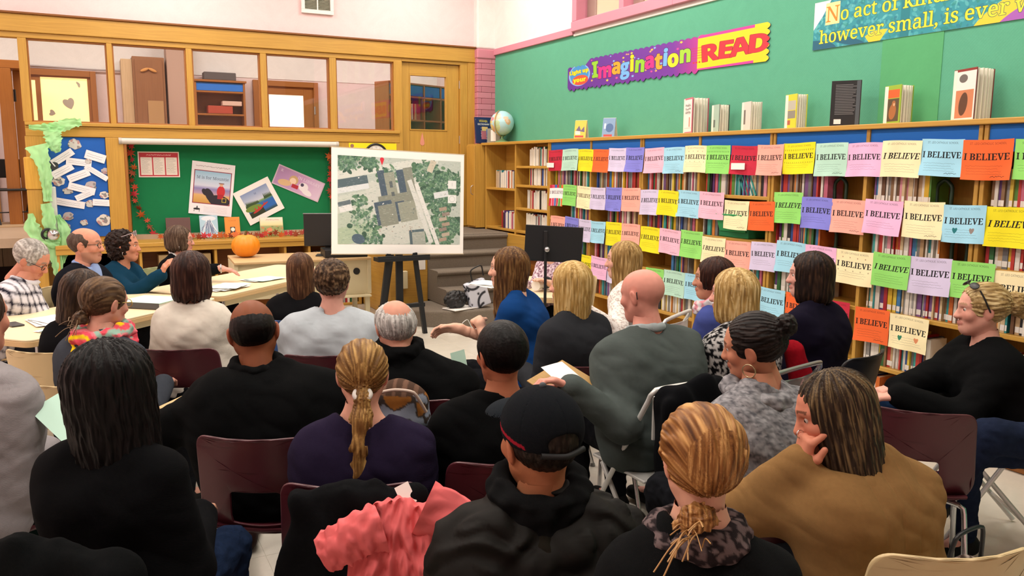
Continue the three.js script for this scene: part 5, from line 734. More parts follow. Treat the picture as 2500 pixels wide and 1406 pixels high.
// ------------------------------------------------------------------ banners on the green wall
{
  const tex = canvasTex(1600, 330, (g, w, h) => {
    g.fillStyle = '#6a3296'; g.fillRect(0, 0, w, h); const s = g.createLinearGradient(0, 0, w, 0); s.addColorStop(0, '#5c2c94'); s.addColorStop(0.6, '#6e2f9c'); s.addColorStop(0.74, '#c2368c'); s.addColorStop(0.8, '#e8c21c'); s.addColorStop(1, '#f0d51e'); g.fillStyle = s; g.fillRect(0, 0, w, h);
    g.fillStyle = '#e2cf1e'; g.fillRect(1140, 34, 460, 262); g.fillStyle = '#d63a9a'; g.fillRect(1140, 0, 360, 34); g.fillRect(1140, 296, 360, 40); for (let i = 0; i < 5; i++) { g.fillStyle = 'rgba(200,40,60,0.35)'; g.fillRect(1060, 110 + i * 22, 120, 9); }
    const r = rng(21); for (let i = 0; i < 46; i++) star(g, 220 + r() * 880, 30 + r() * 270, 9 + r() * 7, ['#f2d23a', '#7fb8ea', '#ea4a9a', '#f2b25a'][i % 4], r());
    g.fillStyle = '#7fb4ea'; g.beginPath(); g.ellipse(125, 170, 112, 118, 0, 0, 7); g.fill(); g.fillStyle = '#3a8fcf'; g.beginPath(); g.ellipse(125, 165, 98, 104, 0, 0, 7); g.fill(); g.fillStyle = '#d8503a'; g.beginPath(); g.ellipse(135, 225, 84, 54, 0, 0, 7); g.fill();
    const out = (t, x, y, z, c, rot = 0, lw = 9, edge = '#2b1748') => { g.save(); g.translate(x, y); g.rotate(rot); g.font = 'bold ' + z + 'px sans-serif'; g.textAlign = 'center'; g.lineWidth = lw; g.lineJoin = 'round'; g.strokeStyle = edge; g.strokeText(t, 0, 0); g.fillStyle = c; g.fillText(t, 0, 0); g.strokeStyle = c; g.lineWidth = lw * 0.55; g.strokeText(t, 0, 0); g.restore(); };
    out('Light up', 120, 150, 52, '#f0d81e', -0.06, 7, '#7a5a10'); out('your', 128, 242, 60, '#f4e020', 0, 7, '#7a5a10');
    const L = [['I', '#8cc832', 170], ['m', '#d92a86', 150], ['a', '#f0a12c', 150], ['g', '#6fb0ea', 150], ['i', '#e8d21e', 150], ['n', '#8cc832', 150], ['a', '#d92a86', 150], ['t', '#f0a12c', 150], ['i', '#6fb0ea', 150], ['o', '#f0e02a', 170], ['n', '#9ccc3c', 150]]; const Z = 205, wd = L.map(([c]) => { g.font = 'bold ' + Z + 'px sans-serif'; return g.measureText(c).width; }), tot = wd.reduce((p, q) => p + q, 0), kx = 835 / tot; let x = 262; L.forEach(([c, k], i) => { g.save(); g.translate(x + (wd[i] * kx) / 2, 0); g.scale(Math.min(1, kx * 1.06), 1); out(c, 0, 228 + (i % 2 ? 12 : -8), i === 0 ? 225 : Z, k, (i % 3 - 1) * 0.05, 20); g.restore(); x += wd[i] * kx; });
    g.fillStyle = '#c8322c'; for (let i = 0; i < 3; i++) { g.beginPath(); g.arc(1116 + i * 20, 240, 7, 0, 7); g.fill(); }
    'READ'.split('').forEach((c, i) => out(c, 1222 + i * 100, 242 - i * 3, 196, '#d42a3a', (i % 2 ? 0.05 : -0.05), 12, '#7a1420'));
  });
  const s = new THREE.Shape(), Lb = 3.06, Hb = 0.3, k = 26; s.moveTo(0, 0.03);
  for (let i = 1; i <= k; i++) { const t = i / k; s.quadraticCurveTo((t - 0.5 / k) * Lb * 0.72, -0.012 - 0.018 * (i % 3), t * Lb * 0.72, 0.01); }
  s.lineTo(Lb * 0.985, 0.0); for (let i = 0; i < 6; i++) s.quadraticCurveTo(Lb + 0.02, (i + 0.5) * Hb / 6, Lb * 0.985, (i + 1) * Hb / 6);
  s.lineTo(Lb * 0.74, Hb); for (let i = k; i >= 1; i--) { const t = i / k, y = t < 0.22 ? 0.23 : 0.285; s.quadraticCurveTo((t - 0.5 / k) * Lb * 0.74, y + 0.03, ((i - 1) / k) * Lb * 0.74, y); } s.lineTo(0, 0.03);
  const g = new THREE.ShapeGeometry(s, 6), p = g.attributes.position, uv = g.attributes.uv; for (let i = 0; i < p.count; i++) uv.setXY(i, p.getX(i) / (Lb + 0.01), (p.getY(i) + 0.01) / (Hb + 0.02));
  const bn = thing('read_banner', 'purple and yellow Light up your Imagination READ banner', 'banner', [4.842, 2.52, -8.04], -Math.PI / 2); part('card', (() => { const e = new THREE.ExtrudeGeometry(s, { depth: 0.003, bevelEnabled: false }); return e.translate(0, 0, -0.002); })(), std(0x5a2f86, 0.7), bn); part('print', g, std(0xffffff, 0.5, { map: tex }), bn, [0, 0, 0.0022]);
  const t2 = canvasTex(1700, 330, (g, w, h) => {
    const r = rng(55); g.fillStyle = '#2f8f9c'; g.fillRect(0, 0, w, h); for (let i = 0; i < 900; i++) { g.fillStyle = ['rgba(90,180,185,0.5)', 'rgba(30,110,135,0.5)', 'rgba(130,205,200,0.4)', 'rgba(40,130,120,0.5)'][i % 4]; g.beginPath(); g.ellipse(r() * w, r() * h, 6 + r() * 16, 5 + r() * 10, r() * 3, 0, 7); g.fill(); }
    g.fillStyle = '#e8dce6'; g.beginPath(); g.moveTo(0, 0); g.lineTo(130, 0); g.lineTo(70, 100); g.lineTo(0, 190); g.fill(); g.fillStyle = '#1f5f78'; g.beginPath(); g.ellipse(60, 310, 130, 40, 0.2, 0, 7); g.fill(); g.beginPath(); g.ellipse(250, 290, 160, 26, 0.3, 0, 7); g.fill(); g.fillStyle = '#207a86'; g.fillRect(640, 60, 60, 270);
    g.fillStyle = '#f0c93a'; g.beginPath(); g.moveTo(400, 290); g.quadraticCurveTo(450, 250, 560, 262); g.lineTo(510, 330); g.lineTo(430, 330); g.fill(); g.beginPath(); g.moveTo(1090, 330); g.quadraticCurveTo(1150, 240, 1400, 120); g.lineTo(1700, 40); g.lineTo(1700, 200); g.quadraticCurveTo(1400, 240, 1250, 330); g.fill(); g.fillStyle = '#a25cb4'; g.beginPath(); g.moveTo(1230, 330); g.quadraticCurveTo(1330, 230, 1700, 130); g.lineTo(1700, 330); g.fill();
    g.fillStyle = '#f2d89a'; g.fillRect(92, 18, 110, 150); ctxText(g, 'N', 147, 150, 150, 'serif', '#d9822a', 'center', false); const y = '#ead83a';
    g.strokeStyle = '#1f5a5a'; g.lineWidth = 9; g.lineJoin = 'round'; const T = (q, x, yy, z, mw) => { g.font = z + 'px serif'; g.textAlign = 'left'; g.strokeText(q, x, yy, mw); g.fillStyle = y; g.fillText(q, x, yy, mw); g.save(); g.strokeStyle = y; g.lineWidth = 3; g.strokeText(q, x, yy, mw); g.restore(); }; T('o act of kindness', 205, 150, 120, 1180); T('however small, is ever wasted', 50, 290, 120, 1640); });
  onWall('kindness_banner', 'teal quote banner beginning No act of kindness', 'banner', t2, 0, 0, 1.95, 0.335, 0).position.set(4.842, 2.715, -3.58);
  const kb = scene.children[scene.children.length - 1]; kb.rotation.set(0, -Math.PI / 2, 0);
}
// ------------------------------------------------------------------ people
const lin = (hex) => { const c = new THREE.Color(hex); return [c.r, c.g, c.b]; };
const mix3 = (a, b, t) => [a[0] + (b[0] - a[0]) * t, a[1] + (b[1] - a[1]) * t, a[2] + (b[2] - a[2]) * t];
const vcol = (rough = 0.9, more = {}) => new THREE.MeshPhysicalMaterial({ color: 0xffffff, vertexColors: true, roughness: rough, ...more });
const SKINM = vcol(0.6, { specularIntensity: 0.5 }), CLOTHM = vcol(1, { specularIntensity: 0.15, bumpMap: weaveBump, bumpScale: 0.0014 }), HAIRM = vcol(0.48, { specularIntensity: 0.3 }), GLOSSM = vcol(0.7, { specularIntensity: 0.3 });
const cl01 = (t) => (t < 0 ? 0 : t > 1 ? 1 : t), sstep = (a, b, t) => { t = cl01((t - a) / (b - a)); return t * t * (3 - 2 * t); };
// head in its own axes: face towards +z, 0.23 m from chin to crown
function headField() {
  const add = [ell([0, 0.03, -0.014], [0.075, 0.086, 0.096]), ell([0, 0.03, 0.03], [0.063, 0.064, 0.06], 0.03), ell([0, -0.035, 0.026], [0.057, 0.07, 0.064], 0.03), cap([0, -0.097, 0.062], [0, -0.09, 0.07], 0.021, 0.02, 0.03)];
  for (const s of [-1, 1]) add.push(cap([s * 0.05, -0.045, -0.005], [s * 0.012, -0.097, 0.055], 0.021, 0.02, 0.03), ell([s * 0.038, -0.026, 0.062], [0.026, 0.024, 0.022], 0.02), cap([s * 0.008, 0.024, 0.086], [s * 0.042, 0.022, 0.072], 0.011, 0.01, 0.016), cap([s * 0.011, -0.036, 0.098], [s * 0.012, -0.034, 0.094], 0.0095, 0.009, 0.01), cap([s * 0.002, -0.0625, 0.0915], [s * 0.02, -0.064, 0.083], 0.0075, 0.005, 0.007), cap([s * 0.002, -0.0715, 0.0905], [s * 0.017, -0.07, 0.084], 0.0075, 0.005, 0.006));
  add.push(cap([0, 0.008, 0.088], [0, -0.034, 0.107], 0.0095, 0.0125, 0.014), cap([0, -0.07, -0.018], [0, -0.19, -0.045], 0.05, 0.056, 0.035));
  for (const s of [-1, 1]) add.push(ell([s * 0.08, -0.006, -0.008], [0.009, 0.033, 0.021], 0.01, [0.15, s * -0.35, s * -0.12]));
  const cut = []; for (const s of [-1, 1]) cut.push(ell([s * 0.031, 0.002, 0.097], [0.017, 0.0075, 0.017], 0.01), ell([s * 0.091, -0.004, 0.0], [0.006, 0.02, 0.012], 0.008, [0.15, s * -0.35, 0]));
  return { add, cut };
}
function skinColour(base, o) {
  const lip = mix3(base, lin(0xa03a3a), 0.55), brow = o.brow ? lin(o.brow) : mix3(base, [0.02, 0.012, 0.008], 0.75), pinkish = mix3(base, lin(0xd4705c), 0.35);
  return (x, y, z) => {
    const n = 1 + 0.05 * noise3(x * 30, y * 30, z * 30); let c = base.map((v) => v * n); const ax = Math.abs(x);
    c = mix3(c, pinkish, 0.8 * Math.exp(-((ax - 0.042) ** 2 + (y + 0.03) ** 2) * 1600) * (z > 0.04 ? 1 : 0) + (ax > 0.074 ? 0.5 : 0) * (Math.abs(y) < 0.05 ? 1 : 0));
    if (z > 0.08 && ax < 0.024 && y < -0.058 && y > -0.079) c = mix3(c, lip, 0.8);
    if (z > 0.06 && ax > 0.01 && ax < 0.05 && Math.abs(y - 0.029 + (ax - 0.03) ** 2 * 6) < 0.0045) c = mix3(c, brow, 0.8);
    if (o.stubble && y < -0.045 && z > -0.01 && Math.hypot(x, z) < 0.11) c = mix3(c, lin(o.stubble), 0.35);
    return c;
  };
}
const streak = (base, hi, lo) => { const B = lin(base), H = lin(hi ?? base), L = lin(lo ?? base); return (s, t) => { const v = noise3(s * 1.0, t * 1.3, 2.2) * 0.6 + noise3(s * 2.7, t * 2, 7.1) * 0.4; return v > 0 ? mix3(B, H, cl01(v * 1.3)) : mix3(B, L, cl01(-v * 1.3)); }; };
const CROWN = [0, 0.03, -0.014];
// hair as a field in the head's axes plus a colour by strand; returns { F, lo, hi, col }
function hairField(h) {
  const t = h.t ?? 0.012, add = [], cut = [], L = h.len ?? 0; let lo = [-0.14, -0.16, -0.17], hi = [0.14, 0.17, 0.14], post, axis = 'y';
  const grooves = (amp, f) => (d, x, y, z) => { if (h.style === 'bun' && Math.hypot(x - h.bun[0], y - h.bun[1], z - h.bun[2] + 0.02) < 0.075 && z < -0.098) return d + amp * 1.6 * (noise3(x * 70, y * 34, z * 60) + noise3(x * 30, y * 70, z * 30)); const a = axis === 'y' ? Math.atan2(x, z + 0.014) : Math.atan2(y - (h.tie?.[1] ?? 0), x); return d + amp * (Math.sin(a * f + 3 * noise3(x * 9, y * 9, z * 9)) * 0.6 + noise3(a * f * 0.5, (axis === 'y' ? y : z) * 12, 1) * 0.8); };
  const g0 = grooves(h.groove ?? 0.0022, h.freq ?? 26);
  const shell = (dx = 0, drop = 0) => ell([0, 0.031, -0.018], [0.078 + t + dx, 0.089 + t * 0.9, 0.099 + t], 0.02, null, drop);
  const face = (w = 0.066, top = 0.03, dz = 0.115, drop = 0.25) => ell([0, top, dz], [w, h.brow_h ?? 0.055, 0.09], 0.012, null, drop);
  const ears = () => { for (const s of [-1, 1]) cut.push(ell([s * 0.102, -0.008, 0.002], [0.021, 0.033, 0.024], 0.008)); };
  // hair that thins out into the scalp: nape and sideburns (all), crown (rim, spot)
  const fade = (d, x, y, z) => { const front = Math.max(0, z - 0.02) * 0.5, nape = (h.nape ?? -0.062) + front + Math.max(0, z + 0.06) * 0.25; d += 0.5 * Math.max(0, nape - y);
    if (h.style === 'rim') { const top = (h.bald ?? 0.03) - Math.max(0, z) * 0.1; d += 0.22 * Math.max(0, y - top); }
    if (h.style === 'spot') { const q = Math.hypot(x * 1.1, (y - 0.088) * 0.85, z - (h.sz ?? -0.06)); d += 0.35 * Math.max(0, (h.spotR ?? 0.085) - q); } return d; };
  if (h.style === 'short' || h.style === 'rim' || h.style === 'spot') { add.push(shell()); cut.push(face(h.style === 'short' ? 0.07 : 0.075, h.style === 'short' ? 0.02 : 0.05, 0.118)); ears(); post = (d, x, y, z) => fade(g0(d, x, y, z), x, y, z) + (h.rough ?? 0.0008) * noise3(x * 120, y * 120, z * 120); }
  if (h.style === 'bob' || h.style === 'long') {
    add.push(ell([0, 0.031, -0.02], [0.08 + t + (h.wide ?? 0), 0.09 + t * 0.9, 0.1 + t], 0.02, null, L)); cut.push(face(0.06, 0.02, 0.125, L + 0.2)); const sh = h.sweep ?? 0, tp = h.taper ?? 0;
    const p0 = add[0].f; add[0].f = (x, y, z) => { const q = Math.max(0, -0.02 - y), k = 1 + tp * q; return p0(x * k, y, z * (h.style === 'long' ? 1 + 0.9 * Math.min(q, 0.3) : 1) + sh * q); };
    const end = -L - 0.03; lo = [-0.2, end - 0.09, -0.24]; hi = [0.2, 0.17, 0.16];
    post = (d, x, y, z) => { d = g0(d, x, y, z); return Math.max(d, end - y + 0.022 * noise3(Math.atan2(x, z) * 7, 0, 4) + (h.point ?? 0) * Math.abs(x)); };
  }
  if (h.style === 'pony') {
    axis = 'z'; add.push(shell()); cut.push(face(0.068, 0.025, 0.118, 0.3), ell([0, -0.19, 0.02], [0.3, 0.115, 0.09], 0.012), ell([0, -0.2, -0.1], [0.3, 0.105, 0.09], 0.012)); for (const s of [-1, 1]) cut.push(ell([s * 0.1, -0.012, 0.0], [0.032, 0.034, 0.026], 0.008));
    const T = h.tail; for (let i = 0; i < T.length - 1; i++) add.push(cap(T[i].slice(0, 3), T[i + 1].slice(0, 3), T[i][3], T[i + 1][3], 0.02));
    for (const p of T) for (let k = 0; k < 3; k++) { lo[k] = Math.min(lo[k], p[k] - p[3] - 0.03); hi[k] = Math.max(hi[k], p[k] + p[3] + 0.03); }
  }
  if (h.style === 'bun') {
    axis = 'z'; add.push(shell()); cut.push(face(0.068, 0.03, 0.118, 0.3), ell([0, -0.19, 0.02], [0.3, 0.115, 0.09], 0.012), ell([0, -0.2, -0.1], [0.3, 0.105, 0.09], 0.012)); for (const s of [-1, 1]) cut.push(ell([s * 0.1, -0.012, 0.0], [0.032, 0.034, 0.026], 0.008));
    const b = h.bun; add.push(ell(b, h.bunR ?? [0.05, 0.05, 0.045], 0.012)); for (const w of h.wisps ?? []) for (let i = 0; i < w.length - 1; i++) add.push(cap(w[i].slice(0, 3), w[i + 1].slice(0, 3), w[i][3], w[i + 1][3], 0.008));
    for (const p of [b.concat(0.07), ...(h.wisps ?? []).flat()]) for (let k = 0; k < 3; k++) { lo[k] = Math.min(lo[k], p[k] - (p[3] ?? 0.02) - 0.03); hi[k] = Math.max(hi[k], p[k] + (p[3] ?? 0.02) + 0.03); }
  }
  if (h.style === 'curly') { add.push(ell([0, 0.03, -0.03], [0.098, 0.105, 0.115], 0.02), ell([0, -0.04, -0.05], [0.1, 0.09, 0.08], 0.03)); cut.push(face(0.062, 0.02, 0.12, 0.3)); lo = [-0.16, -0.18, -0.2]; post = (d, x, y, z) => d + 0.011 * noise3(x * 26, y * 26, z * 26) + 0.006 * noise3(x * 60, y * 60, z * 60); }
  const st = streak(h.c, h.hi, h.lo), fr = h.freq ?? 26, tie = h.tie ?? [0, 0, -0.115];
  const col = (x, y, z) => { if (h.style === 'curly' || h.style === 'short') return st(x * 60 + z * 40, y * 30); if (axis === 'y') return st(Math.atan2(x, z + 0.014) * 9 + (h.part ? 0 : 0), y * 5); if (z < tie[2] - 0.005 || (h.style === 'bun' && z < -0.1)) return st(x * 110 + z * 30, y * 6); return st(Math.atan2(y - tie[1], x) * 9, z * 6); };
  return { F: { add, cut, post: post || g0, slack: 0.02 }, lo, hi, col };
}
function ik(S, T, l1, l2, pole) {
  const d = T.clone().sub(S); let L = d.length(); if (L > (l1 + l2) * 0.995) { d.multiplyScalar(((l1 + l2) * 0.995) / L); L = (l1 + l2) * 0.995; }
  const n = d.clone().normalize(), a = (l1 * l1 - l2 * l2 + L * L) / (2 * L), hgt = Math.sqrt(Math.max(0, l1 * l1 - a * a)), p = pole.clone().addScaledVector(n, -pole.dot(n)).normalize();
  return [S.clone().addScaledVector(n, a).addScaledVector(p, hgt), S.clone().add(d)];
}
const A3 = (v) => [v.x, v.y, v.z];
function handPrims(W, f, n, side, curl = 0.5, s = 1) {
  f = f.clone().normalize(); n = n.clone().addScaledVector(f, -n.dot(f)).normalize(); const t = V(0, 0, 0).crossVectors(f, n).multiplyScalar(side), P = (a, b, c) => A3(W.clone().addScaledVector(f, a * s).addScaledVector(t, b * s).addScaledVector(n, c * s)), out = [];
  out.push(cap(P(-0.03, 0, 0), P(0.02, 0, 0), 0.024 * s, 0.024 * s, 0.02));
  for (const b of [-0.026, -0.009, 0.009, 0.025]) out.push(cap(P(0.01, b * 0.7, 0), P(0.08, b, 0.002), 0.0155 * s, 0.0125 * s, 0.012));
  const len = [[-0.029, 0.058], [-0.01, 0.072], [0.0095, 0.078], [0.029, 0.07]];
  for (const [b, l] of len) { const c1 = Math.cos(curl), s1 = Math.sin(curl), c2 = Math.cos(curl * 2.2), s2 = Math.sin(curl * 2.2), p1 = [0.085 + l * 0.55 * c1, b, -l * 0.55 * s1], p2 = [p1[0] + l * 0.5 * c2, b * 0.96, p1[2] - l * 0.5 * s2]; out.push(cap(P(0.08, b, 0.0), P(...p1), 0.0098 * s, 0.0088 * s, 0.004), cap(P(...p1), P(...p2), 0.0088 * s, 0.0075 * s, 0.004)); }
  out.push(cap(P(0.012, 0.024, -0.004), P(0.045, 0.046, -0.016), 0.014 * s, 0.0115 * s, 0.01), cap(P(0.045, 0.046, -0.016), P(0.075, 0.05, -0.026), 0.011 * s, 0.009 * s, 0.005)); return out;
}
const FW = [0.459, -0.888], LF = [-0.888, -0.459];       // away from and left of the viewer, on the floor
const headingOf = (phi) => { const c = Math.cos(phi * D2R), s = Math.sin(phi * D2R); return Math.atan2(c * FW[0] + s * LF[0], c * FW[1] + s * LF[1]); };
function boundsOf(pts, m) { const lo = [9, 9, 9], hi = [-9, -9, -9]; for (const p of pts) for (let k = 0; k < 3; k++) { lo[k] = Math.min(lo[k], p[k] - m); hi[k] = Math.max(hi[k], p[k] + m); } return [lo, hi]; }
const PEOPLE = {};
function person(o) {
  const d = Math.hypot(o.at[0], o.at[2]), cell = Math.min(0.016, Math.max(0.0075, 0.0036 * d)), hc = Math.min(0.0062, Math.max(0.003, 0.0015 * d)), s = o.s ?? 1, bulk = o.bulk ?? 1, turn = headingOf(o.b);
  const lean = o.lean ?? 0.08, side = o.side ?? 0, hy = o.at[1], hs = o.hs ?? s, up = 0.158 * s, hipY = o.hip ?? 0.53;
  const SL = (hy - hipY - up * Math.cos(lean * 0.5)) / Math.cos(lean), dir = V(Math.sin(side), Math.cos(lean), Math.sin(lean)).normalize();
  const P = V(0, hipY, 0), N = P.clone().addScaledVector(dir, SL), H = N.clone().add(V(Math.sin(side) * up * 0.5, up * Math.cos(lean * 0.5), up * (Math.sin(lean * 0.5) + 0.18)));
  if (o.neck) H.add(V(...o.neck));
  const root = thing('person', o.label, 'person'); PEOPLE[o.id] = root; root.rotation.y = turn;
  const off = V(H.x, 0, H.z).applyAxisAngle(V(0, 1, 0), turn); root.position.set(o.at[0] - off.x, 0, o.at[2] - off.z); root.updateMatrixWorld(true);
  const inv = root.matrixWorld.clone().invert(), toL = (p) => V(...p).applyMatrix4(inv);
  const HM = new THREE.Matrix4().compose(H, new THREE.Quaternion().setFromEuler(new THREE.Euler((o.pitch ?? 0) * D2R, ((o.h ?? o.b) - o.b) * D2R, (o.roll ?? 0) * D2R, 'YXZ')), V(hs, hs, hs));
  const w = (o.shoulders ?? 0.152) * s, chest = P.clone().addScaledVector(dir, SL * 0.62), belly = P.clone().addScaledVector(dir, SL * 0.3), SH = N.clone().addScaledVector(dir, -0.078 * s);
  const T = (g, b = bulk) => { const k = []; const c = (q, dx, r, dz = 0, sc = 1) => k.push(cap([q.x - dx, q.y, q.z + dz], [q.x + dx, q.y, q.z + dz], r * sc + g, r * sc + g, 0.07)); c(P, 0.09 * s, 0.108 * b * s, 0.01); c(belly, 0.075 * b * s, 0.102 * b * s, 0.012); c(chest, (w - 0.09) * s + 0.0, 0.108 * b * s, 0.0); c(SH, w - 0.055, 0.066 * s, -0.008); k.push(cap([-w * 0.75, SH.y - 0.06 * s, SH.z - 0.05], [w * 0.75, SH.y - 0.06 * s, SH.z - 0.05], 0.05 + g, 0.05 + g, 0.06)); if (o.bust) for (const e of [-1, 1]) k.push(ell([e * 0.07, chest.y + 0.01, chest.z + 0.09], [0.075 + g, 0.07 + g, 0.06 + g], 0.05)); for (const e of [-1, 1]) k.push(cap([e * 0.03, N.y + 0.02, N.z - 0.005], [e * (w - 0.03), SH.y + 0.02, SH.z - 0.005], 0.036 + g * 0.6, 0.038 + g * 0.7, 0.05)); return k; };
  const arms = [];
  for (const e of [-1, 1]) {
    const S = V(e * w, SH.y - 0.005, SH.z), spec = o[e > 0 ? 'L' : 'R'], tgt = spec?.face ? V(...spec.face).applyMatrix4(HM) : spec ? toL(spec.at) : V(e * 0.09, hipY + 0.13, 0.3), pole = spec?.pole ? V(...spec.pole) : V(e * 0.3, -0.7, -0.5), [E, Wr] = ik(S, tgt, 0.285 * s, 0.255 * s, pole);
    arms.push({ e, S, E, Wr, spec, f: spec?.f ? V(...spec.f) : Wr.clone().sub(E).normalize().add(V(0, -0.25, 0)), n: spec?.n ? V(...spec.n) : V(0, 1, 0.2) });
  }
  const armP = (g, k = 0.05) => arms.flatMap(({ S, E, Wr }) => [cap(A3(S), A3(E), (0.052 * Math.sqrt(bulk) + g) * s, (0.042 + g) * s, k), cap(A3(E), A3(Wr), (0.041 + g) * s, (0.028 + g) * s, k)]);
  const legs = []; for (const e of [-1, 1]) { const hip = V(e * 0.085 * s, hipY - 0.015, 0.01), lk = o.legs?.[e > 0 ? 1 : 0], kn = lk ? toL(lk[0]) : V(e * (o.apart ?? 0.11), hipY - 0.03, 0.44 * s), an = lk ? toL(lk[1]) : V(e * (o.apart ?? 0.11), 0.085, 0.4 * s); legs.push({ e, hip, kn, an, toe: lk?.[2] ? toL(lk[2]) : an.clone().add(V(0, -0.045, 0.17)) }); }
  const legP = (g) => legs.flatMap(({ hip, kn, an }) => [cap(A3(hip), A3(kn), (0.082 * Math.sqrt(bulk) + g) * s, (0.056 + g) * s, 0.04), cap(A3(kn), A3(an), (0.054 + g) * s, (0.036 + g) * s, 0.03)]);
  // one continuous skin: trunk, limbs, head and hands
  const base = lin(o.skin ?? 0xd9a68c), scol = skinColour(base, o), flat = (x, y, z) => base.map((v) => v * (1 + 0.05 * noise3(x * 30, y * 30, z * 30)));
  const pts = [A3(P), A3(N), [H.x, H.y, H.z], ...arms.flatMap((a) => [A3(a.S), A3(a.E), A3(a.Wr)]), ...legs.flatMap((l) => [A3(l.hip), A3(l.kn), A3(l.an), A3(l.toe)])], [lo, hi] = boundsOf(pts, 0.17);
  const neckP = cap([N.x, N.y - 0.02, N.z], [H.x, H.y - 0.08 * hs, H.z - 0.025], 0.056 * s, 0.05 * s, 0.04);
  const geos = [net({ add: [...T(-0.014), ...armP(-0.002), ...legP(-0.004), neckP, ...legs.map((l) => cap(A3(l.an), A3(l.toe), 0.034, 0.026, 0.03))] }, lo, [hi[0], H.y - 0.08, hi[2]], Math.max(cell, 0.011), flat)];
  geos.push(net(headField(), [-0.1, -0.2, -0.13], [0.1, 0.135, 0.135], hc, scol).applyMatrix4(HM));
  for (const a of arms) if (a.spec?.hide !== true) { const W = a.Wr, [l2, h2] = boundsOf([A3(W)], 0.2), hp = handPrims(W, a.f, a.n, a.e, a.spec?.curl ?? 0.5, s); hp.push(cap(A3(a.E.clone().lerp(W, 0.7)), A3(W), 0.032 * s, 0.026 * s, 0.02)); geos.push(net({ add: hp }, l2, h2, Math.max(hc * 1.15, a.spec ? 0.0042 : 0.007), flat)); }
  part('body', mergeGeometries(geos), SKINM, root);
  // eyes
  if (o.eyes !== false) for (const e of [-1, 1]) { const g = new THREE.SphereGeometry(0.0125, 14, 10).translate(e * 0.031, 0.002, 0.0745).applyMatrix4(HM); part('eye', g, M.eye ||= std(0xcabdb4, 0.3), root); const ir = new THREE.SphereGeometry(0.0066, 10, 8).translate(e * 0.0312, 0.001, 0.0818).applyMatrix4(HM); part('iris', ir, M.iris ||= std(0x2c1c14, 0.2), root.children[root.children.length - 1]); }
  // clothes
  const c = o.top, g0 = c.g ?? 0.012, fold = c.fold ?? 0.006, seed = o.id * 3.7, cc = lin(c.c), cf = c.col || ((x, y, z) => { const n = 1 + 0.05 * noise3(x * 70, y * 70, z * 70); return cc.map((v) => v * n); });
  const wr = (x, y, z) => fold * (0.8 * noise3(x * 3 + seed, y * 6 + x * 4, z * 3) + 0.8 * (0.35 - Math.abs(noise3(x * 4 + y * 2, y * 9 - x * 5 + seed, z * 4))) + 0.16 * noise3(x * 10, y * 22 - z * 8, z * 10 + seed));
  const sl = c.sleeve ?? 1, topArms = arms.flatMap(({ S, E, Wr }) => { const out = [cap(A3(S), A3(sl < 0.5 ? S.clone().lerp(E, sl * 2) : E), (0.055 * Math.sqrt(bulk) + g0) * s, ((sl < 0.5 ? 0.052 : 0.044) + g0) * s, 0.05)]; if (sl > 0.5) out.push(cap(A3(E), A3(E.clone().lerp(Wr, (sl - 0.5) * 2)), (0.043 + g0) * s, (0.034 + g0) * s, 0.04)); return out; });
  const hem = c.hem ?? 0.1, torso = T(g0); if (c.long) torso.push(cap([-0.1, P.y - 0.02, -0.03], [0.1, P.y - 0.02, -0.03], 0.13 + g0, 0.13 + g0, 0.06));
  const nb = c.neck ?? 0.068, nc = cap([N.x, N.y + 0.03, N.z + 0.01], [H.x, H.y - 0.05, H.z], nb, nb, 0.02);
  const topCut = [nc]; if (c.vneck) topCut.push(cap([N.x, N.y + 0.02, N.z + 0.09], [chest.x, chest.y + 0.04, chest.z + 0.14], 0.06, 0.012, 0.015));
  const tpts = [A3(P), A3(N), ...arms.flatMap((a) => [A3(a.S), A3(a.E), A3(a.Wr)])], [tl, th] = boundsOf(tpts, 0.19 * Math.max(1, bulk)); tl[1] = Math.max(tl[1], P.y - hem - 0.1);
  const tf = { add: [...torso, ...topArms], cut: topCut, slack: 0.025, post: (v, x, y, z) => Math.max(v + wr(x, y, z) + (c.post ? c.post(x, y, z) : 0), P.y - hem - y) };
  part(c.name ?? 'sweater', net(tf, tl, th, c.cell ?? cell, cf), c.gloss ? GLOSSM : CLOTHM, root, null, null, c.label);
  const bt = o.bottom ?? { c: 0x16171b }, bc = lin(bt.c), ll = [...legP(bt.g ?? 0.012), ...[-1, 1].map((e) => cap([-0.08, P.y - 0.01, 0], [0.08, P.y - 0.01, 0], 0.122 * s * bulk ** 0.5, 0.122 * s * bulk ** 0.5, 0.05)).slice(0, 1)], [bl, bh] = boundsOf(legs.flatMap((l) => [A3(l.hip), A3(l.kn), A3(l.an)]), 0.17);
  part('trousers', net({ add: ll, slack: 0.02, post: (v, x, y, z) => Math.max(v + 0.005 * (noise3(x * 9, y * 16, z * 9 + seed) + noise3(x * 20, y * 24, z * 20)), y - Math.max(P.y, ...legs.map((l) => l.kn.y)) - 0.09, Math.min(...legs.map((l) => l.an.y)) - 0.01 - y) }, bl, bh, cell * 1.1, (x, y, z) => { const n = 1 + 0.2 * noise3(x * 90, y * 90, z * 90) + (bt.fade ?? 0) * noise3(x * 5, y * 5, z * 5); return bc.map((v) => v * n); }), CLOTHM, root);
  const sc = lin(o.shoe ?? 0x141414); for (const l of legs) { const f = l.toe.clone().sub(l.an), back = l.an.clone().addScaledVector(f.clone().setY(0).normalize(), -0.03); back.y -= 0.035; const [a, b] = boundsOf([A3(l.an), A3(l.toe), A3(back)], 0.09); part('shoe', net({ add: [cap(A3(back), A3(l.toe), 0.043, 0.036, 0.03), cap(A3(l.an), A3(back), 0.046, 0.042, 0.03)], cut: [] }, a, b, Math.max(0.009, cell), () => sc), GLOSSM, root); }
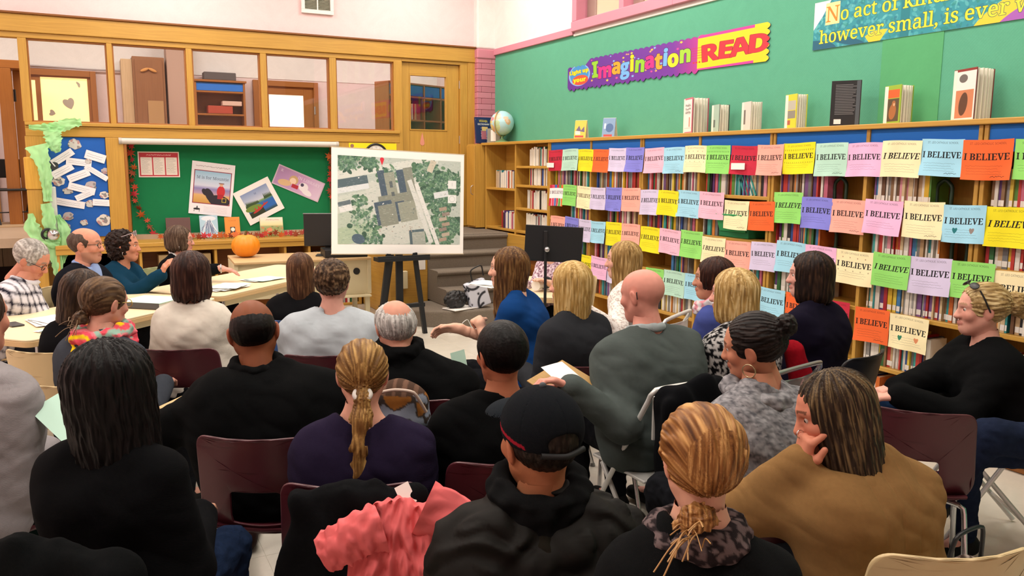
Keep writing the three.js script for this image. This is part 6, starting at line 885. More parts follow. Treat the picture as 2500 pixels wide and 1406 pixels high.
  // hair
  if (o.hair) { const h = hairField(o.hair), hcell = o.hair.cell ?? Math.min(0.007, Math.max(0.0034, 0.0017 * d)); part('hair', net(h.F, h.lo, h.hi, hcell, h.col).applyMatrix4(HM), HAIRM, root); }
  if (o.strands) { const r = rng(o.id), b = o.strands.at, g = []; for (let i = 0; i < o.strands.n; i++) { const p = V(b[0] + (r() - 0.5) * 0.05, b[1] + (r() - 0.5) * 0.05, b[2] - r() * 0.02), dv = V((o.strands.dx ?? 0) + (r() - 0.5) * 1.4, (o.strands.dy ?? 0) + (r() - 0.5) * 1.6, -0.3 - r() * 0.5).normalize(), L = 0.04 + r() * (o.strands.len ?? 0.07), q1 = p.clone().addScaledVector(dv, L * 0.5), q2 = p.clone().addScaledVector(dv, L).add(V((r() - 0.5) * 0.02, -L * 0.35, 0)); g.push(new THREE.TubeGeometry(new THREE.CatmullRomCurve3([p, q1, q2]), 8, 0.0011 + r() * 0.0012, 5)); } const m = part('loose_strands', merge(g).applyMatrix4(HM), std(o.strands.c ?? o.hair.hi, 0.5), root); m.userData.kind = 'stuff'; }
  const onHead = (n, g, m, label) => part(n, g.applyMatrix4(HM), m, root, null, null, label);
  if (o.glasses) { const m = std(o.glasses, 0.35, { metalness: 0.3 }), z = 0.099; const parts = []; for (const e of [-1, 1]) { parts.push(new THREE.TorusGeometry(0.024, 0.0022, 6, 24).applyMatrix4(new THREE.Matrix4().makeScale(1.1, 0.8, 1)).translate(e * 0.032, 0.0, z)); parts.push(rod([e * 0.058, 0.006, z - 0.003], [e * 0.084, 0.008, -0.004], 0.002)); } parts.push(rod([-0.008, 0.004, z], [0.008, 0.004, z], 0.002)); onHead('glasses', merge(parts), m); }
  if (o.extra) o.extra({ root, HM, H, N, P, SH, chest, dir, w, s, arms, toL, cell, onHead, turn });
  return root;
}
// a ring of cloth round the neck: collars, scarves, hoods. pts in person axes
function neckRing(q, name, r, tubeR, y, tilt, col, o = {}) {
  const { N, root, s, cell } = q, add = [], n = 14, a0 = o.from ?? 0, a1 = o.to ?? TAU, rz = o.rz ?? 1; let prev;
  for (let i = 0; i <= n; i++) { const a = a0 + ((a1 - a0) * i) / n, p = [N.x + Math.sin(a) * r * s, N.y + y + Math.cos(a) * tilt, N.z + 0.012 + Math.cos(a) * r * rz * s]; if (prev) add.push(cap(prev, p, tubeR, tubeR, 0.02)); prev = p; }
  const f = o.flare ?? 0; if (o.high) for (const p of add.slice()) add.push(p);
  const lo = [N.x - r - tubeR - 0.05, N.y + y - tubeR - 0.1 - Math.abs(tilt), N.z - r * rz - tubeR - 0.05], hi = [N.x + r + tubeR + 0.05, N.y + y + tubeR + 0.08 + (o.high ?? 0) + Math.abs(tilt), N.z + r * rz + tubeR + 0.06];
  const st = o.high ?? 0, F = { add, slack: 0.03, post: (v, x, y2, z) => v + (o.noise ?? 0.006) * noise3(x * 14, y2 * 22, z * 14) };
  if (st) for (const p of add) { const f0 = p.f; p.f = (x, y2, z) => f0(x, y2 > N.y + y ? Math.max(N.y + y, y2 - st) : y2, z); }
  const cl = typeof col === 'function' ? col : () => lin(col); part(name, net(F, lo, hi, Math.max(0.006, cell * 0.8), cl), CLOTHM, root);
}
// ------------------------------------------------------------------ the people, from the head table to the front row
const pat = (f) => f, knitN = (x, y, z, f) => noise3(x * f, y * f, z * f);
const two = (a, b, f) => { const A = lin(a), B = lin(b); return (x, y, z) => mix3(A, B, cl01(f(x, y, z))); };
person({ id: 1, at: [-0.331, 1.071, -6.213], b: -72, h: -85, pitch: 30, roll: 8, lean: 0.42, s: 1.02, bulk: 1.15, shoulders: 0.175, skin: 0xc98a72, brow: 0x8a7a70, label: 'grey haired man in plaid shirt resting his neck on his hand', glasses: 0x2a2422,
  R: { face: [-0.055, -0.17, 0.07], pole: [-0.2, -1, 0.3], f: [0.15, 1, -0.15], n: [-0.9, 0.0, 0.3], curl: 0.5 },
  top: { name: 'plaid_shirt', c: 0xffffff, g: 0.02, cell: 0.01, col: (x, y, z) => { const u = (x + z * 0.8) * 15, v = (y + z * 0.3) * 15, a = Math.abs(u - Math.round(u)), b = Math.abs(v - Math.round(v)), k = (a < 0.1 ? 0.75 : a < 0.24 ? 0.22 : 0) + (b < 0.1 ? 0.75 : b < 0.24 ? 0.22 : 0); return mix3(lin(0xd9d6de), lin(0x1e1c2a), cl01(k)); } }, bottom: { c: 0x2a2c34 },
  hair: { style: 'short', c: 0x9a948e, hi: 0xd6d2cc, lo: 0x6a645e, t: 0.01 }, extra: (q) => neckRing(q, 'collar', 0.066, 0.014, 0.02, -0.02, 0xd8d6dc) });
person({ id: 2, at: [-0.011, 1.114, -6.624], b: -88, h: -84, lean: 0.02, s: 1.04, bulk: 1.25, shoulders: 0.18, skin: 0xcf9078, brow: 0x6a5448, stubble: 0x7a6a62, glasses: 0x2c2622, label: 'bald man with glasses in dark blazer and blue shirt',
  top: { name: 'blazer', c: 0x14161d, g: 0.022, vneck: true, fold: 0.008 }, hair: { style: 'rim', c: 0x4a3a32, hi: 0x6a5a50, t: 0.006, bald: 0.035, nape: -0.085 }, extra: (q) => { neckRing(q, 'shirt_collar', 0.066, 0.016, 0.015, -0.03, 0x8fa6d6); part('shirt_front', net({ add: [ell([q.chest.x, q.chest.y + 0.09, q.chest.z + 0.085], [0.05, 0.11, 0.045], 0.02)] }, [-0.1, q.chest.y - 0.06, q.chest.z], [0.1, q.chest.y + 0.24, q.chest.z + 0.16], 0.01, () => lin(0x8fa6d6)), CLOTHM, q.root); } });
person({ id: 3, at: [0.254, 1.065, -6.991], b: -96, h: -78, lean: 0.1, s: 0.96, bust: true, bulk: 1.1, skin: 0xc98a70, brow: 0x2a1a14, label: 'woman with curly dark hair and teal jacket gesturing with one hand',
  R: { at: [0.47, 0.87, -6.62], pole: [-0.5, -0.8, -0.2], f: [0.0, 0.9, 0.5], n: [-0.6, 0.2, -0.6], curl: 0.35 }, top: { name: 'jacket', c: 0x12364c, g: 0.018, vneck: true }, hair: { style: 'curly', c: 0x1d1310, hi: 0x3a2820 },
  extra: (q) => { q.onHead('hair_glasses', merge([new THREE.TorusGeometry(0.02, 0.003, 6, 18).translate(-0.03, 0.1, 0.08), new THREE.TorusGeometry(0.02, 0.003, 6, 18).translate(0.03, 0.1, 0.08), rod([-0.05, 0.105, 0.075], [-0.1, 0.08, 0.0], 0.003), rod([0.05, 0.105, 0.075], [0.1, 0.08, 0.0], 0.003)]), std(0x9a8a90, 0.3), 'glasses pushed up into the hair'); part('bracelet', new THREE.TorusGeometry(0.034, 0.005, 8, 24).applyMatrix4(new THREE.Matrix4().makeRotationX(1.2)).translate(q.arms[0].Wr.x, q.arms[0].Wr.y - 0.02, q.arms[0].Wr.z), M.chrome, q.root); q.onHead('earring', new THREE.TorusGeometry(0.014, 0.0022, 6, 20).translate(-0.083, -0.055, 0.0), M.chrome); } });
person({ id: 4, at: [0.696, 1.055, -7.444], b: -95, h: -76, lean: 0.06, s: 0.95, bust: true, skin: 0xcc9484, brow: 0x6a5040, glasses: 0x8a7a6a, label: 'woman with brown grey bob, black sweater and white collar',
  R: { at: [1.04, 0.86, -6.89], pole: [-0.7, -0.6, 0.2], f: [0.3, -0.2, 1], n: [0, 1, 0.1], curl: 0.3 }, top: { name: 'black_sweater', c: 0x0e0f12, g: 0.016, sleeve: 0.93 }, hair: { style: 'bob', c: 0x4c3a2e, hi: 0x7a6656, lo: 0x2c2019, len: 0.06, t: 0.016, taper: -0.3 },
  extra: (q) => { neckRing(q, 'white_collar', 0.062, 0.017, 0.012, -0.045, 0xe8e6e6); part('watch', new THREE.TorusGeometry(0.032, 0.006, 8, 24).applyMatrix4(new THREE.Matrix4().makeRotationY(0.4)).translate(q.arms[0].Wr.x, q.arms[0].Wr.y, q.arms[0].Wr.z), M.steel, q.root); q.onHead('earring', new THREE.TorusGeometry(0.013, 0.002, 6, 18).translate(-0.083, -0.055, 0.0), M.chrome); } });
person({ id: 5, at: [-0.033, 1.033, -4.743], hs: 0.92, b: -12, h: -14, roll: 14, lean: 0.15, s: 0.96, skin: 0xc08a72, label: 'woman with long dark brown hair behind the striped scarf woman', top: { name: 'black_top', c: 0x0d0d10, g: 0.014 }, hair: { style: 'long', c: 0x2c1e16, hi: 0x54402e, lo: 0x140d0a, len: 0.19, t: 0.022, wide: 0.012 } });
person({ id: 6, at: [0.054, 1.083, -4.023], hs: 0.93, b: -18, h: -30, pitch: 6, lean: 0.12, s: 0.97, bulk: 1.05, skin: 0xd29a86, label: 'woman with low brown knot and bright striped scarf', strands: { n: 12, at: [0.03, -0.09, -0.12], len: 0.04 }, glasses: 0xc9b060, top: { name: 'grey_sweater', c: 0x3a3e46, g: 0.02 },
  hair: { style: 'bun', c: 0x4a3626, hi: 0x7a6044, lo: 0x2c1e14, t: 0.012, tie: [0, -0.05, -0.11], bun: [0.03, -0.085, -0.105], bunR: [0.04, 0.05, 0.036], wisps: [[[0.03, -0.11, -0.11, 0.02], [0.03, -0.15, -0.105, 0.006]]] },
  extra: (q) => { const cA = lin(0xd8505e), cB = lin(0x8fb0a0), cC = lin(0xe8c81c), cD = lin(0xea7a84); const col = (x, y, z) => { const v = (y - q.N.y) * 42 + 2.2 * noise3(x * 6, y * 8, z * 6) + x * 6; const k = ((Math.floor(v) % 5) + 5) % 5; return k === 0 ? cA : k === 1 ? cD : k === 2 ? cB : k === 3 ? cA : cC; }; neckRing(q, 'striped_scarf', 0.09, 0.036, 0.02, 0.012, col, { noise: 0.014, rz: 1.05 }); neckRing(q, 'scarf_loop', 0.112, 0.026, -0.022, 0.018, (x, y, z) => (Math.sin(x * 22 + 1) > 0.2 ? cC : noise3(x * 9, y * 9, z * 9) > 0 ? cA : cB), { noise: 0.012 }); } });
person({ id: 7, at: [0.476, 1.12, -4.551], b: 4, h: -4, lean: 0.1, s: 0.96, shoulders: 0.14, skin: 0xcf9a84, label: 'woman with dark brown bob in off white blazer', top: { name: 'white_blazer', c: 0xcfc8bc, g: 0.02, fold: 0.009, hem: 0.16 }, hair: { style: 'bob', c: 0x2c1712, hi: 0x54382c, lo: 0x150a08, len: 0.105, t: 0.02, taper: -0.4 }, extra: (q) => neckRing(q, 'blazer_collar', 0.072, 0.018, 0.0, 0.02, 0xcfc8bc) });
person({ id: 8, at: [1.152, 1.047, -5.043], b: 0, h: 0, lean: 0.06, s: 0.94, skin: 0xcf9a84, label: 'person with very long straight brown hair and black top', top: { name: 'black_top', c: 0x101012, g: 0.014 }, hair: { style: 'long', c: 0x4a2f1e, hi: 0x7a583c, lo: 0x2c1a10, len: 0.3, t: 0.008, taper: 0.1, groove: 0.0016 } });
person({ id: 9, at: [1.098, 1.100, -4.113], hs: 0.96, b: 2, h: -2, lean: 0.1, s: 1.03, bulk: 1.28, shoulders: 0.182, skin: 0xd09a8a, label: 'person with short tousled brown hair in pale grey shirt', top: { name: 'grey_shirt', c: 0xaab2b8, g: 0.018, fold: 0.009, hem: 0.16 }, hair: { style: 'short', c: 0x3e2c1e, hi: 0x94785a, lo: 0x1e140e, t: 0.015, nape: -0.075, groove: 0.005 } });
person({ id: 10, at: [-0.36, 1.17, -3.3], b: -14, h: -14, lean: 0.22, s: 1.06, bulk: 1.2, shoulders: 0.185, skin: 0xc4866e, label: 'person in light grey sweater cut off by the left picture edge', top: { name: 'light_grey_sweater', c: 0x8f8a8c, g: 0.024, fold: 0.01, hem: 0.16 }, bottom: { c: 0x10231f }, hair: { style: 'short', c: 0x3a2a20, t: 0.01 } });
person({ id: 11, at: [0.037, 1.120, -2.331], hs: 0.95, b: -6, h: -10, roll: -4, lean: 0.05, s: 0.97, bulk: 0.98, shoulders: 0.14, skin: 0xb88870, label: 'woman with long black hair in black top at lower left', top: { name: 'black_top', c: 0x0b0c0e, g: 0.016, hem: 0.08 }, bottom: { c: 0x1c2a44 }, hair: { style: 'long', c: 0x080708, hi: 0x171312, lo: 0x040404, len: 0.26, t: 0.022, wide: 0.012, taper: -0.1, groove: 0.004 } });
person({ id: 12, side: 0.22, at: [0.536, 1.078, -3.159], b: 6, h: 14, roll: -6, pitch: 10, lean: 0.26, s: 1.05, bulk: 1.35, shoulders: 0.19, skin: 0x7a4428, label: 'bald brown skinned man in black jacket leaning forward', L: { at: [0.36, 0.7, -3.42], pole: [0.9, -0.4, -0.3], curl: 0.6 }, legs: [[[0.98, 0.5, -3.62], [1.0, 0.085, -3.5]], [[0.5, 0.5, -3.72], [0.55, 0.085, -3.62]]], shoe: 0x2a1512,
  top: { name: 'black_jacket', c: 0x090a0b, g: 0.028, fold: 0.009, hem: 0.08 }, hair: { style: 'rim', c: 0x0c0706, t: 0.005, bald: 0.012, nape: -0.095, groove: 0.0006 }, extra: (q) => { neckRing(q, 'jacket_collar', 0.078, 0.02, 0.005, 0.012, 0x0c0d0e, { high: 0.02 }); neckRing(q, 'grey_collar', 0.066, 0.013, 0.04, 0.01, 0x6a7678); } });
person({ id: 13, at: [0.745, 1.042, -2.464], hs: 0.90, b: 2, h: 10, lean: 0.04, s: 0.98, bulk: 1.16, shoulders: 0.158, skin: 0xd8a08a, label: 'woman with long blonde ponytail in dark purple sweater', top: { name: 'purple_sweater', c: 0x211a30, g: 0.016, fold: 0.008, neck: 0.074, hem: 0.08 },
  hair: { style: 'pony', c: 0x7c5a30, hi: 0xc09a5c, lo: 0x4a3018, tie: [0, -0.025, -0.115], t: 0.013, groove: 0.0026, tail: [[0, -0.02, -0.112, 0.018], [0.0, -0.05, -0.132, 0.024], [0.005, -0.12, -0.15, 0.038], [0.016, -0.2, -0.16, 0.04], [0.016, -0.3, -0.165, 0.037], [0.02, -0.39, -0.165, 0.026], [0.03, -0.46, -0.16, 0.006]] },
  extra: (q) => q.onHead('hair_tie', xf(new THREE.TorusGeometry(0.023, 0.012, 10, 24), { r: [1.05, 0, 0], t: [0, -0.036, -0.126] }), std(0xcfcac4, 0.6), 'white hair tie') });
person({ id: 14, side: 0.2, at: [1.124, 1.031, -3.234], hs: 0.96, b: 8, h: 22, pitch: 12, lean: 0.12, s: 1.02, bulk: 1.15, shoulders: 0.175, skin: 0xc9907a, label: 'older man with white hair and bald crown in black jacket', top: { name: 'black_jacket', c: 0x0a0b0c, g: 0.026, fold: 0.009 }, hair: { style: 'spot', c: 0xa8a6a2, hi: 0xe2e0dc, lo: 0x5a5654, t: 0.014, sz: -0.06, spotR: 0.118, groove: 0.0025, freq: 44 }, extra: (q) => neckRing(q, 'jacket_collar', 0.08, 0.018, 0.012, 0.014, 0x0c0d0e, { high: 0.035 }) });
person({ id: 15, at: [1.224, 1.063, -2.447], hs: 0.92, b: 12, h: 30, lean: 0.06, s: 1.02, bulk: 1.1, shoulders: 0.172, skin: 0xa8694c, label: 'man with short black hair in black sweater', top: { name: 'black_sweater', c: 0x08090a, g: 0.02, fold: 0.007, hem: 0.08 }, bottom: { c: 0x18243c }, hair: { style: 'short', c: 0x070606, hi: 0x141212, t: 0.013, groove: 0.0006 } });
person({ id: 16, at: [2.032, 1.141, -3.977], hs: 0.93, b: 70, h: 80, lean: 0.3, s: 0.95, bust: true, skin: 0xd8a890, label: 'woman with long brown hair in blue sweater reaching forward', R: { at: [1.79, 0.8, -4.14], pole: [-0.2, -0.9, -0.3], curl: 0.5, f: [0.2, -0.1, 1], n: [-0.7, 0.7, 0] }, L: { at: [1.9, 0.84, -4.06], pole: [0.5, -0.8, -0.5], curl: 0.7, f: [-0.8, 0.0, 0.6], n: [0.2, 0.9, 0.4] },
  top: { name: 'blue_sweater', c: 0x123a70, g: 0.012, sleeve: 0.56, neck: 0.062 }, legs: [[[1.72, 0.54, -4.28], [1.6, 0.1, -4.2]], [[1.68, 0.52, -4.12], [1.58, 0.085, -4.1]]], hair: { style: 'long', c: 0x54381f, hi: 0x8c6a40, lo: 0x2e1c10, len: 0.27, t: 0.012, taper: -0.05, sweep: -0.12, groove: 0.003 } });
person({ id: 17, at: [2.067, 1.126, -3.388], hs: 0.90, b: 40, h: 62, lean: 0.1, s: 0.97, skin: 0xd8a08c, label: 'woman with straight blonde hair in dark grey blazer', top: { name: 'grey_blazer', c: 0x2a2c30, g: 0.018, hem: 0.16 }, hair: { style: 'long', c: 0xb08f52, hi: 0xdcc48c, lo: 0x7a5c2c, len: 0.2, t: 0.014, taper: -0.1 } });
person({ id: 18, at: [3.3, 1.093, -5.704], b: 128, h: 118, lean: 0.15, s: 0.95, skin: 0xd8a890, label: 'person in pink floral blouse hidden behind the music stand', R: { at: [3.0, 0.8, -5.62], curl: 0.3 }, L: { at: [3.14, 0.8, -5.42], curl: 0.3 }, top: { name: 'floral_blouse', c: 0xffffff, g: 0.016, sleeve: 0.85, cell: 0.009, col: (x, y, z) => { const v = noise3(x * 45, y * 45, z * 45); return v > 0.25 ? lin(0x7a5a68) : v < -0.3 ? lin(0xe4d4dc) : lin(0xc3aab6); } }, hair: { style: 'bob', c: 0x5a4030, hi: 0x80604a, len: 0.06 } });
person({ id: 19, at: [2.880, 1.132, -4.106], hs: 0.92, b: 58, h: 78, lean: 0.16, s: 0.95, skin: 0xd8a894, label: 'woman with blonde hair in white lace top', L: { at: [2.46, 0.9, -3.86], pole: [0.8, -0.5, -0.3], curl: 0.6 }, top: { name: 'lace_top', c: 0xffffff, g: 0.014, cell: 0.009, col: (x, y, z) => { const v = Math.abs(noise3(x * 50, y * 50, z * 50)); return v < 0.12 ? lin(0xb3a49c) : lin(0xe2dcd6); } }, hair: { style: 'long', c: 0x8f7040, hi: 0xc9ab74, lo: 0x5c431f, len: 0.2, t: 0.012, taper: 0.1 } });
person({ id: 20, at: [2.140, 1.141, -2.897], hs: 0.97, b: 28, h: 48, pitch: 6, lean: 0.16, s: 1.06, bulk: 1.25, shoulders: 0.185, skin: 0xd09080, label: 'bald man in grey sweater sitting sideways', L: { at: [1.68, 0.82, -2.72], pole: [0.7, -0.6, -0.6], curl: 0.5 }, top: { name: 'grey_green_sweater', c: 0x4a5250, g: 0.02, fold: 0.008, neck: 0.07, hem: 0.12 }, extra: (q) => { neckRing(q, 'undershirt_collar', 0.064, 0.013, 0.028, -0.012, 0x9aa4a6); q.onHead('ear_hook', tube([[0.086, 0.02, -0.03], [0.094, 0.02, -0.034], [0.094, -0.01, -0.036]], 0.0025, 10, 6), M.blackPlastic, 'black glasses temple behind ear'); } });
person({ id: 21, at: [3.023, 1.092, -3.456], hs: 0.92, b: 55, h: 76, lean: 0.1, s: 0.95, skin: 0xc08a70, label: 'woman with dark brown hair in blue jacket and pale scarf', top: { name: 'blue_jacket', c: 0x3f4a86, g: 0.018 }, hair: { style: 'bob', c: 0x2c1610, hi: 0x4a2c20, lo: 0x160a07, len: 0.03, t: 0.016 }, extra: (q) => neckRing(q, 'pale_scarf', 0.085, 0.034, 0.015, -0.03, (x, y, z) => (noise3(x * 16, y * 16, z * 16) > 0.15 ? lin(0xd9909c) : lin(0xd6d2d4)), { noise: 0.014 }) });
person({ id: 22, at: [2.629, 1.116, -2.867], hs: 0.92, b: 40, h: 58, lean: 0.12, s: 0.98, bulk: 1.1, skin: 0xd8a090, label: 'woman with streaked blonde bob in black and white knit', top: { name: 'knit_cardigan', c: 0xffffff, g: 0.024, cell: 0.0085, hem: 0.08, col: (x, y, z) => { const v = noise3(x * 55, y * 30, z * 55) + 0.5 * noise3(x * 100, y * 60, z * 100); return v > 0.12 ? lin(0xb4b2b0) : lin(0x141417); } }, hair: { style: 'bob', c: 0xa8884e, hi: 0xe2cc98, lo: 0x5e4426, len: 0.11, t: 0.018, taper: -0.25 } });
person({ id: 23, at: [3.259, 1.152, -3.003], hs: 0.93, b: 42, h: 74, lean: 0.1, s: 1.0, bulk: 1.08, shoulders: 0.16, skin: 0xd8a394, label: 'woman with dark brown bob in navy sweater by the sheets', top: { name: 'navy_sweater', c: 0x13101f, g: 0.018, hem: 0.08 }, hair: { style: 'bob', c: 0x1d1310, hi: 0x4a3424, lo: 0x0d0806, len: 0.12, t: 0.018, taper: -0.1 } });
person({ id: 24, at: [1.953, 1.106, -2.020], hs: 0.93, b: 26, h: 62, roll: -8, pitch: 8, lean: 0.18, s: 0.98, bulk: 1.02, shoulders: 0.145, skin: 0xc08468, brow: 0x1c120e, label: 'woman with dark bun and hoop earring in grey tweed cardigan', top: { name: 'tweed_cardigan', c: 0xffffff, g: 0.024, cell: 0.008, hem: 0.08, fold: 0.008, col: (x, y, z) => { const v = noise3(x * 30, y * 75, z * 30) * 0.6 + noise3(x * 120, y * 50, z * 120) * 0.5; return mix3(lin(0x55555a), lin(0xa4a3a6), cl01(0.5 + v * 0.8)); } },
  hair: { style: 'bun', c: 0x15100f, hi: 0x3a302c, lo: 0x080606, t: 0.01, tie: [0, 0.06, -0.1], bun: [0.0, 0.075, -0.125], bunR: [0.042, 0.04, 0.036] }, extra: (q) => { neckRing(q, 'shawl_collar', 0.088, 0.03, 0.005, 0.02, (x, y, z) => mix3(lin(0x55555a), lin(0xa4a3a6), cl01(0.5 + noise3(x * 30, y * 75, z * 30) * 0.6))); q.onHead('hoop_earring', new THREE.TorusGeometry(0.024, 0.0022, 8, 32).applyMatrix4(new THREE.Matrix4().makeRotationY(1.3)).translate(0.088, -0.062, 0.004), std(0xd9c9a0, 0.25, { metalness: 0.9 }), 'large hoop earring'); } });
person({ id: 25, at: [0.943, 1.036, -1.677], hs: 1.04, b: 8, h: 28, lean: 0.06, s: 1.04, bulk: 1.1, shoulders: 0.165, skin: 0xa86c4a, label: 'man in black baseball cap and dark hooded jacket', top: { name: 'dark_jacket', c: 0x100e0b, g: 0.034, fold: 0.012, gloss: true, cell: 0.0075, post: (x, y, z) => 0.006 * Math.sin(y * 70 + x * 14 + 4 * noise3(x * 7, y * 5, z * 7)) * sstep(0.5, 0.8, y) }, hair: { style: 'short', c: 0x1c1612, hi: 0x3a332c, t: 0.006, nape: -0.075, groove: 0.001 },
  extra: (q) => {
    const F = { add: [ell([0, 0.045, -0.016], [0.093, 0.092, 0.111], 0.02)], cut: [ell([0, -0.2, 0], [0.4, 0.212, 0.4], 0.006), ell([0, 0.04, -0.015], [0.085, 0.086, 0.103], 0.003), ell([0.0, 0.03, -0.13], [0.05, 0.024, 0.03], 0.006)], post: (v, x, y, z) => { const a = Math.atan2(x, z + 0.016), k = Math.abs(((a / (Math.PI / 3)) % 1 + 1) % 1 - 0.5); return v + (k > 0.485 ? 0.0012 : 0); } };
    q.onHead('cap_crown', net(F, [-0.11, -0.02, -0.14], [0.11, 0.15, 0.11], 0.003, (x, y, z) => (x > 0.05 && Math.abs(y - 0.035 - z * 0.25) < 0.005 && z < 0.05 && z > -0.07 ? lin(0x9a1f30) : lin(0x14171b))), CLOTHM);
    q.onHead('cap_brim', net({ add: [ell([0, 0.022, 0.115], [0.078, 0.05, 0.085], 0.01)], cut: [ell([0, 0.012, 0.112], [0.084, 0.05, 0.094], 0.003)] }, [-0.1, 0, 0.02], [0.1, 0.1, 0.22], 0.003, () => lin(0x1c2126)), CLOTHM);
    q.onHead('cap_strap', tube([[-0.055, 0.008, -0.108], [0, 0.004, -0.126], [0.055, 0.008, -0.108]], 0.007, 14, 8), std(0x101214, 0.7)); q.onHead('cap_button', new THREE.SphereGeometry(0.0085, 14, 10).translate(0, 0.138, -0.016), std(0x3a4248, 0.7));
    neckRing(q, 'jacket_collar', 0.092, 0.026, -0.005, 0.02, 0x101112, { high: 0.03 }); neckRing(q, 'hood_roll', 0.14, 0.05, -0.07, 0.0, (x, y, z) => mix3(lin(0x1a1712), lin(0x26221c), cl01(0.5 + noise3(x * 10, y * 20, z * 10))), { from: Math.PI * 0.45, to: Math.PI * 1.55, noise: 0.02, rz: 0.75 });
  } });
person({ id: 26, at: [1.056, 1.123, -1.223], hs: 0.87, b: -4, h: 8, lean: 0.08, s: 0.98, bulk: 0.96, shoulders: 0.13, skin: 0xd8a48c, label: 'woman with reddish blonde loose low bun in black jacket', strands: { n: 20, at: [0.06, -0.12, -0.125], dx: 0.7, dy: 0.1, len: 0.06, c: 0xb08450 }, top: { name: 'black_jacket', c: 0x0f1011, g: 0.02, fold: 0.008 }, hair: { style: 'bun', c: 0x8a5c30, hi: 0xd2a468, lo: 0x4a2a14, t: 0.018, tie: [0.03, -0.07, -0.11], bun: [0.045, -0.1, -0.115], bunR: [0.046, 0.042, 0.036], cell: 0.0032, groove: 0.003, freq: 30, wisps: [[[0.06, -0.1, -0.12, 0.022], [0.085, -0.115, -0.125, 0.012], [0.1, -0.1, -0.12, 0.006]], [[0.06, -0.12, -0.12, 0.02], [0.09, -0.16, -0.12, 0.009], [0.1, -0.15, -0.11, 0.006]], [[0.045, -0.13, -0.12, 0.022], [0.04, -0.19, -0.13, 0.016], [0.012, -0.215, -0.13, 0.008], [-0.005, -0.25, -0.13, 0.006]], [[0.05, -0.13, -0.115, 0.02], [0.055, -0.2, -0.12, 0.008], [0.035, -0.235, -0.125, 0.006]]] },
  extra: (q) => neckRing(q, 'patterned_scarf', 0.08, 0.024, 0.014, 0.0, (x, y, z) => (noise3(x * 45, y * 45, z * 45) > 0.05 ? lin(0x6a5c5c) : lin(0x2a2426)), { noise: 0.01 }) });
person({ id: 27, at: [1.780, 1.044, -1.530], hs: 0.93, b: 22, h: 84, roll: 4, pitch: 14, lean: 0.2, side: 0.25, s: 1.0, bulk: 1.02, shoulders: 0.142, skin: 0xc98268, brow: 0x4a3020, label: 'woman in tan blazer covering her face with one hand', L: { face: [0.03, -0.13, 0.125], pole: [0.1, -1, 0.1], f: [-0.12, 1, -0.12], n: [0.92, 0.1, 0.25], curl: 0.85 },
  top: { name: 'tan_blazer', c: 0x86663f, g: 0.024, fold: 0.007, cell: 0.0075, hem: 0.08, post: (x, y, z) => { const u = (x + 0.02) * 17, a = Math.abs(u - Math.round(u)); return a < 0.07 ? 0.003 * (1 - a / 0.07) : 0; } }, hair: { style: 'long', c: 0x33271e, hi: 0x86704e, lo: 0x18110d, len: 0.2, t: 0.012, taper: 0.1, groove: 0.0035, cell: 0.0036 },
  extra: (q) => { part('ring', new THREE.TorusGeometry(0.0105, 0.002, 8, 20).translate(q.arms[1].Wr.x, q.arms[1].Wr.y + 0.09, q.arms[1].Wr.z + 0.01), M.chrome, q.root); neckRing(q, 'blazer_collar', 0.085, 0.022, 0.0, 0.012, 0x86663f); } });
person({ id: 28, at: [3.549, 1.071, -2.270], hs: 0.95, b: 82, h: 80, lean: 0.05, s: 1.0, bust: true, bulk: 1.2, shoulders: 0.168, skin: 0xd8a08e, brow: 0xa08060, label: 'woman with messy blonde bun, black cardigan and jeans at right', strands: { n: 34, at: [0, 0.045, -0.155], dy: 0.3, len: 0.07 }, R: { at: [3.07, 0.72, -2.36], pole: [-0.4, -0.8, -0.4], curl: 0.6, f: [0.3, -0.2, 1] }, L: { at: [3.09, 0.72, -2.3], pole: [0.5, -0.8, -0.4], curl: 0.6, f: [-0.3, -0.2, 1] },
  legs: [[[2.98, 0.62, -2.5], [3.0, 0.25, -2.2], [2.85, 0.2, -2.22]], [[3.03, 0.5, -2.42], [3.1, 0.085, -2.42]]], bottom: { c: 0x2a4670, fade: 0.3 }, shoe: 0x1a1616, top: { name: 'black_cardigan', c: 0x0b0c0d, g: 0.022, hem: 0.08, long: true }, hair: { style: 'bun', c: 0xa48a58, hi: 0xd8c698, lo: 0x6a5230, t: 0.014, tie: [0, 0.03, -0.11], bun: [0, 0.035, -0.14], bunR: [0.05, 0.055, 0.045], groove: 0.004, wisps: [[[0, 0.05, -0.16, 0.03], [0.01, 0.09, -0.19, 0.006]], [[0, 0.0, -0.16, 0.03], [0, -0.04, -0.19, 0.005]]] },
  extra: (q) => { const SG = (g) => q.onHead('sunglasses', g, M.blackPlastic, 'sunglasses pushed up on the head'); [tube([[0.088, 0.0, -0.01], [0.092, 0.06, 0.02], [0.08, 0.1, 0.04]], 0.004, 12, 6), merge([xf(new THREE.SphereGeometry(0.028, 14, 8), { s: [1, 0.7, 0.25], r: [-1.1, 0.4, 0], t: [0.05, 0.118, 0.055] }), rod([-0.03, 0.12, 0.06], [0.03, 0.12, 0.06], 0.004), xf(new THREE.SphereGeometry(0.028, 14, 8), { s: [1, 0.7, 0.25], r: [-1.1, -0.4, 0], t: [-0.05, 0.118, 0.055] })])].forEach(SG); } });
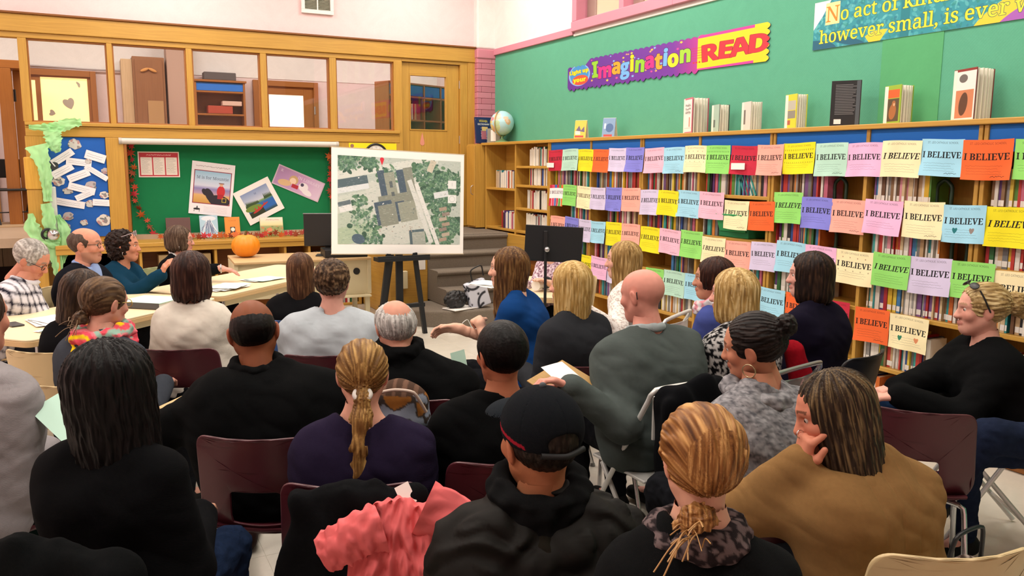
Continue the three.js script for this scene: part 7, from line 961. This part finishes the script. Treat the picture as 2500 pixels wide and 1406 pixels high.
person({ id: 29, at: [3.84, 1.13, -1.72], b: 92, h: 92, lean: 0.05, s: 1.03, skin: 0xd0988a, label: 'person in dark jeans cut off by the right picture edge', top: { name: 'dark_coat', c: 0x14161c, g: 0.02 }, bottom: { c: 0x1a2236, fade: 0.2 }, legs: [[[3.14, 0.56, -2.02], [3.34, 0.09, -2.12], [3.16, 0.04, -2.14]], [[3.1, 0.66, -1.9], [3.02, 0.34, -2.06], [2.86, 0.3, -2.06]]], hair: { style: 'short', c: 0x2a201a } });
// ------------------------------------------------------------------ chairs
function shellParts() {
  const s = new THREE.Shape(); s.moveTo(-0.17, 0); s.lineTo(0.17, 0); s.quadraticCurveTo(0.215, 0.02, 0.215, 0.1); s.lineTo(0.2, 0.32); s.quadraticCurveTo(0.196, 0.37, 0.15, 0.37); s.lineTo(-0.15, 0.37); s.quadraticCurveTo(-0.196, 0.37, -0.2, 0.32); s.lineTo(-0.215, 0.1); s.quadraticCurveTo(-0.215, 0.02, -0.17, 0);
  const hl = new THREE.Path(); hl.moveTo(-0.1, 0.045); hl.lineTo(-0.09, 0.165); hl.quadraticCurveTo(-0.085, 0.18, -0.07, 0.18); hl.lineTo(0.07, 0.18); hl.quadraticCurveTo(0.085, 0.18, 0.09, 0.165); hl.lineTo(0.1, 0.045); hl.quadraticCurveTo(0, 0.03, -0.1, 0.045); s.holes.push(hl);
  // fine enough to bend: split by subdividing the flat faces
  let g = new THREE.ExtrudeGeometry(s, { depth: 0.006, steps: 1, bevelEnabled: true, bevelSize: 0.004, bevelThickness: 0.004, bevelSegments: 2, curveSegments: 8 });
  g = tess(g, 0.05); const p = g.attributes.position; for (let i = 0; i < p.count; i++) { const x = p.getX(i), y = p.getY(i), z = p.getZ(i), ax = Math.abs(x); p.setXYZ(i, x, y + 0.43, z - 0.2 - y * 0.2 + x * x * 1.6 + (y < 0.08 ? (0.08 - y) * 0.5 : 0)); } g.computeVertexNormals(); g = smoothed(g);
  const q = new THREE.Shape(); q.moveTo(-0.19, -0.19); q.quadraticCurveTo(-0.21, 0.1, -0.2, 0.17); q.quadraticCurveTo(-0.19, 0.21, -0.14, 0.215); q.lineTo(0.14, 0.215); q.quadraticCurveTo(0.19, 0.21, 0.2, 0.17); q.quadraticCurveTo(0.21, 0.1, 0.19, -0.19); q.lineTo(-0.19, -0.19);
  let e = new THREE.ExtrudeGeometry(q, { depth: 0.006, bevelEnabled: true, bevelSize: 0.004, bevelThickness: 0.004, bevelSegments: 2, curveSegments: 8 }); e = tess(e, 0.06); e.rotateX(Math.PI / 2); const r = e.attributes.position; for (let i = 0; i < r.count; i++) { const x = r.getX(i), z = r.getZ(i); r.setY(i, r.getY(i) + 0.435 + x * x * 0.5 - Math.max(0, z - 0.15) * 0.4 + Math.max(0, -0.12 - z) * 0.3); } e.computeVertexNormals(); e = smoothed(e);
  return { back: g, seat: e };
}
function tess(g, max) { // split long edges so that a flat plate can be bent
  if (g.index) g = g.toNonIndexed(); let a = Array.from(g.attributes.position.array);
  for (let pass = 0; pass < 4; pass++) { const o = []; let any = false; for (let i = 0; i < a.length; i += 9) { const P = [a.slice(i, i + 3), a.slice(i + 3, i + 6), a.slice(i + 6, i + 9)], L = [0, 1, 2].map((k) => Math.hypot(...[0, 1, 2].map((c) => P[k][c] - P[(k + 1) % 3][c]))), m = L.indexOf(Math.max(...L)); if (L[m] > max) { any = true; const A = P[m], B = P[(m + 1) % 3], C = P[(m + 2) % 3], M2 = A.map((v, c) => (v + B[c]) / 2); o.push(...A, ...M2, ...C, ...M2, ...B, ...C); } else o.push(...a.slice(i, i + 9)); } a = o; if (!any) break; }
  const n = new THREE.BufferGeometry(); n.setAttribute('position', new THREE.Float32BufferAttribute(a, 3)); n.setAttribute('uv', new THREE.Float32BufferAttribute(new Float32Array((a.length / 3) * 2), 2)); n.computeVertexNormals(); return n;
}
function smoothed(g, a = 0.7) { return toCreasedNormals(g, a); }
const SHELL = shellParts();
const LEGF = (s) => tube([[s * 0.12, 0.418, 0.13], [s * 0.175, 0.412, 0.15], [s * 0.195, 0.38, 0.16], [s * 0.215, 0.012, 0.22]], 0.0115, 24, 10), LEGR = (s) => tube([[s * 0.12, 0.418, -0.1], [s * 0.175, 0.412, -0.12], [s * 0.195, 0.38, -0.13], [s * 0.215, 0.012, -0.23]], 0.0115, 24, 10);
const LEGG = [LEGF(-1), LEGF(1), LEGR(-1), LEGR(1)], GLIDE = new THREE.CylinderGeometry(0.014, 0.018, 0.016, 12), BRACE = [rod([-0.12, 0.416, 0.13], [-0.12, 0.416, -0.1], 0.009), rod([0.12, 0.416, 0.13], [0.12, 0.416, -0.1], 0.009)];
function shellChair(label, x, z, phi, mat = M.maroon) {
  const c = thing('school_chair', label, 'chair', [x, 0, z], headingOf(phi), 'plastic shell school chairs');
  part('backrest', SHELL.back, mat, c); part('seat', SHELL.seat, mat, c); LEGG.forEach((g, i) => { const l = part('leg', g, M.chrome, c); part('glide', GLIDE, M.steel, l, [(i % 2 ? 1 : -1) * 0.215, 0.008, i < 2 ? 0.22 : -0.23]); }); BRACE.forEach((g) => part('brace', g, M.chrome, c)); return c;
}
function foldChair(label, x, z, phi, mat = M.whiteMetal) {
  const c = thing('metal_folding_chair', label, 'chair', [x, 0, z], headingOf(phi), 'metal folding chairs');
  part('seat', bx(-0.2, 0.2, 0.42, 0.435, -0.18, 0.2, 0.008), mat, c); const b = tess(bx(-0.2, 0.2, 0.62, 0.8, -0.24, -0.232, 0.003), 0.05), p = b.attributes.position; for (let i = 0; i < p.count; i++) p.setZ(i, p.getZ(i) + p.getX(i) ** 2 * 1.2 - 0.03); b.computeVertexNormals(); part('backrest', b, mat, c);
  part('frame', tube([[-0.22, 0.01, 0.26], [-0.22, 0.44, 0.0], [-0.215, 0.78, -0.21], [-0.19, 0.83, -0.235], [0.19, 0.83, -0.235], [0.215, 0.78, -0.21], [0.22, 0.44, 0.0], [0.22, 0.01, 0.26]], 0.011, 70, 10), mat, c);
  for (const s of [-1, 1]) part('leg', rod([s * 0.2, 0.42, 0.12], [s * 0.2, 0.01, -0.24], 0.011), mat, c); part('stretcher', rod([-0.2, 0.14, -0.13], [0.2, 0.14, -0.13], 0.008), mat, c); return c;
}
const under = (id, kind, label, mat, fwd = -0.02, dphi = 0) => { const p = PEOPLE[id], t = p.rotation.y, x = p.position.x + Math.sin(t) * fwd, z = p.position.z + Math.cos(t) * fwd; const c = kind(label, x, z, 0, mat); c.rotation.y = t + dphi * D2R; return c; };
const CH = {};
CH[7] = under(7, shellChair, 'maroon school chair under the white blazer woman'); CH[12] = under(12, shellChair, 'maroon school chair with open back under the bald brown skinned man', M.maroon, -0.05, -8); CH[13] = under(13, shellChair, 'maroon school chair under the purple sweater woman'); CH[14] = under(14, shellChair, 'maroon school chair with handbag hung on it', M.maroon, 0, -12); CH[15] = under(15, shellChair, 'maroon school chair under the black sweater man', M.maroon, -0.03, -6);
CH[17] = under(17, shellChair, 'maroon school chair under the grey blazer woman', M.maroon, -0.02, -20); CH[16] = under(16, shellChair, 'maroon school chair under the blue sweater woman'); CH[24] = under(24, shellChair, 'maroon school chair under the tweed cardigan woman'); CH[27] = under(27, shellChair, 'beige school chair under the tan blazer woman', M.beige, -0.05, -16);
CH[11] = under(11, shellChair, 'maroon school chair under the black haired woman'); CH[10] = under(10, shellChair, 'maroon school chair at the left picture edge'); CH[26] = under(26, shellChair, 'maroon school chair under the reddish blonde woman'); CH[25] = under(25, shellChair, 'maroon school chair under the man in cap');
CH[9] = under(9, shellChair, 'maroon school chair under the pale grey shirt person'); CH[8] = under(8, shellChair, 'blue school chair near the far table', M.bluePlastic); CH[4] = under(4, shellChair, 'olive school chair of the white collar woman', M.olive); for (const [i, n] of [[1, 'plaid shirt man'], [2, 'dark blazer man'], [3, 'teal jacket woman'], [5, 'woman with dark brown hair'], [6, 'striped scarf woman']]) CH[i] = under(i, shellChair, `beige school chair under the ${n}`, M.beige);
CH[20] = under(20, foldChair, 'white metal folding chair under the bald grey sweater man'); CH[19] = under(19, foldChair, 'white metal folding chair under the lace top woman'); CH[22] = under(22, foldChair, 'grey metal folding chair under the knit cardigan woman', M.steel); CH[21] = under(21, foldChair, 'grey metal folding chair under the blue jacket woman', M.steel); CH[23] = under(23, shellChair, 'black school chair under the navy sweater woman', M.blackPlastic); CH[28] = under(28, foldChair, 'white metal folding chair under the black cardigan woman'); CH[29] = under(29, foldChair, 'grey metal folding chair at the right picture edge', M.steel); CH[18] = under(18, shellChair, 'beige school chair behind the music stand', M.beige);
shellChair('empty maroon school chair right of the tan blazer woman', 2.9, -2.1, -22); shellChair('empty maroon school chair in front of the grey blazer woman', 2.3, -3.72, 52);
// ------------------------------------------------------------------ coats, bags and papers on the chairs
// a coat hung over a chair back, in the chair's own axes
function drape(name, label, cat, chair, add, colour, o = {}) {
  const g = thing(name, label, cat, [chair.position.x, 0, chair.position.z], chair.rotation.y), c = lin(colour), s = o.seed ?? 1, pts = o.box;
  part(o.part ?? 'cloth', net({ add, slack: 0.03, post: (v, x, y, z) => v + (o.fold ?? 0.01) * (Math.sin(x * (o.f ?? 38) + 3 * noise3(x * 5, y * 3, z * 5 + s)) * 0.5 + noise3(x * 9 + s, y * 5, z * 9)) }, pts[0], pts[1], o.cell ?? 0.009, o.col || ((x, y, z) => c.map((v) => v * (1 + 0.12 * noise3(x * 60, y * 60, z * 60))))), CLOTHM, g); return g;
}
drape('draped_coat', 'black coat hung over chair of the black haired woman', 'coat', CH[11], [cap([-0.2, 0.8, -0.3], [0.2, 0.8, -0.3], 0.055, 0.055, 0.05), ell([0, 0.55, -0.31], [0.23, 0.32, 0.05], 0.06), cap([0.2, 0.76, -0.3], [0.26, 0.5, -0.26], 0.05, 0.05, 0.05), cap([-0.2, 0.76, -0.3], [-0.28, 0.5, -0.28], 0.05, 0.06, 0.05)], 0x0a0c0d, { box: [[-0.42, 0.15, -0.45], [0.42, 0.92, -0.12]] });
drape('draped_coat', 'dark green coat hung over chair at left picture edge', 'coat', CH[10], [cap([-0.2, 0.74, -0.3], [0.2, 0.74, -0.3], 0.05, 0.05, 0.05), ell([0, 0.45, -0.31], [0.3, 0.34, 0.06], 0.06)], 0x0c201c, { box: [[-0.4, 0.05, -0.45], [0.4, 0.86, -0.12]] });
drape('draped_coat', 'dark coat hung over chair of the purple sweater woman', 'coat', CH[13], [cap([-0.18, 0.775, -0.275], [0.13, 0.77, -0.275], 0.04, 0.036, 0.05), ell([-0.01, 0.5, -0.3], [0.21, 0.3, 0.05], 0.06)], 0x0e0f11, { box: [[-0.42, 0.12, -0.45], [0.42, 0.88, -0.12]] });
// the coral jacket: a sheet thrown over the chair back, one sleeve sticking out to the left, the other folded on the right
{
  const g = thing('coral_jacket', 'coral pink fleece jacket thrown over a chair back', 'jacket', [CH[13].position.x + 0.03, -0.012, CH[13].position.z + 0.065], CH[13].rotation.y), m = new THREE.MeshPhysicalMaterial({ color: 0xd8696a, roughness: 1, specularIntensity: 0.1, side: THREE.DoubleSide });
  const sheet = (nu, nv, f) => { const pos = [], idx = []; for (let i = 0; i <= nv; i++) for (let j = 0; j <= nu; j++) pos.push(...f(j / nu, i / nv)); for (let i = 0; i < nv; i++) for (let j = 0; j < nu; j++) { const a = i * (nu + 1) + j; idx.push(a, a + 1, a + nu + 1, a + 1, a + nu + 2, a + nu + 1); } const q = new THREE.BufferGeometry(); q.setAttribute('position', new THREE.Float32BufferAttribute(pos, 3)); q.setIndex(idx); q.computeVertexNormals(); return q; };
  part('body', sheet(70, 70, (u, v) => { const x = 0.02 - u * 0.26, hump = 0.79 + 0.045 * Math.sin(u * 3.0) + 0.02 * noise3(u * 3, 1, 2), a = v < 0.3 ? v / 0.3 : 1, d = Math.max(0, v - 0.3) / 0.7, f = 0.02 * d * Math.sin(u * 17 + 2.5 * noise3(u * 2, d * 2, 3)) + 0.015 * noise3(u * 6, d * 5, 7) + 0.01 * noise3(u * 14, d * 9, 5); const y = v < 0.3 ? hump - 0.1 * (1 - Math.sin(a * Math.PI / 2)) : hump - d * (0.5 - 0.12 * u) , z = v < 0.3 ? -0.22 - 0.13 * a : -0.35 - 0.08 * Math.sin(Math.min(1, d * 2.2) * Math.PI / 2) + f; return [x + 0.03 * d * Math.sin(d * 4 + u * 2) - 0.03 * u * Math.sin(d * 3), y + 0.008 * noise3(u * 9, v * 9, 4), z - 0.012 * Math.sin(u * 9)]; }), m, g);
  const sleeve = (n, pts, r0, r1, seed) => { const c = new THREE.CatmullRomCurve3(pts.map((p) => V(...p))), N = 40, R = 28; part(n, sheet(R, N, (u, v) => { const p = c.getPoint(v), t = c.getTangent(v), s = V(0, 0, 1).cross(t).normalize(), b = t.clone().cross(s), a = u * TAU, r = (r0 + (r1 - r0) * v) * (1 + 0.09 * Math.sin(v * 15 + a + 5 * noise3(v * 3, Math.cos(a), seed)) * 0.6 + 0.2 * noise3(v * 5 + seed, Math.cos(a) * 1.5, Math.sin(a) * 1.5)); return [p.x + (s.x * Math.cos(a) * r + b.x * Math.sin(a) * r * 0.75), p.y + (s.y * Math.cos(a) * r + b.y * Math.sin(a) * r * 0.75), p.z + (s.z * Math.cos(a) * r + b.z * Math.sin(a) * r * 0.75)]; }), m, g); };
  sleeve('sleeve', [[-0.06, 0.77, -0.38], [0.0, 0.755, -0.4], [0.04, 0.735, -0.41], [0.085, 0.71, -0.41]], 0.062, 0.05, 3); sleeve('sleeve', [[-0.17, 0.82, -0.37], [-0.26, 0.78, -0.38], [-0.29, 0.69, -0.39], [-0.25, 0.61, -0.4], [-0.18, 0.56, -0.41]], 0.07, 0.05, 8);
}
drape('striped_jacket', 'black jacket with white stripes hung on the folding chair', 'jacket', CH[20], [cap([-0.13, 0.79, -0.27], [0.17, 0.79, -0.27], 0.05, 0.05, 0.05), ell([0.02, 0.58, -0.3], [0.22, 0.3, 0.06], 0.06), cap([0.14, 0.78, -0.3], [0.2, 0.34, -0.34], 0.06, 0.055, 0.05), cap([-0.1, 0.76, -0.3], [-0.14, 0.26, -0.36], 0.06, 0.06, 0.05)], 0x0a0b0e, { box: [[-0.38, 0.12, -0.5], [0.38, 0.95, -0.12]], cell: 0.008, col: (x, y, z) => (Math.abs(x - 0.06 - (0.8 - y) * 0.12) < 0.011 && y < 0.78 && y > 0.3 && z < -0.3 ? lin(0xb4b8ba) : Math.abs(x + 0.08 + (0.8 - y) * 0.02) < 0.01 && y < 0.75 && y > 0.6 && z < -0.3 ? lin(0xb4b8ba) : lin(0x0b0c0f)) });
drape('red_bag', 'red cloth bag on the floor under the purple sweater woman', 'bag', CH[13], [ell([0.32, 0.14, -0.05], [0.09, 0.16, 0.14], 0.03)], 0xa01826, { box: [[0.18, -0.02, -0.24], [0.46, 0.34, 0.14]] });
drape('red_scarf', 'red cloth hanging beside the tweed cardigan woman', 'scarf', CH[22], [cap([-0.2, 0.86, -0.1], [-0.27, 0.6, -0.14], 0.045, 0.06, 0.04), cap([-0.27, 0.6, -0.14], [-0.28, 0.4, -0.16], 0.06, 0.05, 0.04)], 0x8a0f1c, { box: [[-0.42, 0.3, -0.3], [-0.1, 0.95, 0.04]] });
const hb = drape('handbag', 'brown patterned handbag hung on the maroon chair', 'bag', CH[14], [ell([0.0, 0.82, -0.34], [0.115, 0.085, 0.07], 0.03), ell([0, 0.76, -0.35], [0.12, 0.06, 0.075], 0.03)], 0x5a4438, { box: [[-0.17, 0.66, -0.46], [0.17, 0.95, -0.22]], cell: 0.006, fold: 0.004, col: (x, y, z) => { const v = noise3(x * 14, y * 20, z * 14 + 3); return y > 0.86 ? lin(Math.sin(x * 160) > 0.3 ? 0x6a5042 : 0x4a382e) : v > 0.3 ? lin(0x8a5a2a) : v < -0.1 ? lin(0x7a8290) : lin(0x3a322e); } });
part('strap', tube([[-0.11, 0.8, -0.39], [-0.07, 0.88, -0.42], [0.0, 0.89, -0.425], [0.07, 0.87, -0.42], [0.11, 0.8, -0.39]], 0.006, 24, 6), std(0xb9a698, 0.5), hb);
const sheetAt = (label, pos, rot, w, d, m, cat = 'paper') => single('handout_sheet', (() => { const g = new THREE.PlaneGeometry(w, d, 6, 6), p = g.attributes.position; for (let i = 0; i < p.count; i++) p.setZ(i, 0.012 * Math.sin(p.getX(i) * 9 + p.getY(i) * 5)); g.computeVertexNormals(); return g; })(), m, label, cat, pos, rot);
sheetAt('white paper corner sticking out above coral jacket', [0.735, 0.8, -2.05], [-0.6, 0.2, 0.3], 0.045, 0.06, M.paper); sheetAt('mint sheet held by the person at left edge', [-0.1, 0.84, -3.05], [-0.9, 0.3, 0.7], 0.12, 0.2, M.mint); sheetAt('white page in the lap of the bald grey sweater man', [1.78, 0.8, -2.9], [-1.2, 0.3, 0.4], 0.16, 0.22, M.paper); sheetAt('mint sheet beside the black sweater man', [1.37, 0.85, -3.12], [-0.3, 0.4, 0.15], 0.08, 0.14, M.mint); sheetAt('white sheet edge left of the black sweater man', [1.33, 0.68, -3.05], [-0.2, 0.9, 0.2], 0.1, 0.26, M.paper);
single('tan_notebook', xf(bx(-0.09, 0.09, 0, 0.012, -0.12, 0.12, 0.003), { r: [0.2, 0.5, 0.1] }), std(0xc8a877, 0.7), 'tan notebook held under the left hand of bald man', 'notebook', [0.33, 0.78, -3.2]);
single('wooden_clipboard', xf(bx(-0.11, 0.11, 0, 0.006, -0.15, 0.15, 0.002), { r: [0.3, 0.3, 0.2] }), std(0xb08a4a, 0.6, { map: woodTex }), 'wooden clipboard under the white page', 'clipboard', [1.79, 0.765, -2.92]);
// camouflage bag on the floor at lower right
{ const g = thing('patterned_tote', 'brown and white patterned tote bag on floor at right', 'bag', [2.72, 0, -1.72]); part('body', net({ add: [ell([0, 0.14, 0], [0.2, 0.17, 0.1], 0.03)], cut: [ell([0, -0.5, 0], [3, 0.5, 3], 0.01)], post: (v, x, y, z) => v + 0.012 * noise3(x * 12, y * 12, z * 12) }, [-0.26, -0.02, -0.16], [0.26, 0.36, 0.16], 0.008, (x, y, z) => { const v = noise3(x * 30, y * 30, z * 30); return v > 0.2 ? lin(0xb8aaa0) : v < -0.2 ? lin(0x3a2c28) : lin(0x7a685c); }), CLOTHM, g); part('handle', tube([[-0.1, 0.28, 0], [-0.08, 0.42, 0.02], [0.06, 0.43, 0.02], [0.1, 0.28, 0]], 0.008, 20, 6), M.blackPlastic, g); }
renderer.render(scene, camera);
